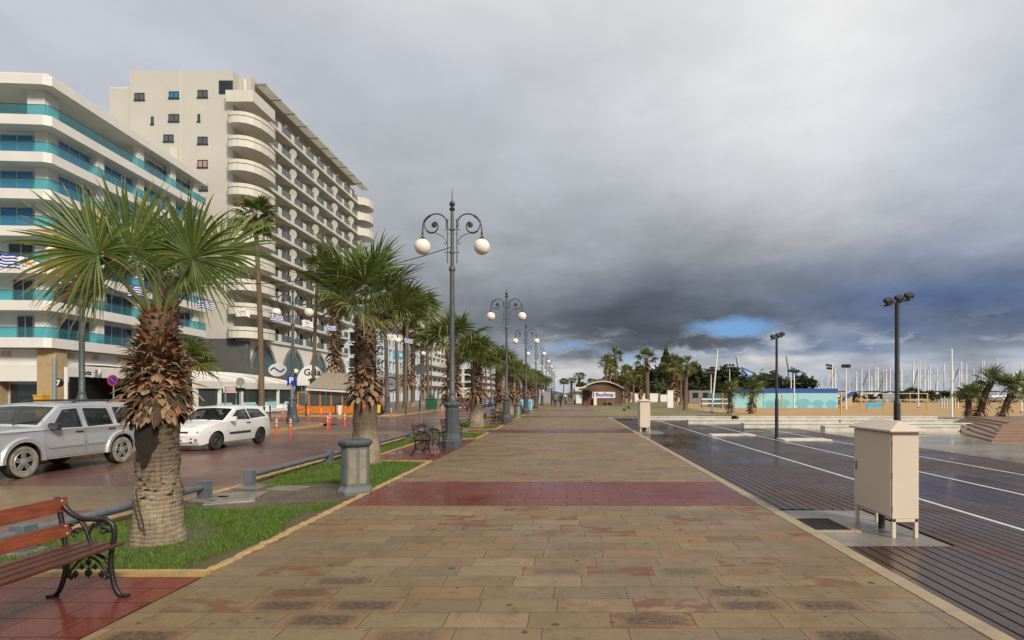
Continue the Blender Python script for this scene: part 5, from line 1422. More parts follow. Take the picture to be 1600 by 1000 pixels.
for px, Y, p_, l in ((722, 60, 'carred', 'dark red hatchback parked at the far kerb beyond the first lamp post'), (745, 72, 'cargrey', 'grey hatchback parked behind the dark red one'), (757, 78, 'carblue', 'blue parked hatchback right of the third palm trunk'),
                     (763, 84, 'silver', 'silver parked hatchback behind the blue one'), (771, 91, 'carwhite', 'white parked hatchback at the end of the kerbside row'), (789, 112, 'cargrey', 'grey parked car seen right of the second lamp post')):
    s_ = dict(HAT); s_['hw'] = .84
    make_car(l, 'car', (-(CX-px)*Y/F, Y, ZR), R(-90), p_, s_, 'cars parked along the far kerb')
for px, Y, l in ((338, 45, 'silver car half hidden behind the shaggy palm collar by the pavilion'),):
    make_car(l, 'car', (-(CX-px)*Y/F+1.5, 34.0, ZR), R(-75), 'cargrey', HAT) if False else None
# ---------------------------------------------------------------- hotel with teal glass balconies
H1r = thing('hotel_building', 'white eight-storey hotel with teal glass balconies at the left edge', 'building', (-42.8, 47.6, 0), R(4))
T1, LX = 23.3, 26.0                                # facade length along local y, depth along local -x
def b1plan(e, x0=-LX):                             # outline offset by e, small chamfer at the corner
    return [(x0, -e), (-.95-e*.5, -e), (-.45+e, .28-e), (e-.35, T1+e*.6), (x0, T1+e*.6)]
zs = [5.55+3.1*k for k in range(7)]
w = MB(); w.prism([(-LX, 1.6), (-2.3, 1.6), (-1.6, 2.2), (-1.6, T1-.8), (-LX, T1-.8)], 5.6, 24.9)
w.prism([(-LX, 2.6), (-9.0, 2.6), (-9.0, 12.4), (-4.8, 12.4), (-1.75, 12.4), (-1.75, T1-.8), (-LX, T1-.8)], 24.9, 27.5)
w.build('wall', 'b1white', H1r)
# corner piers standing out to the balcony line
for z in zs[:]:
    p = MB()
    p.box(-2.6, -1.55, 1.25, 2.4, z+.8, z+3.12)
    p.build('corner_pier', 'b1white', H1r)
for k, z in enumerate(zs):
    s_ = MB(); s_.prism(b1plan(0.), z, z+.83); s_.build('balcony_slab', 'b1white', H1r, bevel=.02)
    g = MB(); gp = b1plan(-.10)
    th = .02
    gq = [(gp[0][0], gp[0][1]+th), (gp[1][0]-.01, gp[1][1]+th), (gp[2][0]-th, gp[2][1]+.01), (gp[3][0]-th, gp[3][1])]
    vs_ = [(p[0], p[1], zz) for zz in (z+.84, z+1.69) for ring in (gp[:4], gq) for p in ring]
    g.add(vs_, [(i, i+1, 8+i+1, 8+i) for i in range(3)]+[(4+i+1, 4+i, 12+i, 12+i+1) for i in range(3)]+[(8+i, 8+i+1, 12+i+1, 12+i) for i in range(3)]+[(0, 8, 12, 4), (3, 7, 15, 11)])
    g.build('balcony_glass', 'tealglass', H1r)
    r = MB(); r.tube([(p[0], p[1], z+1.71) for p in (gp[0], gp[1], gp[2], gp[3])], .025, 6); r.build('handrail', 'frame', H1r)
    wins = [('y', .55, 4.2), ('y', 5.6, 9.9), ('y', 11.1, 15.4), ('y', 16.6, 20.2)] if k < 6 else [('y', 13.0, 15.4), ('y', 16.6, 20.2)]
    if k == 6: wins = [('y', 12.5, 16.1), ('y', 17.2, 20.6)]
    if k < 6: wins = wins+[('x', -5.6, -2.95), ('x', -11.5, -8.6), ('x', -17, -14)]
    for ax, a, b in wins:
        z0, z1 = z+.85, z+2.86
        f = MB(); pn = MB(); N = 3 if ax == 'y' else 2
        if ax == 'x' and k in (0, 1, 2): a = b-1.3-.35*k if a > -6 else a
        def bx(m_, u0, u1, d0, d1, za, zb, mi=0):
            if ax == 'y': m_.box(-1.6+d0, -1.6+d1, u0+1.7, u1+1.7, za, zb, mi)
            else: m_.box(u0, u1, 1.6-d1, 1.6-d0, za, zb, mi)
        for (u0, u1, za, zb) in ((a, b, z1-.09, z1), (a, b, z0, z0+.09)): bx(f, u0, u1, .002, .07, za, zb)
        for i in range(N+1):
            u = a+(b-a)*i/N; bx(f, u-.05, u+.05, .003, .068, z0+.09, z1-.09)
        fo = f.build('window', 'framelight', H1r)
        for i in range(N): bx(pn, a+(b-a)*i/N+.05, a+(b-a)*(i+1)/N-.05, .004, .03, z0+.09, z1-.09)
        pn.build('pane', 'paneblue' if (k in (3, 4, 5) and ax == 'x') or (k == 5) or (k == 4 and a < 12) or (k == 6 and a > 30) else 'pane', fo)
    if k < 6:                                       # piers between windows
        for u in (6.55, 12.2, 17.7, 22.5-.3):
            p = MB(); p.box(-1.58, -1.0, u-.45, u+.45, z+.83, z+3.1); p.build('pier', 'b1white', H1r)
    else:
        for u in (12.2, 17.7, 22.2):
            p = MB(); p.box(-1.58, -1.0, u-.45, u+.45, z+.83, z+3.35); p.build('pier', 'b1white', H1r)
p = MB(); p.box(-3.0, -1.6, 1.0, 2.2, 24.98, 27.5); p.build('corner_pier', 'b1white', H1r); p = MB(); p.box(-9.6, -8.7, 1.6, 2.6, 24.98, 27.5); p.build('corner_pier', 'b1white', H1r)
s_ = MB(); s_.prism(b1plan(.05), 27.5, 28.3); s_.prism(b1plan(-.35), 28.3, 28.62); s_.build('roof_slab', 'b1white', H1r, bevel=.03)
g = MB(); g.prism([(-LX, 2.2), (-2.2, 2.2), (-2.2, T1-1), (-LX, T1-1)], 0, 5.5); g.build('ground_floor_wall', 'b1white', H1r)
g = MB(); g.prism([(-2.1, .85), (-.95, .85), (-.75, 1.05), (-.75, 2.25), (-2.1, 2.25)], 0, 5.5); g.build('stone_corner', 'stone', H1r)
g = MB(); g.box(-LX, -2.12, .95, 2.15, 2.75, 4.1); g.build('sign_band', 'b1white', H1r)
g = MB(); g.box(-2.15, -.9, 2.28, T1-1, 2.75, 4.1); g.build('sign_band', 'b1white', H1r)
g = MB(); g.box(-LX, -2.12, 1.2, 2.19, 4.12, 5.5); g.build('upper_panel', 'b1white', H1r)
g = MB(); g.box(-2.0, -1.3, 2.28, T1-1, 4.12, 5.5); g.build('upper_panel', 'b1white', H1r)
for i, (x, y) in enumerate(((-1.29, 3.4), (-1.29, 6.3), (-1.29, 9.6), (-1.29, 13.5))):
    g = MB(); g.box(x, x+.06, y-.35, y+.35, 4.85, 5.3); g.build('vent', 'tanwall', H1r)
g = MB(); g.box(-5.2, -4.5, 1.12, 1.19, 4.85, 5.3); g.build('vent', 'tanwall', H1r)
for (x0, x1) in ((-5.2, -2.35), (-14, -7.0)):
    g = MB(); g.box(x0-.15, x1+.15, 2.08, 2.19, .1, 2.72); go_ = g.build('shop_window', 'framelight', H1r)
    g = MB(); g.box(x0, x1, 2.04, 2.075, .25, 2.5); g.build('pane', 'pane', go_)
for (y0, y1) in ((2.6, 6.6), (8.4, 13.0), (14.5, 20.6)):
    g = MB(); g.box(-2.19, -2.08, y0-.15, y1+.15, .1, 2.72); go_ = g.build('shop_window', 'framelight', H1r)
    g = MB(); g.box(-2.075, -2.04, y0, y1, .25, 2.5); g.build('pane', 'pane', go_)
g = MB(); g.box(-2.15, -1.0, 7.0, 8.0, 0, 2.72); g.build('stone_pier', 'stone', H1r)
g = MB(); g.box(-6.6, -5.5, 1.0, 2.19, 0, 2.72); g.build('stone_pier', 'stone', H1r)
g = MB(); text_into(g, 'Guta', .62, (-.885, 4.6, 3.62), (0, 1, 0), (0, 0, 1), .01, bold=.012); text_into(g, 'cafe lounge', .2, (-.885, 4.6, 3.2), (0, 1, 0), (0, 0, 1), .01, bold=.008)
for i, s in enumerate(('coffee', 'cocktails', 'juices', 'snacks', 'food & ..')): text_into(g, s, .19, (-.885, 5.9, 3.86-.16*i), (0, 1, 0), (0, 0, 1), .01)
g.build('lettering', 'black', H1r)
rs = thing('shop_sign', 'round black sign with a white 7 hanging by the yellow stone corner', 'shop sign', A(92, 598, 44.5))
g = MB(); g.lathe([(.34, -.06), (.34, .06)], 28, axis='y'); g.build('disc', 'black', rs)
g = MB(); text_into(g, '7', .56, (0, -.075, -.02), (1, 0, 0), (0, 0, 1), .005, bold=.03); g.build('lettering', 'white', rs)
g = MB(); g.box(.33, .9, -.03, .03, -.04, .04); g.build('bracket', 'black', rs)
pl_ = thing('grey_post', 'tall plain grey post in front of the yellow stone corner', 'post', (-36.0, 40.0, ZS))
g = MB(); g.tube([(0, 0, -.1), (0, 0, 4.2)], .12, 10); g.build('pole', 'pole_grey', pl_)
wb = thing('wheelie_bin', 'yellow wheeled bin seen over the roof of the silver car', 'bin', (-36.9, 40.0, ZS))
g = MB(); vs = [(-.24,-.26,.1), (.24,-.26,.1), (.24,.26,.1), (-.24,.26,.1), (-.30,-.33,1.5), (.30,-.33,1.5), (.30,.33,1.5), (-.30,.33,1.5)]
g.add(vs, [(3,2,1,0), (4,5,6,7), (0,1,5,4), (1,2,6,5), (2,3,7,6), (3,0,4,7)]); g.build('body', 'yellowbin', wb, bevel=.02)
g = MB(); g.box(-.33, .33, -.37, .37, 1.505, 1.58); g.build('lid', 'yellowbin', wb, bevel=.02)
for x in (-.2, .2):
    g = MB(); g.lathe([(.1, x-.03), (.1, x+.03)], 14, (0, .25, .1), axis='x'); g.build('wheel', 'rubber', wb)

# ---------------------------------------------------------------- cream block with curved corner balconies
H2 = thing('apartment_hotel', 'tall cream block with rounded corner balconies and an arcade of grey arches', 'building', (-42.1, 74.6, 0))
D2, L2 = 18.1, 44.0
w = MB(); w.box(-15.2, -1.65, 0, L2, 8.9, 44.0); w.box(-D2-.2, -15.2, .6, 16, 8.9, 42.0); w.box(-15.2, -12, .5, L2, 44.0, 44.15)
w.box(-1.65, -.0, 1.4, 2.2, 42.2, 44.0); w.box(-1.65, -.05, 2.2, L2-4, 43.6, 44.0)
w.build('wall', 'b2cream', H2)
w = MB(); w.box(-8.6, -8.5, -.06, -.002, 8.9, 44.05); w.box(-9.7, -8.7, -.35, -.002, 8.9, 33.8); w.build('wall_rib', 'b2trim', H2)
w = MB(); w.box(-D2-.2, -1.7, .05, 20, 0, 8.9); w.box(-D2-.3, .3, -.05, .6, .0, 8.6); w.build('slate_base', 'slate', H2)
def b2win(px0, py0, px1, py1, pane='panesoft'):
    x0, z1 = 160+.28*px0, 90+.28*py0; x1, z0 = 160+.28*px1, 90+.28*py1
    a, b = A(x0, z1, 74.6), A(x1, z0, 74.6); xa, xb, zb_, za = a.x+42.1, b.x+42.1, a.z, b.z
    f = MB(); e = .10
    f.box(xa, xb, -.07, -.003, zb_-e, zb_); f.box(xa-.06, xb+.06, -.14, -.003, za-.04, za+e); f.box(xa, xa+e, -.07, -.003, za+e, zb_-e); f.box(xb-e, xb, -.07, -.003, za+e, zb_-e)
    if xb-xa > 1: f.box((xa+xb)/2-.05, (xa+xb)/2+.05, -.07, -.003, za+e, zb_-e)
    fo = f.build('window', 'frame', H2)
    g = MB(); g.box(xa+e, xb-e, -.03, -.002, za+e, zb_-e); g.build('pane', pane, fo)
for a in ((372,190,428,230,'paneblue'), (532,182,588,226), (370,316,430,360), (532,316,546,360), (272,330,287,375), (342,430,398,472), (532,442,588,486), (532,572,588,616,'panepink'), (180,198,236,240), (532,700,588,744)): b2win(*a)
# open frame at the top left of the side wall, pierced parapet
g = MB(); x0 = -D2-.2
g.box(x0, -15.25, .6, 1.0, 42.0, 42.2); g.build('parapet', 'b2trim', H2)
def wing(z0, z1, grow=0., far=False):
    pts = []
    if not far:
        P = [(-1.9, .1), (-1.9, -.75), (-1.55, -1.15), (-.9, -1.35), (-.1, -1.35), (.7, -1.1), (1.35, -.5), (1.8, .5), (2.0, 1.8), (2.0, 3.2), (1.85, 4.0), (1.5, 4.5), (0.02, 4.7)]
    else:
        P = [(0.02, L2-4.6), (1.3, L2-4.2), (2.0, L2-3.0), (2.15, L2-1.2), (1.7, L2+.4), (.7, L2+1.3), (-1., L2+1.4), (-1., L2-.2)]
    return P
lev = [8.9+3.08*k for k in range(11)]; wm = MB()
for k, z in enumerate(lev):
    top_ = k == 10
    if not top_:
        P = wing(0, 0); s_ = MB(); s_.prism(P+[(-1.66, 4.7), (-1.66, .1)], z, z+.25); s_.build('balcony_floor', 'b2trim', H2)
        q = MB(); n = len(P)
        inn = [(p[0]*.93-.02, p[1]*.93+.12) for p in P]
        for i in range(n-1): q.prism([P[i], P[i+1], inn[i+1], inn[i]], z+.25, z+1.45)
        for i in range(1, n-2):
            a, b = P[i], P[i+1]; dx, dy = b[0]-a[0], b[1]-a[1]; L = math.hypot(dx, dy); nx, ny = dy/L*.012, -dx/L*.012
            q.prism([(a[0]+nx, a[1]+ny), (b[0]+nx, b[1]+ny), b, a], z+.88, z+.97, 1)
        q.build('rounded_parapet', ['b2trim', 'boot_dark'], H2, smooth=45)
    else:
        q = MB(); q.box(-2.1, 1.5, -.9, 4.6, z-.2, z+.05); q.box(-2.1, 1.5, -.9, -.75, z+.05, z+1.3); q.box(1.35, 1.5, -.75, 4.6, z+.05, z+1.3)
        for x in (-2.0, -.9): q.box(x, x+.1, -.96, -.9, z+.1, z+1.25)
        q.build('corner_parapet', 'b2trim', H2)
        q = MB(); q.box(-3.5, -1.66, -.03, -.002, z+1.2, z+3.0); q.build('loggia_shade_panel', 'pane', H2); q = MB(); q.lathe([(.3, z+.05), (.3, z+3.3)], 12, (-.3, .4, 0)); q.build('corner_column', 'b2trim', H2)  # thin dark panel on the wall, loggia shade painted as its colour
    # long balcony with slab edge, dividers, glass and dark openings
    s_ = MB(); s_.box(-1.66, .30, 4.72, L2, z-.02, z+.40); s_.build('balcony_slab', 'b2trim', H2, bevel=.03)
    nb_ = 10
    dvs, gls, pps = [], [], []
    for i in range(nb_):
        y0 = 4.8+(L2-5)*i/nb_; y1 = 4.8+(L2-5)*(i+1)/nb_
        f = wm if k < 3 else MB(); f.box(-1.645, -1.60, y0+.25, y1-.75, z+.42, z+2.55); 
        if k >= 3: f.build('window', 'pane' if (i*7+k*3) % 5 else 'panegreen', H2)
        elif i == nb_-1 and k == 2: wm.build('window', 'pane', H2)['kind'] = 'stuff'
        _g = MB(); _g.box(.20, .23, y0+.30, y0+3.15, z+.42, z+1.40); gls.append(_g)
        _p = MB(); _p.box(.10, .28, y0+3.2, y1+.2, z+.40, z+1.42); pps.append(_p)
        _d = MB(); _d.box(-1.6, -.75, y0-.10, y0+.10, z+.40, z+3.06); dvs.append(_d)
        if not top_ and i % 2 == 0:                 # rounded privacy screen
            arcp = [(-.5+1.15*math.cos(R(a)), z+1.75+.95*math.sin(R(a))) for a in range(-90, 91, 20)]
            _s = MB(); dvs.append(_s); _s.add([(x, y, zz) for y in (y0+.16, y0+.24) for x, zz in arcp], [tuple(range(10)), tuple(range(19, 9, -1))]+[(j, j+10, j+11, j+1) for j in range(9)])
    for parts_, nm_, mm_ in ((gls, 'balcony_glass', 'smokeglass'), (pps, 'parapet_panel', 'b2trim'), (dvs[::1], 'divider', 'b2cream')):
        if top_ and nm_ != 'divider' or (nm_ == 'divider' and k > 5):
            al = MB()
            for q_ in parts_: al.add(q_.v, q_.f)
            al.build(nm_, mm_, H2)['kind'] = 'stuff'
        else:
            for q_ in parts_: q_.build(nm_, mm_, H2)
    if k in (8, 9, 10):
        P = wing(0, 0, far=True); s_ = MB(); s_.prism(P, z-.06, z+.24)
        inn = [(p[0]*.93-.04, L2-1.6+(p[1]-L2+1.6)*.93) for p in P]
        for i in range(len(P)-1): s_.prism([P[i], P[i+1], inn[i+1], inn[i]], z+.24, z+1.4)
        s_.build('rounded_balcony', 'b2trim', H2, smooth=45)
pg_ = MB()                                           # louvred roof overhang
for i in range(10):
    y0 = 2.4+(L2-4)*i/10; y1 = 2.4+(L2-4)*(i+1)/10-.15
    pg_.box(-.02, 1.5, y0-.09, y0, 43.3, 43.55, 1)
    for j in range(10):
        x = .0+.15*j; pg_.box(x, x+.09, y0, y1, 43.38, 43.44, 0)
pg_.build('louvred_canopy', ['b2trim', 'archgrey'], H2)
w = MB(); w.box(-1.7, -.0, .62, L2, 0, 8.88); w.build('arcade_wall', 'b1white', H2)
for i in range(5):
    cy = 4.4+8.6*i; hw_, sp_ = 3.1, 4.3
    def pointed(h, r=0.):
        pts = []; off = 1.0
        for a in np.linspace(0, 1, 11):
            th = R(180-78*a); pts.append((cy+off+(h+off)*math.cos(th), sp_+(h+off)*math.sin(th)*1.0))
        left = [p for p in pts if p[0] <= cy+1e-6]; 
        left.append((cy, left[-1][1]+.1))
        right = [(2*cy-p[0], p[1]) for p in reversed(left[:-1])]
        return left+right
    o_, i_ = pointed(hw_+.55), pointed(hw_)
    k = min(len(o_), len(i_)); f = MB()
    vs = [(x, p[0], p[1]) for x in (.001, .13) for ring in (o_[:k], i_[:k]) for p in ring]
    f.add(vs, [(2*k+j, 2*k+j+1, 3*k+j+1, 3*k+j) for j in range(k-1)]+[(j, j+1, 2*k+j+1, 2*k+j) for j in range(k-1)]+[(k+j, 3*k+j, 3*k+j+1, k+j+1) for j in range(k-1)])
    f.box(.0, .12, cy-hw_-.55, cy-hw_, .0, sp_); f.box(.0, .12, cy+hw_, cy+hw_+.55, .0, sp_); f.box(.0, .2, cy-.3, cy+.3, sp_+hw_-.2, sp_+hw_+1.2)
    fo = f.build('arch', 'archgrey', H2)
    g = MB(); g.add([(.012, p[0], p[1]) for p in i_[:k]]+[(.012, cy+hw_, 0), (.012, cy-hw_, 0)], [tuple(range(k+2))]); g.build('arch_glass', 'panegreen', fo)
g = MB(); g.box(.14, 1.6, -.2, L2, 3.7, 5.0); g.build('grey_band', 'slate', H2)
g = MB(); text_into(g, 'QUADRANT', 1.0, (1.64, 13.2, 4.3), (0, 1, 0), (0, 0, 1), .02, bold=.01); g.build('band_lettering', 'signgrey', H2)
for y in (9.8, 25.0):
    g = MB(); g.sphere((1.9, y, 5.0), .38, 12, 8); g.build('globe_lamp', 'globe', H2)
def gable(label, px, py, Y, wd, hg):
    r_ = thing('shop_sign', label, 'shop sign', A(px, py, Y)); return r_
os_ = thing('shop_sign', 'oval white sign with a blue wave on the grey band of the arcade', 'shop sign', A(434, 578, 66))
g = MB(); g.lathe([(1.0, -.06), (1.0, .06)], 28, axis='y'); g.v = [(x*1.05, y, z*.75) for x, y, z in g.v]; g.build('panel', 'white', os_)
g = MB(); g.tube(smooth_path([(-.8, -.08, -.05), (-.4, -.08, .25), (0, -.08, 0), (.4, -.08, -.2), (.8, -.08, .1)], 5), .08, 6); g.build('emblem', 'signblue', os_)
gs = thing('shop_sign', 'arched white cafe sign above the taupe awning', 'shop sign', A(486, 584, 58))
g = MB(); g.add([(x, y, z) for y in (-.06, .06) for x, z in [(1.45*math.cos(R(a)), -1.1+2.0*math.sin(R(a))) for a in range(15, 166, 15)]+[(-1.4, -1.2), (1.4, -1.2)]], [tuple(range(12, -1, -1)), tuple(range(13, 26))]+[(j, (j+1) % 13, (j+1) % 13+13, j+13) for j in range(13)]); g.build('panel', 'white', gs)
g = MB(); text_into(g, 'Gala', .95, (.15, -.075, .12), (1, 0, 0), (0, 0, 1), .005, bold=.02); text_into(g, 'cafe', .4, (.05, -.075, -.62), (1, 0, 0), (0, 0, 1), .005, bold=.02); g.build('lettering', 'black', gs)
for sx in (-1, 1):
    g = MB(); g.tube([(sx*1.0, .1, -4.0), (sx*1.0, .1, -1.0)], .05, 6); g.build('post', 'pole_grey', gs)
# ---------------------------------------------------------------- buildings farther along the street
def grid_building(name, label, x0, y0, y1, h, floors, bays, wall, z0=3.6, xd=14, balc=False, sidebays=3, fl0=None):
    root = thing(name, label, 'building', (x0, y0, 0)); L = y1-y0
    b = MB(); b.box(-xd, -.5, .5, L, 0, h-.05)
    fh = (h-z0)/floors
    for k in range(floors+1):
        z = z0+fh*k; b.box(-.5, 0, 0, L, z-.45, z+.25 if k < floors else h); b.box(-xd, -.5, 0, .5, z-.45, z+.25 if k < floors else h)
    for i in range(bays+1):
        y = L*i/bays; ya, yb = max(.0, y-.35), min(L, y+.35); b.box(-.5, -.03, ya, yb, 0, h-.2)
    for i in range(sidebays+1):
        x = -.5-(xd-.5)*i/sidebays; b.box(max(-xd, x-.5), min(-.03, x+.5), .03, .5, 0, h-.2)
    b.build('wall', wall, root)
    for k in range(floors):
        z = z0+fh*k
        for i in range(bays):
            ya, yb = L*i/bays+.36, L*(i+1)/bays-.36
            g = MB(); g.box(-.495, -.40, ya, yb, z+.26, z+fh-.46); g.box(-.40, -.36, (ya+yb)/2-.05, (ya+yb)/2+.05, z+.26, z+fh-.46, 1); g.build('window', ['pane', 'framelight'], root)
        for i in range(sidebays):
            xa, xb = -.5-(xd-.5)*(i+1)/sidebays+.55, -.5-(xd-.5)*i/sidebays-.55
            g = MB(); g.box(xa, xb, .40, .495, z+.26, z+fh-.46); g.build('window', 'pane', root)
        if balc:
            g = MB(); g.box(.02, 1.1, 1.0, L-1.0, z-.1, z+.12); g.box(.98, 1.1, 1.0, L-1.0, z+.12, z+1.05); g.build('balcony', wall, root)
    g = MB(); g.box(-.49, -.42, 1, L-1, .2, z0-.6); g.build('shopfront', 'pane', root)
    g = MB(); g.box(-6, -2, L*.3, L*.5, h, h+1.6); g.build('roof_hut', wall, root)
    return root
grid_building('office_building', 'pale blue building with rows of narrow windows behind slender palms', -37.2, 109, 149, 13.9, 4, 16, 'bluewall', 4.0)
grid_building('apartment_building', 'cream apartment block with balconies rising behind the pale blue building', -42.5, 124, 172, 23.6, 7, 9, 'whitewall', 4.0, balc=True)
grid_building('apartment_building', 'tan flat-roofed block beyond the cream apartment block', -45, 176, 215, 27.5, 8, 7, 'tanwall', 4.0)
grid_building('white_building', 'low white building with dark windows beyond the pale blue one', -38.5, 152, 196, 12.5, 3, 8, 'whitewall', 4.0, balc=True)
grid_building('white_building', 'small white modern building seen over the parked cars', -32.5, 205, 262, 11.0, 3, 8, 'whitewall', 3.6, balc=True)
grid_building('tan_building', 'distant tan building over the white parked car', -30.5, 270, 340, 12.0, 3, 10, 'tanwall', 3.6)
ck = thing('shop_sign', 'round white clock-like sign on a shop canopy at the pale blue building', 'shop sign', A(611, 600, 90))
g = MB(); g.box(-2.2, 2.2, .02, .3, -1.5, 1.5); g.build('panel', 'white', ck)
g = MB(); g.lathe([(1.15, -.06), (1.15, .0)], 28, axis='y'); o = g.build('ring', 'signblue', ck)
g = MB(); g.lathe([(.95, -.10), (.95, -.061)], 28, axis='y'); text_into(g, 'cafe', .5, (0, -.12, 0), (1, 0, 0), (0, 0, 1), .004, 1); g.build('face', ['white', 'black'], o)
bs = thing('shop_sign', 'small blue shop sign on the pale blue building', 'shop sign', A(627, 555, 106))
g = MB(); g.box(-1.5, 1.5, -.1, .1, -.8, .8); g.build('panel', 'cyan', bs)
g = MB()
for i in range(3): g.box(-1.1+.8*i, -.6+.8*i, -.13, -.101, -.3, .3)
g.build('emblem', 'white', bs)
# ---------------------------------------------------------------- pavilion, terrace, street clutter
PV = thing('restaurant_pavilion', 'white glazed restaurant pavilion with an arched fabric roof', 'pavilion', (-27.6, 41.5, ZS))
LP, DP = 15.0, 9.0
g = MB(); n = 10; vs = []
for yy in (0, LP):
    for i in range(n+1):
        f = i/n; vs.append((.6-DP*f, yy, 2.62+1.15*math.sin(f*math.pi*.5)**.8))
g.add(vs, [(i, i+1, n+1+i+1, n+1+i) for i in range(n)]); g.add([(v[0], v[1], v[2]-.06) for v in vs], [(i, n+1+i, n+1+i+1, i+1) for i in range(n)])
g.build('fabric_roof', 'tent', PV, smooth=60)
for k in range(6):
    y = LP*k/5; r = MB(); r.tube([(.6-DP*i/n, y, 2.66+1.15*math.sin(i/n*math.pi*.5)**.8) for i in range(n+1)], .05, 6); r.build('roof_rib', 'white', PV)
g = MB(); g.box(.3, .62, -.05, LP+.05, 2.05, 2.62); g.build('fascia', 'tent', PV, bevel=.02)
for k in range(6):
    y = LP*k/5; wdt = .28 if k in (0, 5) else .08
    g = MB(); g.box(.34, .56, max(-.02, y-wdt), min(LP+.02, y+wdt), 0, 2.045); g.build('post', 'white', PV)
    g = MB(); g.box(-DP, -DP+.2, y-.05, y+.05, 0, 3.6); g.build('rear_post', 'white', PV)
for k in range(5):
    g = MB(); g.box(.43, .46, LP*k/5+.3, LP*(k+1)/5-.3, .75, 2.04); g.build('glass_panel', 'smokeglass', PV)
    g = MB(); g.box(.38, .52, LP*k/5+.29, LP*(k+1)/5-.29, .02, .72); g.build('low_panel', 'white', PV)
g = MB(); g.box(.3, .34, .3, LP-.3, .0, .01); g.box(-DP+.22, .2, LP-.1, LP, 0, 2.6); g.box(-DP+.3, -DP+.4, 0, LP, 0, 2.9); g.build('rear_wall', 'black', PV)
for k in range(4):
    sf = thing('outdoor_sofa', ['pale sofa with teal back at the left end of the pavilion', 'pale sofa with teal back, second along the pavilion', 'pale sofa with teal back, third along the pavilion', 'pale sofa with teal back at the right end of the pavilion'][k], 'sofa', (-25.9, 43.5+3.4*k, ZS), 0, 'sofas along the pavilion')
    g = MB(); g.box(-.35, .35, -.85, .85, .08, .42); g.build('seat', 'white', sf, bevel=.05)
    g = MB(); g.box(-.35, -.15, -.85, .85, .43, .95); g.build('backrest', 'teal', sf, bevel=.05)
    for sy in (-1, 1):
        g = MB(); g.box(-.35, .35, sy*.95-.09, sy*.95+.09, .08, .62); g.build('armrest', 'white', sf, bevel=.04)
def pot(label, loc, grp='white planter pots', h=.72):
    r_ = thing('planter_pot', label, 'planter', loc, 0, grp)
    g = MB(); g.lathe([(.13, 0), (.21, h), (.235, h), (.235, h+.03), (.19, h+.03), (.18, h-.06)], 18, cap=False); g.lathe([(.12, .0), (.12, .01)], 12); g.lathe([(.18, h-.06), (.01, h-.05)], 18); g.build('pot', 'whiteplastic', r_, smooth=40)
    rg = random.Random(len(label)); l = MB()
    for i in range(60):
        a, e = rg.uniform(0, 6.28), rg.uniform(.3, 1.4); d_ = Vector((math.cos(a)*math.cos(e), math.sin(a)*math.cos(e), math.sin(e))); p = Vector((0, 0, h)); q = p+d_*rg.uniform(.15, .45)
        s_ = d_.cross(Vector((0, 0, 1))).normalized()*.035; l.add([p, p+(q-p)*.5-s_, q, p+(q-p)*.5+s_], [(0,1,2,3)])
    l.build('plant', 'shrub', r_); return r_
pot('tapered white planter pot in front of the orange terrace', G(530.5, 648, ZS))
pot('white planter pot with tall shrub at the pavilion corner post', G(456, 648, ZS), h=.8)
TR = thing('terrace_enclosure', 'orange timber terrace enclosure with glass panes under a taupe awning', 'terrace', (-21.9, 46.4, ZS))
WT, DT = 4.5, 3.2
for i in range(6):
    g = MB(); g.box(WT*i/5-.05, WT*i/5+.05, -.05, .05, 0, 1.75); g.build('post', 'orange', TR)
for i in range(4):
    g = MB(); g.box(WT-.05, WT+.05, DT*(i+1)/4-.05, DT*(i+1)/4+.05, 0, 1.75); g.build('post', 'orange', TR)
for i in range(5):
    g = MB(); g.box(WT*i/5+.06, WT*(i+1)/5-.06, -.03, .03, .05, .66); g.build('board_panel', 'orange', TR)
    g = MB(); g.box(WT*i/5+.06, WT*(i+1)/5-.06, -.008, .008, .68, 1.66); g.build('glass_panel', 'smokeglass', TR)
for i in range(4):
    g = MB(); g.box(WT-.03, WT+.03, DT*i/4+.06, DT*(i+1)/4-.06, .05, .66); g.build('board_panel', 'orange', TR)
g = MB(); g.box(-.05, WT+.05, -.06, .06, 1.752, 1.82); g.box(WT-.06, WT+.06, .062, DT, 1.752, 1.82); g.build('top_rail', 'orange', TR)
AW = thing('awning', 'taupe fabric awning sloping over the orange terrace', 'awning', (-22.3, 46.0, ZS))
g = MB(); vs = [(0, 0, 2.75), (5.2, .2, 2.05), (5.2, 6.5, 2.10), (0, 6.5, 3.6)]; vs = [(1.2, .0, 2.15), (6.3, .0, 1.85), (2.6, 6.0, 3.5), (0.2, 6.0, 3.6)]
g.add(vs+[(x, y, z-.05) for x, y, z in vs], [(0,1,2,3), (7,6,5,4), (0,4,5,1), (1,5,6,2), (2,6,7,3), (3,7,4,0)])
for i in range(1, 9):
    f = i/9; a = Vector(vs[0]).lerp(Vector(vs[1]), f); b = Vector(vs[3]).lerp(Vector(vs[2]), f); g.tube([a+Vector((0, 0, .012)), b+Vector((0, 0, .012))], .018, 4)
g.build('fabric', 'awning', AW)
g = MB(); a, b = Vector(vs[0]), Vector(vs[1]); g.add([a, b, b-Vector((0, 0, .2)), a-Vector((0, 0, .2)), a+Vector((0, .04, 0)), b+Vector((0, .04, 0)), b+Vector((0, .04, -.2)), a+Vector((0, .04, -.2))], [(0,1,2,3), (7,6,5,4), (3,2,6,7)]); g.build('valance', 'tent', AW)
for x in (.2, 3.4):
    g = MB(); g.tube([(x, 6.2, 0), (x, 6.2, 3.4)], .06, 6); g.build('post', 'white', AW)
cw = thing('cafe_wall', 'dark glazed cafe front behind the orange terrace', 'shopfront', (-24, 53.2, ZS))
g = MB(); g.box(0, 5.5, 0, 4, 0, 3.1); g.build('wall', 'pane', cw)
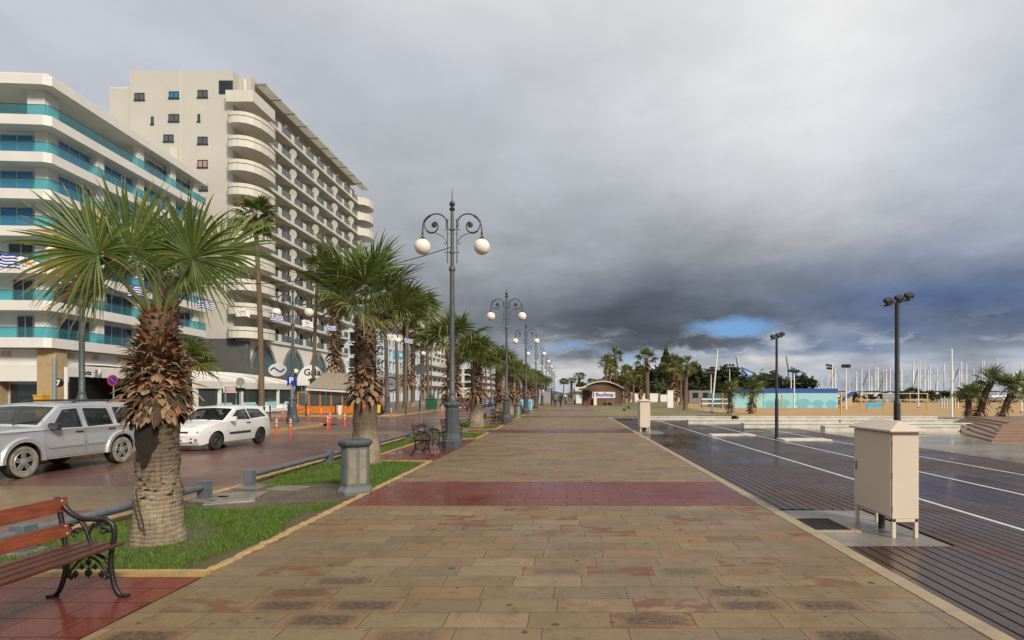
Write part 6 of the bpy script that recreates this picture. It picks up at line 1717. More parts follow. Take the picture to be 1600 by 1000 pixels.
for i in range(4):
    g = MB(); g.box(1.65*i, 1.65*i+.08, -.06, 0, 0, 3.1); g.build('mullion', 'frame', cw)
sb = thing('sandwich_board', 'yellow and white sandwich board right of the litter-bin palm', 'sandwich board', G(591, 648, ZS))
for s in (-1, 1):
    g = MB(); g.cbox((0, s*.2, .45), (.62, .04, .92), 0, Matrix.Rotation(R(s*14), 3, 'X')); po_ = g.build('board', 'blackpole', sb)
    g = MB(); g.cbox((0, s*.235, .47), (.5, .02, .66), 0, Matrix.Rotation(R(s*14), 3, 'X')); g.build('poster', 'yellowbin', po_)
gb = thing('waste_container', 'green waste container on the far pavement by the first lamp post', 'waste bin', G(674, 641, ZS))
g = MB(); g.box(-.5, .5, -.4, .4, .12, 1.05); g.build('body', 'greenbin', gb, bevel=.05)
g = MB(); g.box(-.54, .54, -.44, .44, 1.055, 1.2); g.build('lid', 'greenbin', gb, bevel=.05)
# ---------------------------------------------------------------- flags and cable over the street
def flag(label, px, py, Y, kind, rz, s=.62, sag=.1, sk=.3):
    root = thing('hanging_flag', label, 'flag', A(px, py, Y), rz, 'flags strung above the road')
    nx, nz = (27, 18) if kind == 'g' else (24, 16)
    w_, h_ = s, s*2/3; mb = MB(); rg = random.Random(px)
    ph = rg.uniform(0, 6)
    def P(i, j):
        u, v = i/nx, j/nz
        return (u*w_-w_/2+.12*sk*v, .05*math.sin(u*7+ph+v*2), -v*h_*(1-.1*u)-sag*u*u-.03*math.sin(u*6+ph))
    vs = [P(i, j) for j in range(nz+1) for i in range(nx+1)]
    fs, mi = [], []
    for j in range(nz):
        for i in range(nx):
            u, v = (i+.5)/nx, (j+.5)/nz
            if kind == 'g':
                st = int(v*9); k = 0 if st % 2 == 0 else 1
                if u < 10/27 and v < 5/9:
                    k = 1 if abs(u-5/27) < 1/27 or abs(v-2.5/9) < .5/9 else 0
            else:
                k = 1
                a = (u-.52)*w_/h_; b_ = v-.40
                if (a/.30)**2+(b_/.15)**2 < 1 and b_ > -.13+.3*abs(a) or (.2 < a < .42 and abs(b_+.12+(a-.2)*.5) < .05): k = 2
                elif .22 < b_ < .32 and abs(a) < .28 and b_ > .32-.35*abs(a)*.9: k = 3
            fs.append((j*(nx+1)+i, (j+1)*(nx+1)+i, (j+1)*(nx+1)+i+1, j*(nx+1)+i+1)); mi.append(k)
    k0 = len(mb.v); mb.v += vs; mb.f += fs; mb.mi += mi
    o = mb.build('cloth', ['flagblue', 'flagwhite', 'flagcopper', 'flagolive'], root, smooth=80)
    so_ = o.modifiers.new('thickness', 'SOLIDIFY'); so_.thickness = .004
fl_ = [(6, 391, 15.9, 'g', 'blue and white striped flag at the left edge, first on the line'), (41, 399, 17.0, 'c', 'white flag with copper island emblem near the left edge'),
       (107, 422, 18.4, 'g', 'striped flag hanging beside the lamp post behind the silver car'), (213, 443, 21.4, 'g', 'striped flag seen between the near palm fronds'), (254, 453, 22.5, 'c', 'white island-emblem flag right above the near palm trunk'),
       (320, 465, 25.3, 'g', 'striped flag just right of the near palm, before the hotel end'), (378, 478, 28.0, 'c', 'white island-emblem flag by the slender palm and round balcony'), (432, 487, 30.9, 'g', 'striped flag left of the globe lamp at the arches'),
       (480, 497, 34.5, 'c', 'white island-emblem flag just right of the globe lamp at the arches'), (517, 504, 38.4, 'g', 'striped flag left of the litter-bin palm'), (585, 517, 46.2, 'g', 'striped flag just right of the litter-bin palm collar'),
       (612, 519, 49.5, 'c', 'white island-emblem flag in front of the pale blue building'), (638, 525, 55.0, 'g', 'striped flag in front of the pale blue building, farthest one'), (681, 533, 70, 'c', 'far white flag left of the first lamp post')]
pts = []
for px, py, Y, kd, lb_ in fl_:
    flag(lb_, px, py+3, Y, kd, R(18), .62 if Y < 40 else .8); p = A(px, py+3, Y); pts.append(p+Vector((0, 0, .0)))
g = MB(); g.tube([pts[0]+Vector((-1.5, -4, .1))]+pts, .012, 4); tag(g.build('flag_line', 'black'), 'thin cord carrying the flags above the road', 'cord')
g = MB(); a, b = Vector((-3.6, 17.85, 6.30)), Vector((-16.1, 18.9, 6.0)); g.tube([a.lerp(b, i/14)+Vector((0, 0, -.9*4*(i/14)*(1-i/14))) for i in range(15)], .014, 5); tag(g.build('overhead_cable', 'black'), 'thin cable running left from the first lamp post over the road', 'cable')
# ---------------------------------------------------------------- steps and low walls right of the deck
LWs = [(37.8, 5.4, 10.9, 'low white kerb wall in the farthest row, left piece'), (37.8, 11.4, 24.6, 'low white kerb wall in the farthest row, right long piece'),
       (32.9, 7.0, 15.7, 'low white kerb wall in the second row, left piece'), (32.9, 15.8, 22.9, 'low white kerb wall in the second row, right piece'),
       (29.0, 9.0, 14.6, 'low white kerb wall in the third row, left piece'), (29.0, 14.7, 21.2, 'low white kerb wall in the third row, right piece'),
       (26.5, 12.0, 18.3, 'low white kerb wall in the nearest row, ending at the brown steps')]
for Y, x0, x1, l in LWs:
    r = thing('low_wall', l, 'low wall', (x0, Y, ZD), 0, 'low white kerb walls')
    g = MB(); g.box(0, x1-x0, 0, .5, -.05, .20); g.build('wall', 'white_stone', r, bevel=.02)
    g = MB(); g.box(-.01, x1-x0+.01, -.03, .53, .202, .25); g.build('coping', 'white_stone', r, bevel=.015)
    if x1-x0 > 6 and x1 > 14:
        g = MB(); vs = [(x1-x0, 0), (x1-x0+1.8, .55), (x1-x0+1.8, .9), (x1-x0-.4, .52)]; g.prism(vs, -.05, .17); g.build('ramped_end', 'concrete', r)
bl = thing('boat_cover', 'dark flat mat lying between the white kerb walls', 'mat', (8.9, 38.4, ZD)); g = MB(); g.box(0, 2.2, 0, .5, 0, .28); g.build('cover', 'darkplastic', bl)
ST = thing('terraced_steps', 'brown stepped terrace at the right edge beside the wet plaza', 'steps', (15.2, 20.4, ZD))
for i in range(6):
    g = MB(); z0, z1 = .078*i, .078*(i+1); e = .62*i
    g.prism([(e*.9, e), (14, e), (14, 12), (6.6+e*.3, 12), (1.5+e*.9, 3.5+e*.35)], z0-(.1 if i == 0 else 0), z1); g.build('step', 'brownstep', ST, bevel=.015)
ST.location = (15.5, 20.8, ZD)
# ---------------------------------------------------------------- kiosk
KS = thing('kiosk', 'brown boarded kiosk with curved cream roof and a BusStop banner', 'kiosk', (2.35, 84, 0))
g = MB(); n = 12; W_ = 5.7
prof = [(W_*i/n, 2.35+.85*math.sin(math.pi*i/n)) for i in range(n+1)]
vs = [(x, y, z) for y in (0, 7) for x, z in [(0, 0)]+prof+[(W_, 0)]]; k = n+3
g.add(vs, [tuple(range(k)), tuple(range(2*k-1, k-1, -1)), (0, k, k+1, 1), (k-2, 2*k-2, 2*k-1, k-1)]); g.build('wall', 'brownwood', KS)
g = MB(); pr = [(-.35+(W_+.7)*i/n, 2.36+1.05*math.sin(math.pi*i/n)) for i in range(n+1)]
vs = [(x, y, z+dz) for y in (-.5, 7.4) for dz in (.02, .20) for x, z in pr]; q = n+1
g.add(vs, [(q+i, q+i+1, 3*q+i+1, 3*q+i) for i in range(n)]+[(i, 2*q+i, 2*q+i+1, i+1) for i in range(n)]+[(i, i+1, q+i+1, q+i) for i in range(n)]+[(2*q+i, 3*q+i, 3*q+i+1, 2*q+i+1) for i in range(n)]); g.build('roof', 'kioskroof', KS, smooth=40)
g = MB(); g.box(1.35, 4.75, -.08, -.02, 1.05, 1.95); bo_ = g.build('banner', 'white', KS)
g = MB(); text_into(g, 'BusStop', .72, (3.2, -.095, 1.52), (1, 0, 0), (0, 0, 1), .004, bold=.02, sx=1.1); g.build('lettering', 'signblue', bo_)
g = MB(); g.box(1.5, 1.62, -.1, -.085, 1.25, 1.8); g.box(1.45, 1.9, -.1, -.085, 1.12, 1.17); g.build('emblem', 'black', bo_)
g = MB(); g.box(1.55, 2.0, -.62, -.4, 0, 1.2); g.build('counter_post', 'white', KS)
g = MB(); g.box(3.4, 4.4, -.6, -.3, .55, .62); g.box(3.45, 3.52, -.58, -.32, 0, .55); g.box(4.28, 4.35, -.58, -.32, 0, .55); g.build('bench_seat', 'pole_grey', KS)
g = MB(); g.box(4.2, 5.6, -.25, -.02, 0, .15); g.build('step', 'concrete', KS)
um = thing('parasol', 'dark parasol standing at the left corner of the brown kiosk', 'parasol', (3.0, 82.6, 0))
g = MB(); g.tube([(0, 0, 0), (0, 0, 2.6)], .04, 6); g.build('pole', 'black', um)
g = MB(); g.lathe([(1.5, 2.2), (1.45, 2.26), (.05, 2.65)], 8); g.build('canopy', 'cloth_black', um)
sw = thing('market_stall', 'white stall with open front left of the brown kiosk', 'stall', (1.6, 100, 0))
g = MB(); g.box(0, 2.2, 0, 3, 0, 2.3); g.build('body', 'white', sw)
g = MB(); vs = [(-.2, -.8, 2.1), (2.4, -.8, 2.1), (2.4, 3, 2.8), (-.2, 3, 2.8)]; g.add(vs+[(x, y, z+.1) for x, y, z in vs], [(3,2,1,0), (4,5,6,7), (0,1,5,4), (1,2,6,5), (2,3,7,6), (3,0,4,7)]); g.build('roof', 'kioskroof', sw)
g = MB(); g.box(.6, 2.1, -.03, -.003, .9, 1.8); g.build('hatch', 'cyan', sw)
# ---------------------------------------------------------------- boards, shelter on the promenade
def ad_board(label, loc, w_, h_, face, grp=None, z0=.1):
    r = thing('advert_board', label, 'advert board', loc, 0, grp)
    g = MB(); g.box(-w_/2, w_/2, -.08, .08, z0, z0+h_); g.build('panel', 'white', r, bevel=.01)
    g = MB(); g.box(-w_/2+.05, w_/2-.05, -.095, -.081, z0+.06, z0+h_-.06); po_ = g.build('poster', face, r)
    rg = random.Random(len(label)); 
    for i in range(4):
        g = MB(); x, z = rg.uniform(-w_*.3, w_*.3), z0+h_*(.2+.18*i); g.lathe([(.10*min(w_, 1.2), 0), (.10*min(w_, 1.2), .01)], 10, (x, -.108, z), axis='y'); g.build('printed_motif', rg.choice(['signred', 'white', 'signblue', 'yellowbin'] if face == 'cyan' else ['black', 'signred', 'cloth_grey']), po_)
    for x in (-w_/2+.08, w_/2-.08):
        g = MB(); g.box(x-.03, x+.03, -.05, .05, -.02, z0); g.build('leg', 'black', r)
    return r
ad_board('blue advert board with red figure right of the third lamp post base', A(824, 636, 56.5)*1 - Vector((0, 0, A(824, 636, 56.5).z)), .95, 1.0, 'cyan', 'blue advert boards')
ad_board('blue advert board left of the third lamp post base', A(812, 636, 57.5) - Vector((0, 0, A(812, 636, 57.5).z)), .85, .95, 'cyan', 'blue advert boards')
ad_board('tall white information board with dark pictures beside the distant palms', (-4.0, 90, 0), .75, 2.25, 'white')
ad_board('light blue advert board left of the tall white information board', (-4.9, 86, 0), 1.0, 1.6, 'cyan')
SH = thing('bus_shelter', 'glazed bus shelter at the lawn edge beside the walking couple', 'bus shelter', (-3.2, 82, 0))
for x, y in ((-.6, 0), (.9, 0), (-.6, 3), (.9, 3)):
    g = MB(); g.box(x-.04, x+.04, y-.04, y+.04, 0, 2.3); g.build('post', 'frame', SH)
g = MB(); g.box(-.8, 1.1, -.2, 3.2, 2.3, 2.42); g.build('roof', 'frame', SH)
g = MB(); g.box(-.62, -.6, .06, 2.94, .25, 2.1); g.build('glass_panel', 'smokeglass', SH)
g = MB(); g.box(-.54, .84, -.03, .03, .3, 2.0); g.build('poster_panel', 'signgrey', SH)
for px, Y in ((884, 92), (898, 92), (873, 118), (862, 100)):
    r = thing('short_bollard', {884: 'short dark bollard left of the middle of the promenade end', 898: 'short dark bollard right of the middle of the promenade end', 873: 'farthest short dark bollard by the vista', 862: 'short dark bollard by the bus shelter'}[px], 'bollard', ((px-CX)*Y/F, Y, 0), 0, 'short bollards closing the promenade')
    g = MB(); g.lathe([(.11, 0), (.11, .48), (.13, .5), (.12, .58), (.03, .62)], 12); g.build('shaft', 'blackpole', r)
# ---------------------------------------------------------------- people
def person(label, loc, rz, top, legs, hair='hair', stride=.22, group=None, coat=0., sc=1.0, headcol=None):
    bm = bmesh.new(); vs = {}; sk = bm.verts.layers.skin.verify()
    def V(n, p, r, par=None):
        v = bm.verts.new(p); v[sk].radius = r; v[sk].use_root = par is None; vs[n] = v
        if par: bm.edges.new((vs[par], v))
    V('pel', (0, 0, .95), (.165, .125)); V('waist', (0, 0, 1.10), (.145, .105), 'pel'); V('chest', (0, .01, 1.32), (.175, .12), 'waist'); V('neck', (0, 0, 1.48), (.065, .065), 'chest')
    V('chin', (0, .01, 1.56), (.07, .08), 'neck'); V('head', (0, .015, 1.66), (.082, .10), 'chin'); V('crown', (0, .0, 1.74), (.055, .065), 'head')
    for s, n in ((1, 'l'), (-1, 'r')):
        V('sh'+n, (s*.19, 0, 1.42), (.065, .065), 'chest'); V('el'+n, (s*.24, -.03-s*.06, 1.15), (.05, .05), 'sh'+n); V('wr'+n, (s*.24, .07-s*.12, .90), (.034, .034), 'el'+n); V('hd'+n, (s*.235, .10-s*.13, .80), (.03, .042), 'wr'+n)
        V('hip'+n, (s*.09, 0, .86), (.10, .105), 'pel'); V('kn'+n, (s*.095, s*stride*.45+.03, .49), (.065, .07), 'hip'+n); V('an'+n, (s*.095, s*stride-.04*(s < 0), .09), (.042, .045), 'kn'+n); V('to'+n, (s*.10, s*stride+.14, .035), (.04, .03), 'an'+n)
    me = bpy.data.meshes.new('body'); bm.to_mesh(me); bm.free()
    root = thing('person', label, 'person', loc, rz, group); root.scale = (sc, sc, sc)
    o = bpy.data.objects.new('person_skin', me); COL.objects.link(o)
    o.modifiers.new('skin', 'SKIN').use_smooth_shade = True
    o.modifiers.new('sub', 'SUBSURF').levels = 1
    dg = bpy.context.evaluated_depsgraph_get(); bpy.context.view_layer.update()
    me2 = bpy.data.meshes.new_from_object(o.evaluated_get(bpy.context.evaluated_depsgraph_get())); bpy.data.objects.remove(o)
    me2.materials.clear()
    for m_ in (top, legs, 'skin', 'black'): me2.materials.append(M[m_])
    for p in me2.polygons:
        z = p.center.z; ax = abs(p.center.x)
        k = 0
        if z > 1.5 or (ax > .18 and z < .88): k = 2
        elif z < .10: k = 3
        elif z < .93-coat and ax < .2: k = 1
        p.material_index = k; p.use_smooth = True
    b = bpy.data.objects.new('body', me2); COL.objects.link(b); b.parent = root
    h = MB(); h.sphere((0, -.02, 1.70), .108, 12, 8, sc=(.92, 1.0, .95)); h.v = [(x, y if y < .05 else .05, z) for x, y, z in h.v]; h.build('hair', hair, root, smooth=80)
    for s in (-1, 1):
        e = MB(); e.sphere((s*.034, .108, 1.655), .011, 6, 5); e.build('eye', 'black', root)
    e = MB(); e.sphere((0, .118, 1.625), .017, 6, 5); e.build('nose', 'skin', root)
    return root
person('person in a grey top and black trousers walking away on the promenade', ((867.5-CX)*72/F, 72, 0), 0, 'cloth_grey', 'cloth_black', group='people on the promenade')
person('person all in black walking beside the one in grey', ((876-CX)*75/F, 75, 0), .3, 'cloth_black', 'cloth_black', coat=.4, group='people on the promenade')
person('person in black jacket and jeans standing on the far pavement', G(657, 643.5, ZS), 2.0, 'cloth_black', 'cloth_blue', stride=.05)
for i, (px, Y, c_, l) in enumerate(((883, 128, 'whiteplastic', 'distant person in white at the promenade vista'), (889, 132, 'cloth_black', 'distant dark-clad person right of the one in white'), (878, 135, 'cloth_blue', 'distant person in blue at the promenade vista'), (893, 126, 'cloth_black', 'distant dark-clad person by the white stall'), (871, 140, 'cloth_grey', 'distant person in grey at the left of the vista'))):
    person(l, ((px-CX)*Y/F, Y, 0), i, c_, 'cloth_black', group='people far down the promenade')
person('person in red top sitting low behind the white cabinet by the kiosk', ((988-CX)*88/F, 88, -.03), 1., 'cloth_red', 'cloth_grey', sc=.8)
for px, Y, z, l in ((975.5, 60, .05, 'dark pigeon on the ground left of the kiosk path'), (982.5, 60, .25, 'dark pigeon taking off right of the other pigeon')):
    r = thing('pigeon', l, 'bird', ((px-CX)*54/F, 54, z), 1.2, 'pigeons')
    g = MB(); g.sphere((0, 0, .09), .075, 10, 7, sc=(1, 1.9, .9)); g.sphere((0, .15, .17), .04, 8, 6); g.tube([(0, .10, .12), (0, .15, .17)], .03, 6); g.tube([(0, -.12, .09), (0, -.26, .07)], [.04, .025], 6, flat=.4); g.tube([(0, .18, .17), (0, .215, .165)], [.01, .003], 5)
    g.build('body', 'blackpole', r, smooth=60)
    for s in (-1, 1):
        g = MB(); g.add([(s*.05, .08, .12), (s*.05, -.10, .12), (s*.30, -.12, .24), (s*.22, .05, .22)], [(0, 1, 2, 3)]); o = g.build('wing', 'slate', r); o.modifiers.new('t', 'SOLIDIFY').thickness = .008
# ---------------------------------------------------------------- beach: aqua wall, stand, posts, floodlights
AQ = thing('board_wall', 'aqua boarded enclosure with royal blue top band on the sand', 'board wall', (20.0, 69, 0))
g = MB(); g.box(0, 12.8, 0, .15, -.1, 1.78); g.box(0, .15, .16, 12, -.1, 1.78); g.build('board_panel', 'teal', AQ)
g = MB(); g.box(-.02, 12.82, -.03, .18, 1.782, 2.32); g.build('top_band', 'bluetop', AQ)
g = MB()
for i, (x, r_) in enumerate(((4.6, .55), (6.2, .7), (8.6, .75), (10.4, .6), (12.0, .55), (2.2, .5))):
    g.add([(x+r_*1.3*math.cos(R(a)), -.015, .35+r_*math.sin(R(a))) for a in range(0, 181, 20)], [tuple(range(10))])
    g.box(x-.5, x+.5, -.012, -.004, .0, .34)
g.build('painted_waves', 'tealdark', AQ)
for x in (3.8, 8.0): 
    g = MB(); g.box(x, x+.06, -.05, -.02, 0, 1.8); g.build('batten', 'teal', AQ)
SD_S = .66
SD = thing('grandstand', 'small stepped stand with royal blue stair side and tan blocks beside the aqua wall', 'grandstand', (33.2, 70.5, 0))
for i in range(4):
    g = MB(); g.box(.2+.75*i, 3.2, 0, 3, .45*i+.3, .45*(i+1)+.3); g.build('tier', 'tanblock', SD)
g = MB(); vs = [(-.2, 0), (.3, 0), (3.4, 2.2), (3.4, 2.75), (2.9, 2.75)]; g.add([(x, y, z+.2) for y in (-.15, -.02) for x, z in vs], [(0,1,2,3,4), (9,8,7,6,5)]+[(j, j+5, (j+1) % 5+5, (j+1) % 5) for j in range(5)]); g.build('stair_side', 'bluetop', SD)
g = MB(); g.tube([(-.2, -.1, .95), (3.0, -.1, 3.1)], .04, 6); g.tube([(0, -.1, .1), (0, -.1, 1.05)], .03, 6); g.build('handrail', 'white', SD)
g = MB(); g.tube([(-.5, -1.5, 0), (1.6, .2, 1.5)], .05, 6); g.tube([(-.1, -1.5, 0), (2.0, .2, 1.5)], .05, 6); g.build('ladder', 'pole_grey', SD)
SD.scale = (SD_S, SD_S, SD_S)
sg_ = thing('barrier_stand', 'white and blue timber barrier left of the aqua wall', 'barrier', (15.6, 66, 0))
g = MB(); g.box(0, 3.6, 0, .12, .5, .62); g.box(0, 3.6, 0, .12, 1.0, 1.12); 
g.build('rail', 'white', sg_)
for i in range(4):
    g = MB(); g.box(1.15*i, 1.15*i+.1, .13, .23, 0, 1.3); g.build('post', 'bluetop', sg_)
gp_ = 'tall poles on the beach'
for px, y0, y1, l in ((1115, 645, 548, 'tall white leaning pole left of the young beach palms'), (1487, 655, 547, 'tall white pole on the sand left of the leaning palms'), (1435, 637, 567, 'white pole on the sand right of the black floodlight'),
                      (1596, 645, 569, 'white pole at the right edge of the beach'), (1071, 639, 573, 'thin white flagpole right of the pale park palm')):
    b = G(px, y0, -.04); h = (y0-y1)*b.y/F; r = thing('beach_pole', l, 'pole', b, 0, gp_)
    ln = .10*h if px == 1115 else 0
    g = MB(); g.tube([(-ln*.35, 0, -.2), (ln*.65, 0, h)], [.085, .055], 10); g.build('pole', 'mast', r, smooth=50)
    g = MB(); g.lathe([(.12, -.1), (.12, .12), (.09, .14)], 12, (-ln*.33, 0, 0)); g.build('socket', 'pole_grey', r)
    g = MB(); g.sphere((ln*.65, 0, h+.03), .06, 8, 6); g.build('cap', 'mast', r)
yp = None
for px, y0, y1, l in ((1129, 640, 615, 'yellow post between the tall white pole and first beach palm'), (1182, 646, 622, 'yellow post at the right foot of the drooping beach palm'), (1222, 639, 616, 'yellow post in front of the aqua wall centre'), (1314, 648, 613, 'yellow post at the right end of the aqua wall'),
                      (1345, 640, 615, 'yellow post right of the small stand'), (1355, 632, 613, 'orange-yellow post just behind the one right of the stand'), (1422, 632, 613, 'yellow post right of the black floodlight, farther one'), (1449, 640, 614, 'yellow post right of the black floodlight, nearer one'), (1492, 640, 612, 'yellow post behind the tall white pole')):
    b = G(px, y0, -.04); h = (y0-y1)*b.y/F
    if yp is None:
        yp = thing('net_post', l, 'post', b, 0, 'yellow net posts'); g = MB(); g.lathe([(.075, -.1), (.075, 1.9), (.04, 1.95)], 10); g.build('padded_post', 'yellowpost', yp, smooth=50)
        g = MB(); g.lathe([(.085, 1.6), (.085, 1.66)], 10); g.build('strap', 'boot_dark', yp); yp.scale = (1, 1, h/1.95)
    else: dup(yp, b, 0, l, (1, 1, h/1.95))
nt_ = thing('volleyball_net', 'volleyball net stretched between yellow posts right of the small stand', 'net', (0, 0, 0))
a, b = G(1345, 640, -.04), G(1449, 640, -.04)
g = MB(); 
for z in (1.75, 1.05): g.tube([a+Vector((0, 0, z)), b+Vector((0, 0, z))], .025, 4)
g.build('border_tape', 'white', nt_)
g = MB()
for i in range(60): p = a.lerp(b, (i+.5)/60); g.tube([p+Vector((0, 0, 1.05)), p+Vector((0, 0, 1.75))], .006, 3, cap=False)
for z in (1.2, 1.35, 1.5, 1.65): g.tube([a+Vector((0, 0, z)), b+Vector((0, 0, z))], .006, 3)
g.build('mesh', 'black', nt_)
bn = thing('banner_frame', 'small blue banner slung low on the sand left of the black floodlight', 'banner', (G(1366, 643, -.04)))
g = MB(); g.add([(-.7, 0, .35), (.7, 0, .5), (.75, .02, 1.0), (.0, .1, .75), (-.7, 0, .95)], [(0, 1, 2, 3, 4)]); o = g.build('cloth', 'cyan', bn); o.modifiers.new('t', 'SOLIDIFY').thickness = .02
for x in (-.75, .8):
    g = MB(); g.tube([(x, 0, -.1), (x, 0, 1.1)], .03, 6); g.build('post', 'pole_grey', bn)
sgn = thing('notice_sign', 'pale notice sign on the beach just left of the black floodlight', 'notice', G(1390, 634, -.04))
g = MB(); g.box(-1.0, 1.0, 0, .06, 1.0, 1.75); g.build('panel', 'signgrey', sgn)
for x in (-.8, .8):
    g = MB(); g.tube([(x, .08, -.1), (x, .08, 1.6)], .04, 6); g.build('post', 'pole_grey', sgn)
def light_mast(label, px, y0, y1, Y, heads, grp='white floodlight masts by the beach'):
    x = (px-CX)*Y/F; h = EYE+(HY-y1)*Y/F; r = thing('floodlight_mast', label, 'floodlight', (x, Y, -.04), 0, grp)
    g = MB(); g.tube([(0, 0, -.2), (0, 0, h)], [.10, .06], 8); g.build('pole', 'mast', r, smooth=50)
    for (dx, dz) in heads:
        q = MB(); q.cbox((dx, -.1, h+dz), (.42, .22, .32), 0, Matrix.Rotation(R(30), 3, 'X')); q.build('lamp_head', 'blackpole', r)
    q = MB(); bw = .85 if len(heads) == 6 else .4; q.box(-bw, bw, -.03, .03, h-.05, h+.03); q.build('crossbar', 'pole_grey', r)
six = [(-.6, -.2), (0, -.2), (.6, -.2), (-.6, .35), (0, .35), (.6, .35)]
light_mast('white floodlight mast with six lamps right of the flagpole palms', 1111, 640, 581, 95, six)
light_mast('white floodlight mast with six lamps in front of the left crane', 1140, 625, 573, 105, six)
light_mast('slim light mast in front of the right crane', 1236, 630, 580, 78, [(-.25, .1), (.25, .1)])
light_mast('slim light mast just right of the right crane', 1241, 637, 581, 69, [(0, .1), (.35, .1)])
light_mast('white light mast with stacked lamps over the aqua wall end', 1295, 615, 571, 100, [(-.3, .1), (.25, 0), (-.2, -.45), (.3, -.5)])
light_mast('white light mast with round lamp cluster right of the aqua wall', 1322, 642, 572, 62, [(-.3, .05), (.2, .05)])
# fence of the beach, white screen walls of the park
fe = thing('mesh_fence', 'pale slatted beach fence left of the tall white pole', 'fence', G(1470, 638, -.04))
for i in range(14):
    g = MB(); g.box(i*.16-.03, i*.16+.03, 0, .05, 0, 1.2+.2*(i % 3 == 0)); g.build('paling', 'mast' if i % 2 else 'pole_grey', fe)
g = MB(); g.box(0, 2.1, .055, .09, .3, .36); g.box(0, 2.1, .055, .09, .95, 1.0); g.build('rail', 'pole_grey', fe)
for (px0, px1, Y, h, l) in ((985, 1030, 118, 1.75, 'low white wall behind the park palms, left stretch'), (1030, 1062, 122, 1.5, 'low white wall behind the park palms, right stretch'), (1043, 1052, 70, 2.1, 'white upright panel behind the dark reddish palm')):
    r = thing('park_wall', l, 'wall', ((px0-CX)*Y/F, Y, -.04)); g = MB(); wd = (px1-px0)*Y/F; g.box(0, wd, 0, .25, 0, h); g.build('wall', 'white', r); g = MB(); g.box(-.05, wd+.05, -.05, .3, h+.002, h+.08); g.build('coping', 'white_stone', r)
ct = thing('shipping_container', 'pale cabin behind the flagpole in front of the dark trees', 'cabin', ((1077-CX)*100/F, 100, -.04))
g = MB(); g.box(0, 4.0, 0, 2.4, .1, 2.3); g.build('body', 'archgrey', ct); g = MB(); g.box(.6, 1.6, -.05, 0, 1.0, 1.9); g.box(2.4, 3.4, -.05, 0, 1.0, 1.9); g.build('window', 'pane', ct)
# ---------------------------------------------------------------- background trees, shrubs, rocks
def leafy(seed, n, ls, shape='round'):
    rg = np.random.default_rng(seed); mb = MB(); cl = rg.uniform(-1, 1, (11, 3)); cl /= np.maximum(1, np.linalg.norm(cl, axis=1))[:, None]
    for i in range(n):
        c = cl[rg.integers(0, 11)]
        p = c*.68+rg.normal(0, .17, 3)
        if shape == 'cone': t_ = (p[2]+1)/2; p[0] *= max(.1, 1.05-t_); p[1] *= max(.1, 1.05-t_)
        a = rg.normal(0, 1, 3); a /= np.linalg.norm(a); b = np.cross(a, rg.normal(0, 1, 3)); b /= np.linalg.norm(b); s = ls*rg.uniform(.6, 1.4)
        A_, B_ = a*s, b*s*.6
        mb.add([tuple(p-A_), tuple(p-B_), tuple(p+A_), tuple(p+B_)], [(0, 1, 2, 3)], int(rg.integers(0, 10) > 6))
    return mb
def make_tree(label, loc, h, w_, seed, shape, mats, grp, n=1500):
    r = thing('leafy_tree', label, 'tree', loc, seed, grp)
    g = MB(); g.tube([(0, 0, -.2), (.05, 0, h*.3), (0, .1, h*.6)], [.22, .16, .08], 7)
    for a in (0, 2.1, 4.2): g.tube([(0, 0, h*.3), (math.cos(a)*w_*.3, math.sin(a)*w_*.3, h*.6)], [.1, .04], 5)
    g.build('trunk', 'bark', r)
    c = leafy(seed, n, .16, shape); zc = h*.56; hh = h*.46
    c.v = [(x*w_*.6, y*w_*.6, zc+z*hh) for x, y, z in c.v]; c.build('crown', mats, r)
    return r
FG = 'dark trees behind the beach'
trs = [make_tree('round dark tree right of the kiosk palms', ((1018-CX)*135/F, 135, 0), 7.5, 8, 61, 'round', ['foliage', 'foliage2'], FG), make_tree('pointed dark tree between the park palms', ((1040-CX)*128/F, 128, 0), 11.5, 6, 62, 'cone', ['foliage', 'foliage'], FG),
       make_tree('olive-toned round tree behind the flagpole', ((1085-CX)*130/F, 130, 0), 8.5, 8, 63, 'round', ['foliage2', 'foliage'], FG)]
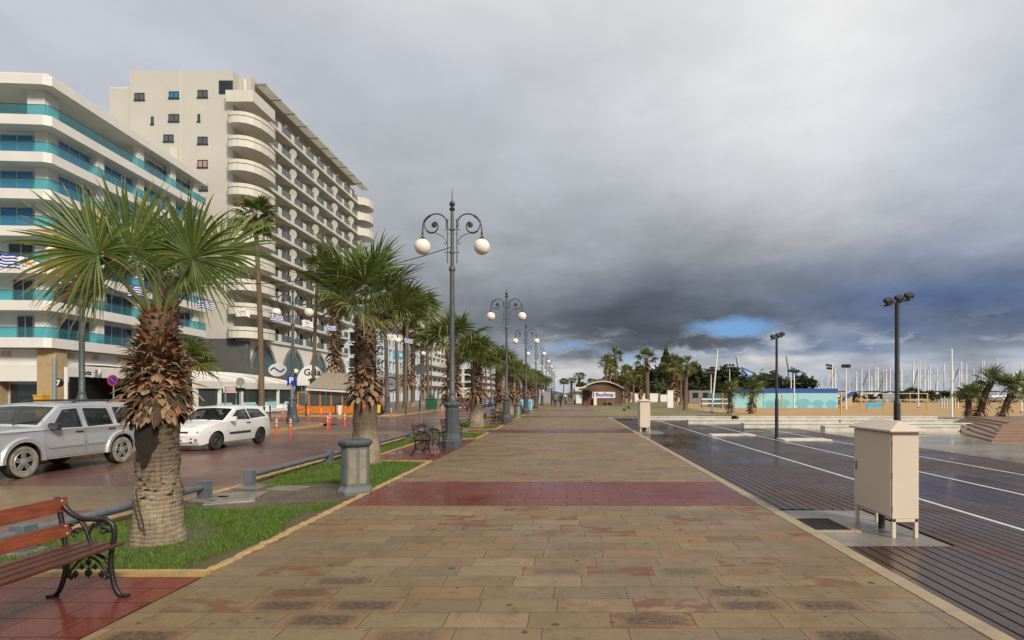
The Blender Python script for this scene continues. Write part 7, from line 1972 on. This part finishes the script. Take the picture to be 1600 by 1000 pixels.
for i, (px, pt, Y, k, wd, l) in enumerate(((993, 578, 140, 0, 1., 'dark tree above the low white wall'), (1030, 572, 145, 0, 1.1, 'dark tree behind the slender low palm'), (1054, 570, 138, 1, 1.3, 'pointed tree behind the paired park palms'), (1068, 585, 134, 0, 1.1, 'dark tree right of the paired park palms'),
        (1093, 575, 140, 1, 1.2, 'pointed tree left of the six-lamp mast'), (1103, 585, 136, 0, 1., 'dark round tree behind the six-lamp mast'), (1125, 574, 140, 0, 1.3, 'large dark tree between the two six-lamp masts'), (1150, 588, 144, 0, 1.2, 'dark tree below the left crane'),
        (1172, 590, 142, 2, 1., 'low dark tree right of the left crane'), (1195, 587, 146, 0, 1., 'dark round tree above the aqua wall'), (1207, 579, 150, 2, 1.1, 'taller olive tree above the aqua wall'), (1222, 588, 146, 2, .9, 'small olive tree left of the right crane'),
        (1245, 588, 148, 0, 1.2, 'dark tree below the right crane'), (1257, 590, 150, 0, .9, 'last dark tree of the row on the right'), (960, 588, 140, 0, 1.2, 'dark tree behind the kiosk roof'), (940, 594, 146, 0, 1., 'dark tree left behind the kiosk roof'), (1008, 590, 125, 2, 1.1, 'low olive tree behind the shaggy park palm'),
        (912, 596, 190, 2, 1.2, 'far olive tree left of the kiosk'), (1075, 598, 112, 2, 1.0, 'low olive tree right of the flagpole'), (1100, 602, 110, 2, 1.1, 'low olive bush-like tree left of the tall leaning pole'))):
    src = trs[k]; H = (7.5, 11.5, 8.5)[k]; h = EYE+(HY-pt)*Y/F; s = h/H
    dup(src, ((px-CX)*Y/F, Y, 0), i*1.1, l, (s*wd, s*wd, s))
SGp = 'shrubs behind the beach'
sh0 = thing('shrub', 'low green shrub right of the small stand', 'shrub', ((1340-CX)*118/F, 118, -.1), 0, SGp)
c = leafy(71, 900, .16); c.v = [(x*2.6, y*1.8, .95+z*1.25) for x, y, z in c.v]; c.build('foliage', ['shrub', 'foliage2'], sh0)
g = MB(); g.tube([(0, 0, -.1), (0, 0, 1.2)], [.12, .05], 6); g.build('stem', 'bark', sh0)
for i, (px, s, l) in enumerate(((1385, 1.0, 'shrub left of the black floodlight post'), (1400, 1.1, 'shrub hidden behind the black floodlight post'), (1420, 1.45, 'large shrub right of the black floodlight post'), (1445, 1.1, 'shrub below the middle masts'), (1458, 1.15, 'wide shrub below the middle masts'), (1476, 1.1, 'shrub left of the tall white pole'),
        (1498, 1.4, 'large shrub right of the tall white pole'), (1518, 1.1, 'shrub behind the leftmost leaning palm'), (1366, .8, 'small shrub right of the blue stair stand'), (1320, .9, 'small shrub behind the stand'))):
    dup(sh0, ((px-CX)*118/F, 117+(i % 3), -.1), i*1.7, l, (s, s, s))
rg = np.random.default_rng(5); g = MB()
for i in range(420):
    x, y = rg.uniform(58, 140), rg.uniform(112, 117); r_ = rg.uniform(.25, .7)
    vs = [np.array(v) for v in ((1,0,0), (-1,0,0), (0,1,0), (0,-1,0), (0,0,1), (0,0,-.6))]; c0 = np.array((x, y, -.1+rg.uniform(0, .5)))
    g.add([tuple(c0+v*r_*rg.uniform(.7, 1.3, 3)) for v in vs], [(0,2,4), (2,1,4), (1,3,4), (3,0,4), (2,0,5), (1,2,5), (3,1,5), (0,3,5)])
o = struct(g, 'breakwater_rocks', 'rock', kind='stuff'); o['label'] = 'heaped pale breakwater rocks along the harbour'; o['category'] = 'rocks'
# ---------------------------------------------------------------- yachts and cranes
MX = [(65,300), (100,305), (165,330), (245,228), (260,258), (365,320), (405,285), (457,255), (502,262), (520,310), (548,250), (567,252), (597,300), (610,272), (622,265), (660,257), (725,305), (738,268), (815,214), (822,255), (865,210), (905,253), (928,275), (945,235), (980,262), (1043,230), (1105,238), (1150,255), (1165,212), (1205,228), (1250,260), (1318,205), (1330,207), (1425,187), (1480,240), (1523,290), (1550,278)]
rg = random.Random(9); ORD += ['thirty-fifth', 'thirty-sixth', 'thirty-seventh', 'thirty-eighth']
for i, (cx_, cy_) in enumerate(MX):
    px, py = 1250+.21875*cx_, 520+.21875*cy_; Y = 150+rg.uniform(-12, 14)+(25 if cy_ > 285 else 0)
    x = (px-CX)*Y/F; h = EYE+(HY-py)*Y/F+.2
    r = thing('sailing_yacht', f'moored yacht with bare white mast, {ORD[i]} mast from the left in the marina', 'sailing yacht', (x, Y, -.25), rg.uniform(-.5, .5)+1.4*(i % 2), 'yachts in the marina')
    g = MB(); st_ = [(-4.2, .9, .0), (-2.5, 1.35, 0), (0, 1.5, 0), (2.4, 1.0, 0), (4.4, .05, .25)]; vs = []
    for yy, ww, rs in st_: vs += [(-ww, yy, 1.05+rs), (-ww*.7, yy, .1), (0, yy, -.3), (ww*.7, yy, .1), (ww, yy, 1.05+rs)]
    g.add(vs, [(a*5+j, a*5+j+1, a*5+j+6, a*5+j+5) for a in range(4) for j in range(4)]+[(a*5+4, a*5, a*5+5, a*5+9) for a in range(4)]+[(0, 4, 3, 2, 1)]); g.build('hull', 'hull', r)
    g = MB(); g.add([(-.8, -1.8, 1.06), (.8, -1.8, 1.06), (.7, 1.6, 1.06), (-.7, 1.6, 1.06), (-.6, -1.5, 1.55), (.6, -1.5, 1.55), (.45, 1.0, 1.45), (-.45, 1.0, 1.45)], [(4,5,6,7), (0,1,5,4), (1,2,6,5), (2,3,7,6), (3,0,4,7)]); g.build('cabin', 'hull', r)
    g = MB(); fat = rg.choice((.27, .22, .19)) if h > 7 else .15; g.tube([(0, .5, 1.4), (0, .5, h+.25)], [fat, fat*.8], 6); g.build('mast', 'mast', r)
    g = MB(); zz = 1.4+(h-1.4)*.6; g.box(-.9, .9, .47, .53, zz, zz+.05); g.build('spreader', 'mast', r)
    g = MB(); g.tube([(0, .5, 2.3), (0, -3.4, 2.4)], .07, 6); g.tube([(0, .3, 2.42), (0, -3.0, 2.5)], .16, 6, 1); g.build('boom', ['mast', 'navy'], r)
    g = MB(); g.tube([(0, .55, h), (0, 4.3, 1.3)], .02, 3); g.tube([(0, .5, h), (0, -4.1, 1.1)], .02, 3)
    if i % 4 == 0: g.tube([(0, 3.9, 1.7), (0, 1.0, h*.86)], .07, 5)
    g.build('rigging', 'navy', r)
def crane(px, Y, label, tall_, flip=1):
    r = thing('harbour_crane', label, 'crane', ((px-CX)*Y/F, Y, 0), 0, 'harbour cranes'); k = Y/F
    P = lambda dx, py: Vector((dx*k*flip, 0, EYE+(HY-py)*k))
    for dx in (-14, 12):
        g = MB(); g.tube([P(dx, 620), P(dx*.7, 590)], .9, 6); g.build('leg', 'craneblue', r)
    g = MB(); g.tube([P(-14, 590), P(14, 588)], 1.2, 6); g.build('girder', 'craneblue', r)
    g = MB(); c = P(20, 585); g.cbox(c, (11*k, 8, 5*k)); g.build('machine_house', 'cranegrey', r)
    g = MB(); g.tube([P(-8, 590), P(-9, 575), P(-13, 556)], [1.5, 1.4, 1.0], 6); g.build('boom', 'cranegrey', r)
    g = MB(); g.tube([P(-5, 588), P(-8, 573)], .9, 5); g.tube([P(-8, 573), P(4, 588)], .8, 5); g.tube([P(-8, 573), P(16, 584)], .5, 5); g.tube([P(0, 590), P(-7, 578)], .7, 5); g.build('stay', 'craneblue', r)
crane(1164, 420, 'blue harbour crane with raised pale boom, the left one', 1)
crane(1242, 430, 'blue harbour crane with raised pale boom, the right one', 1)
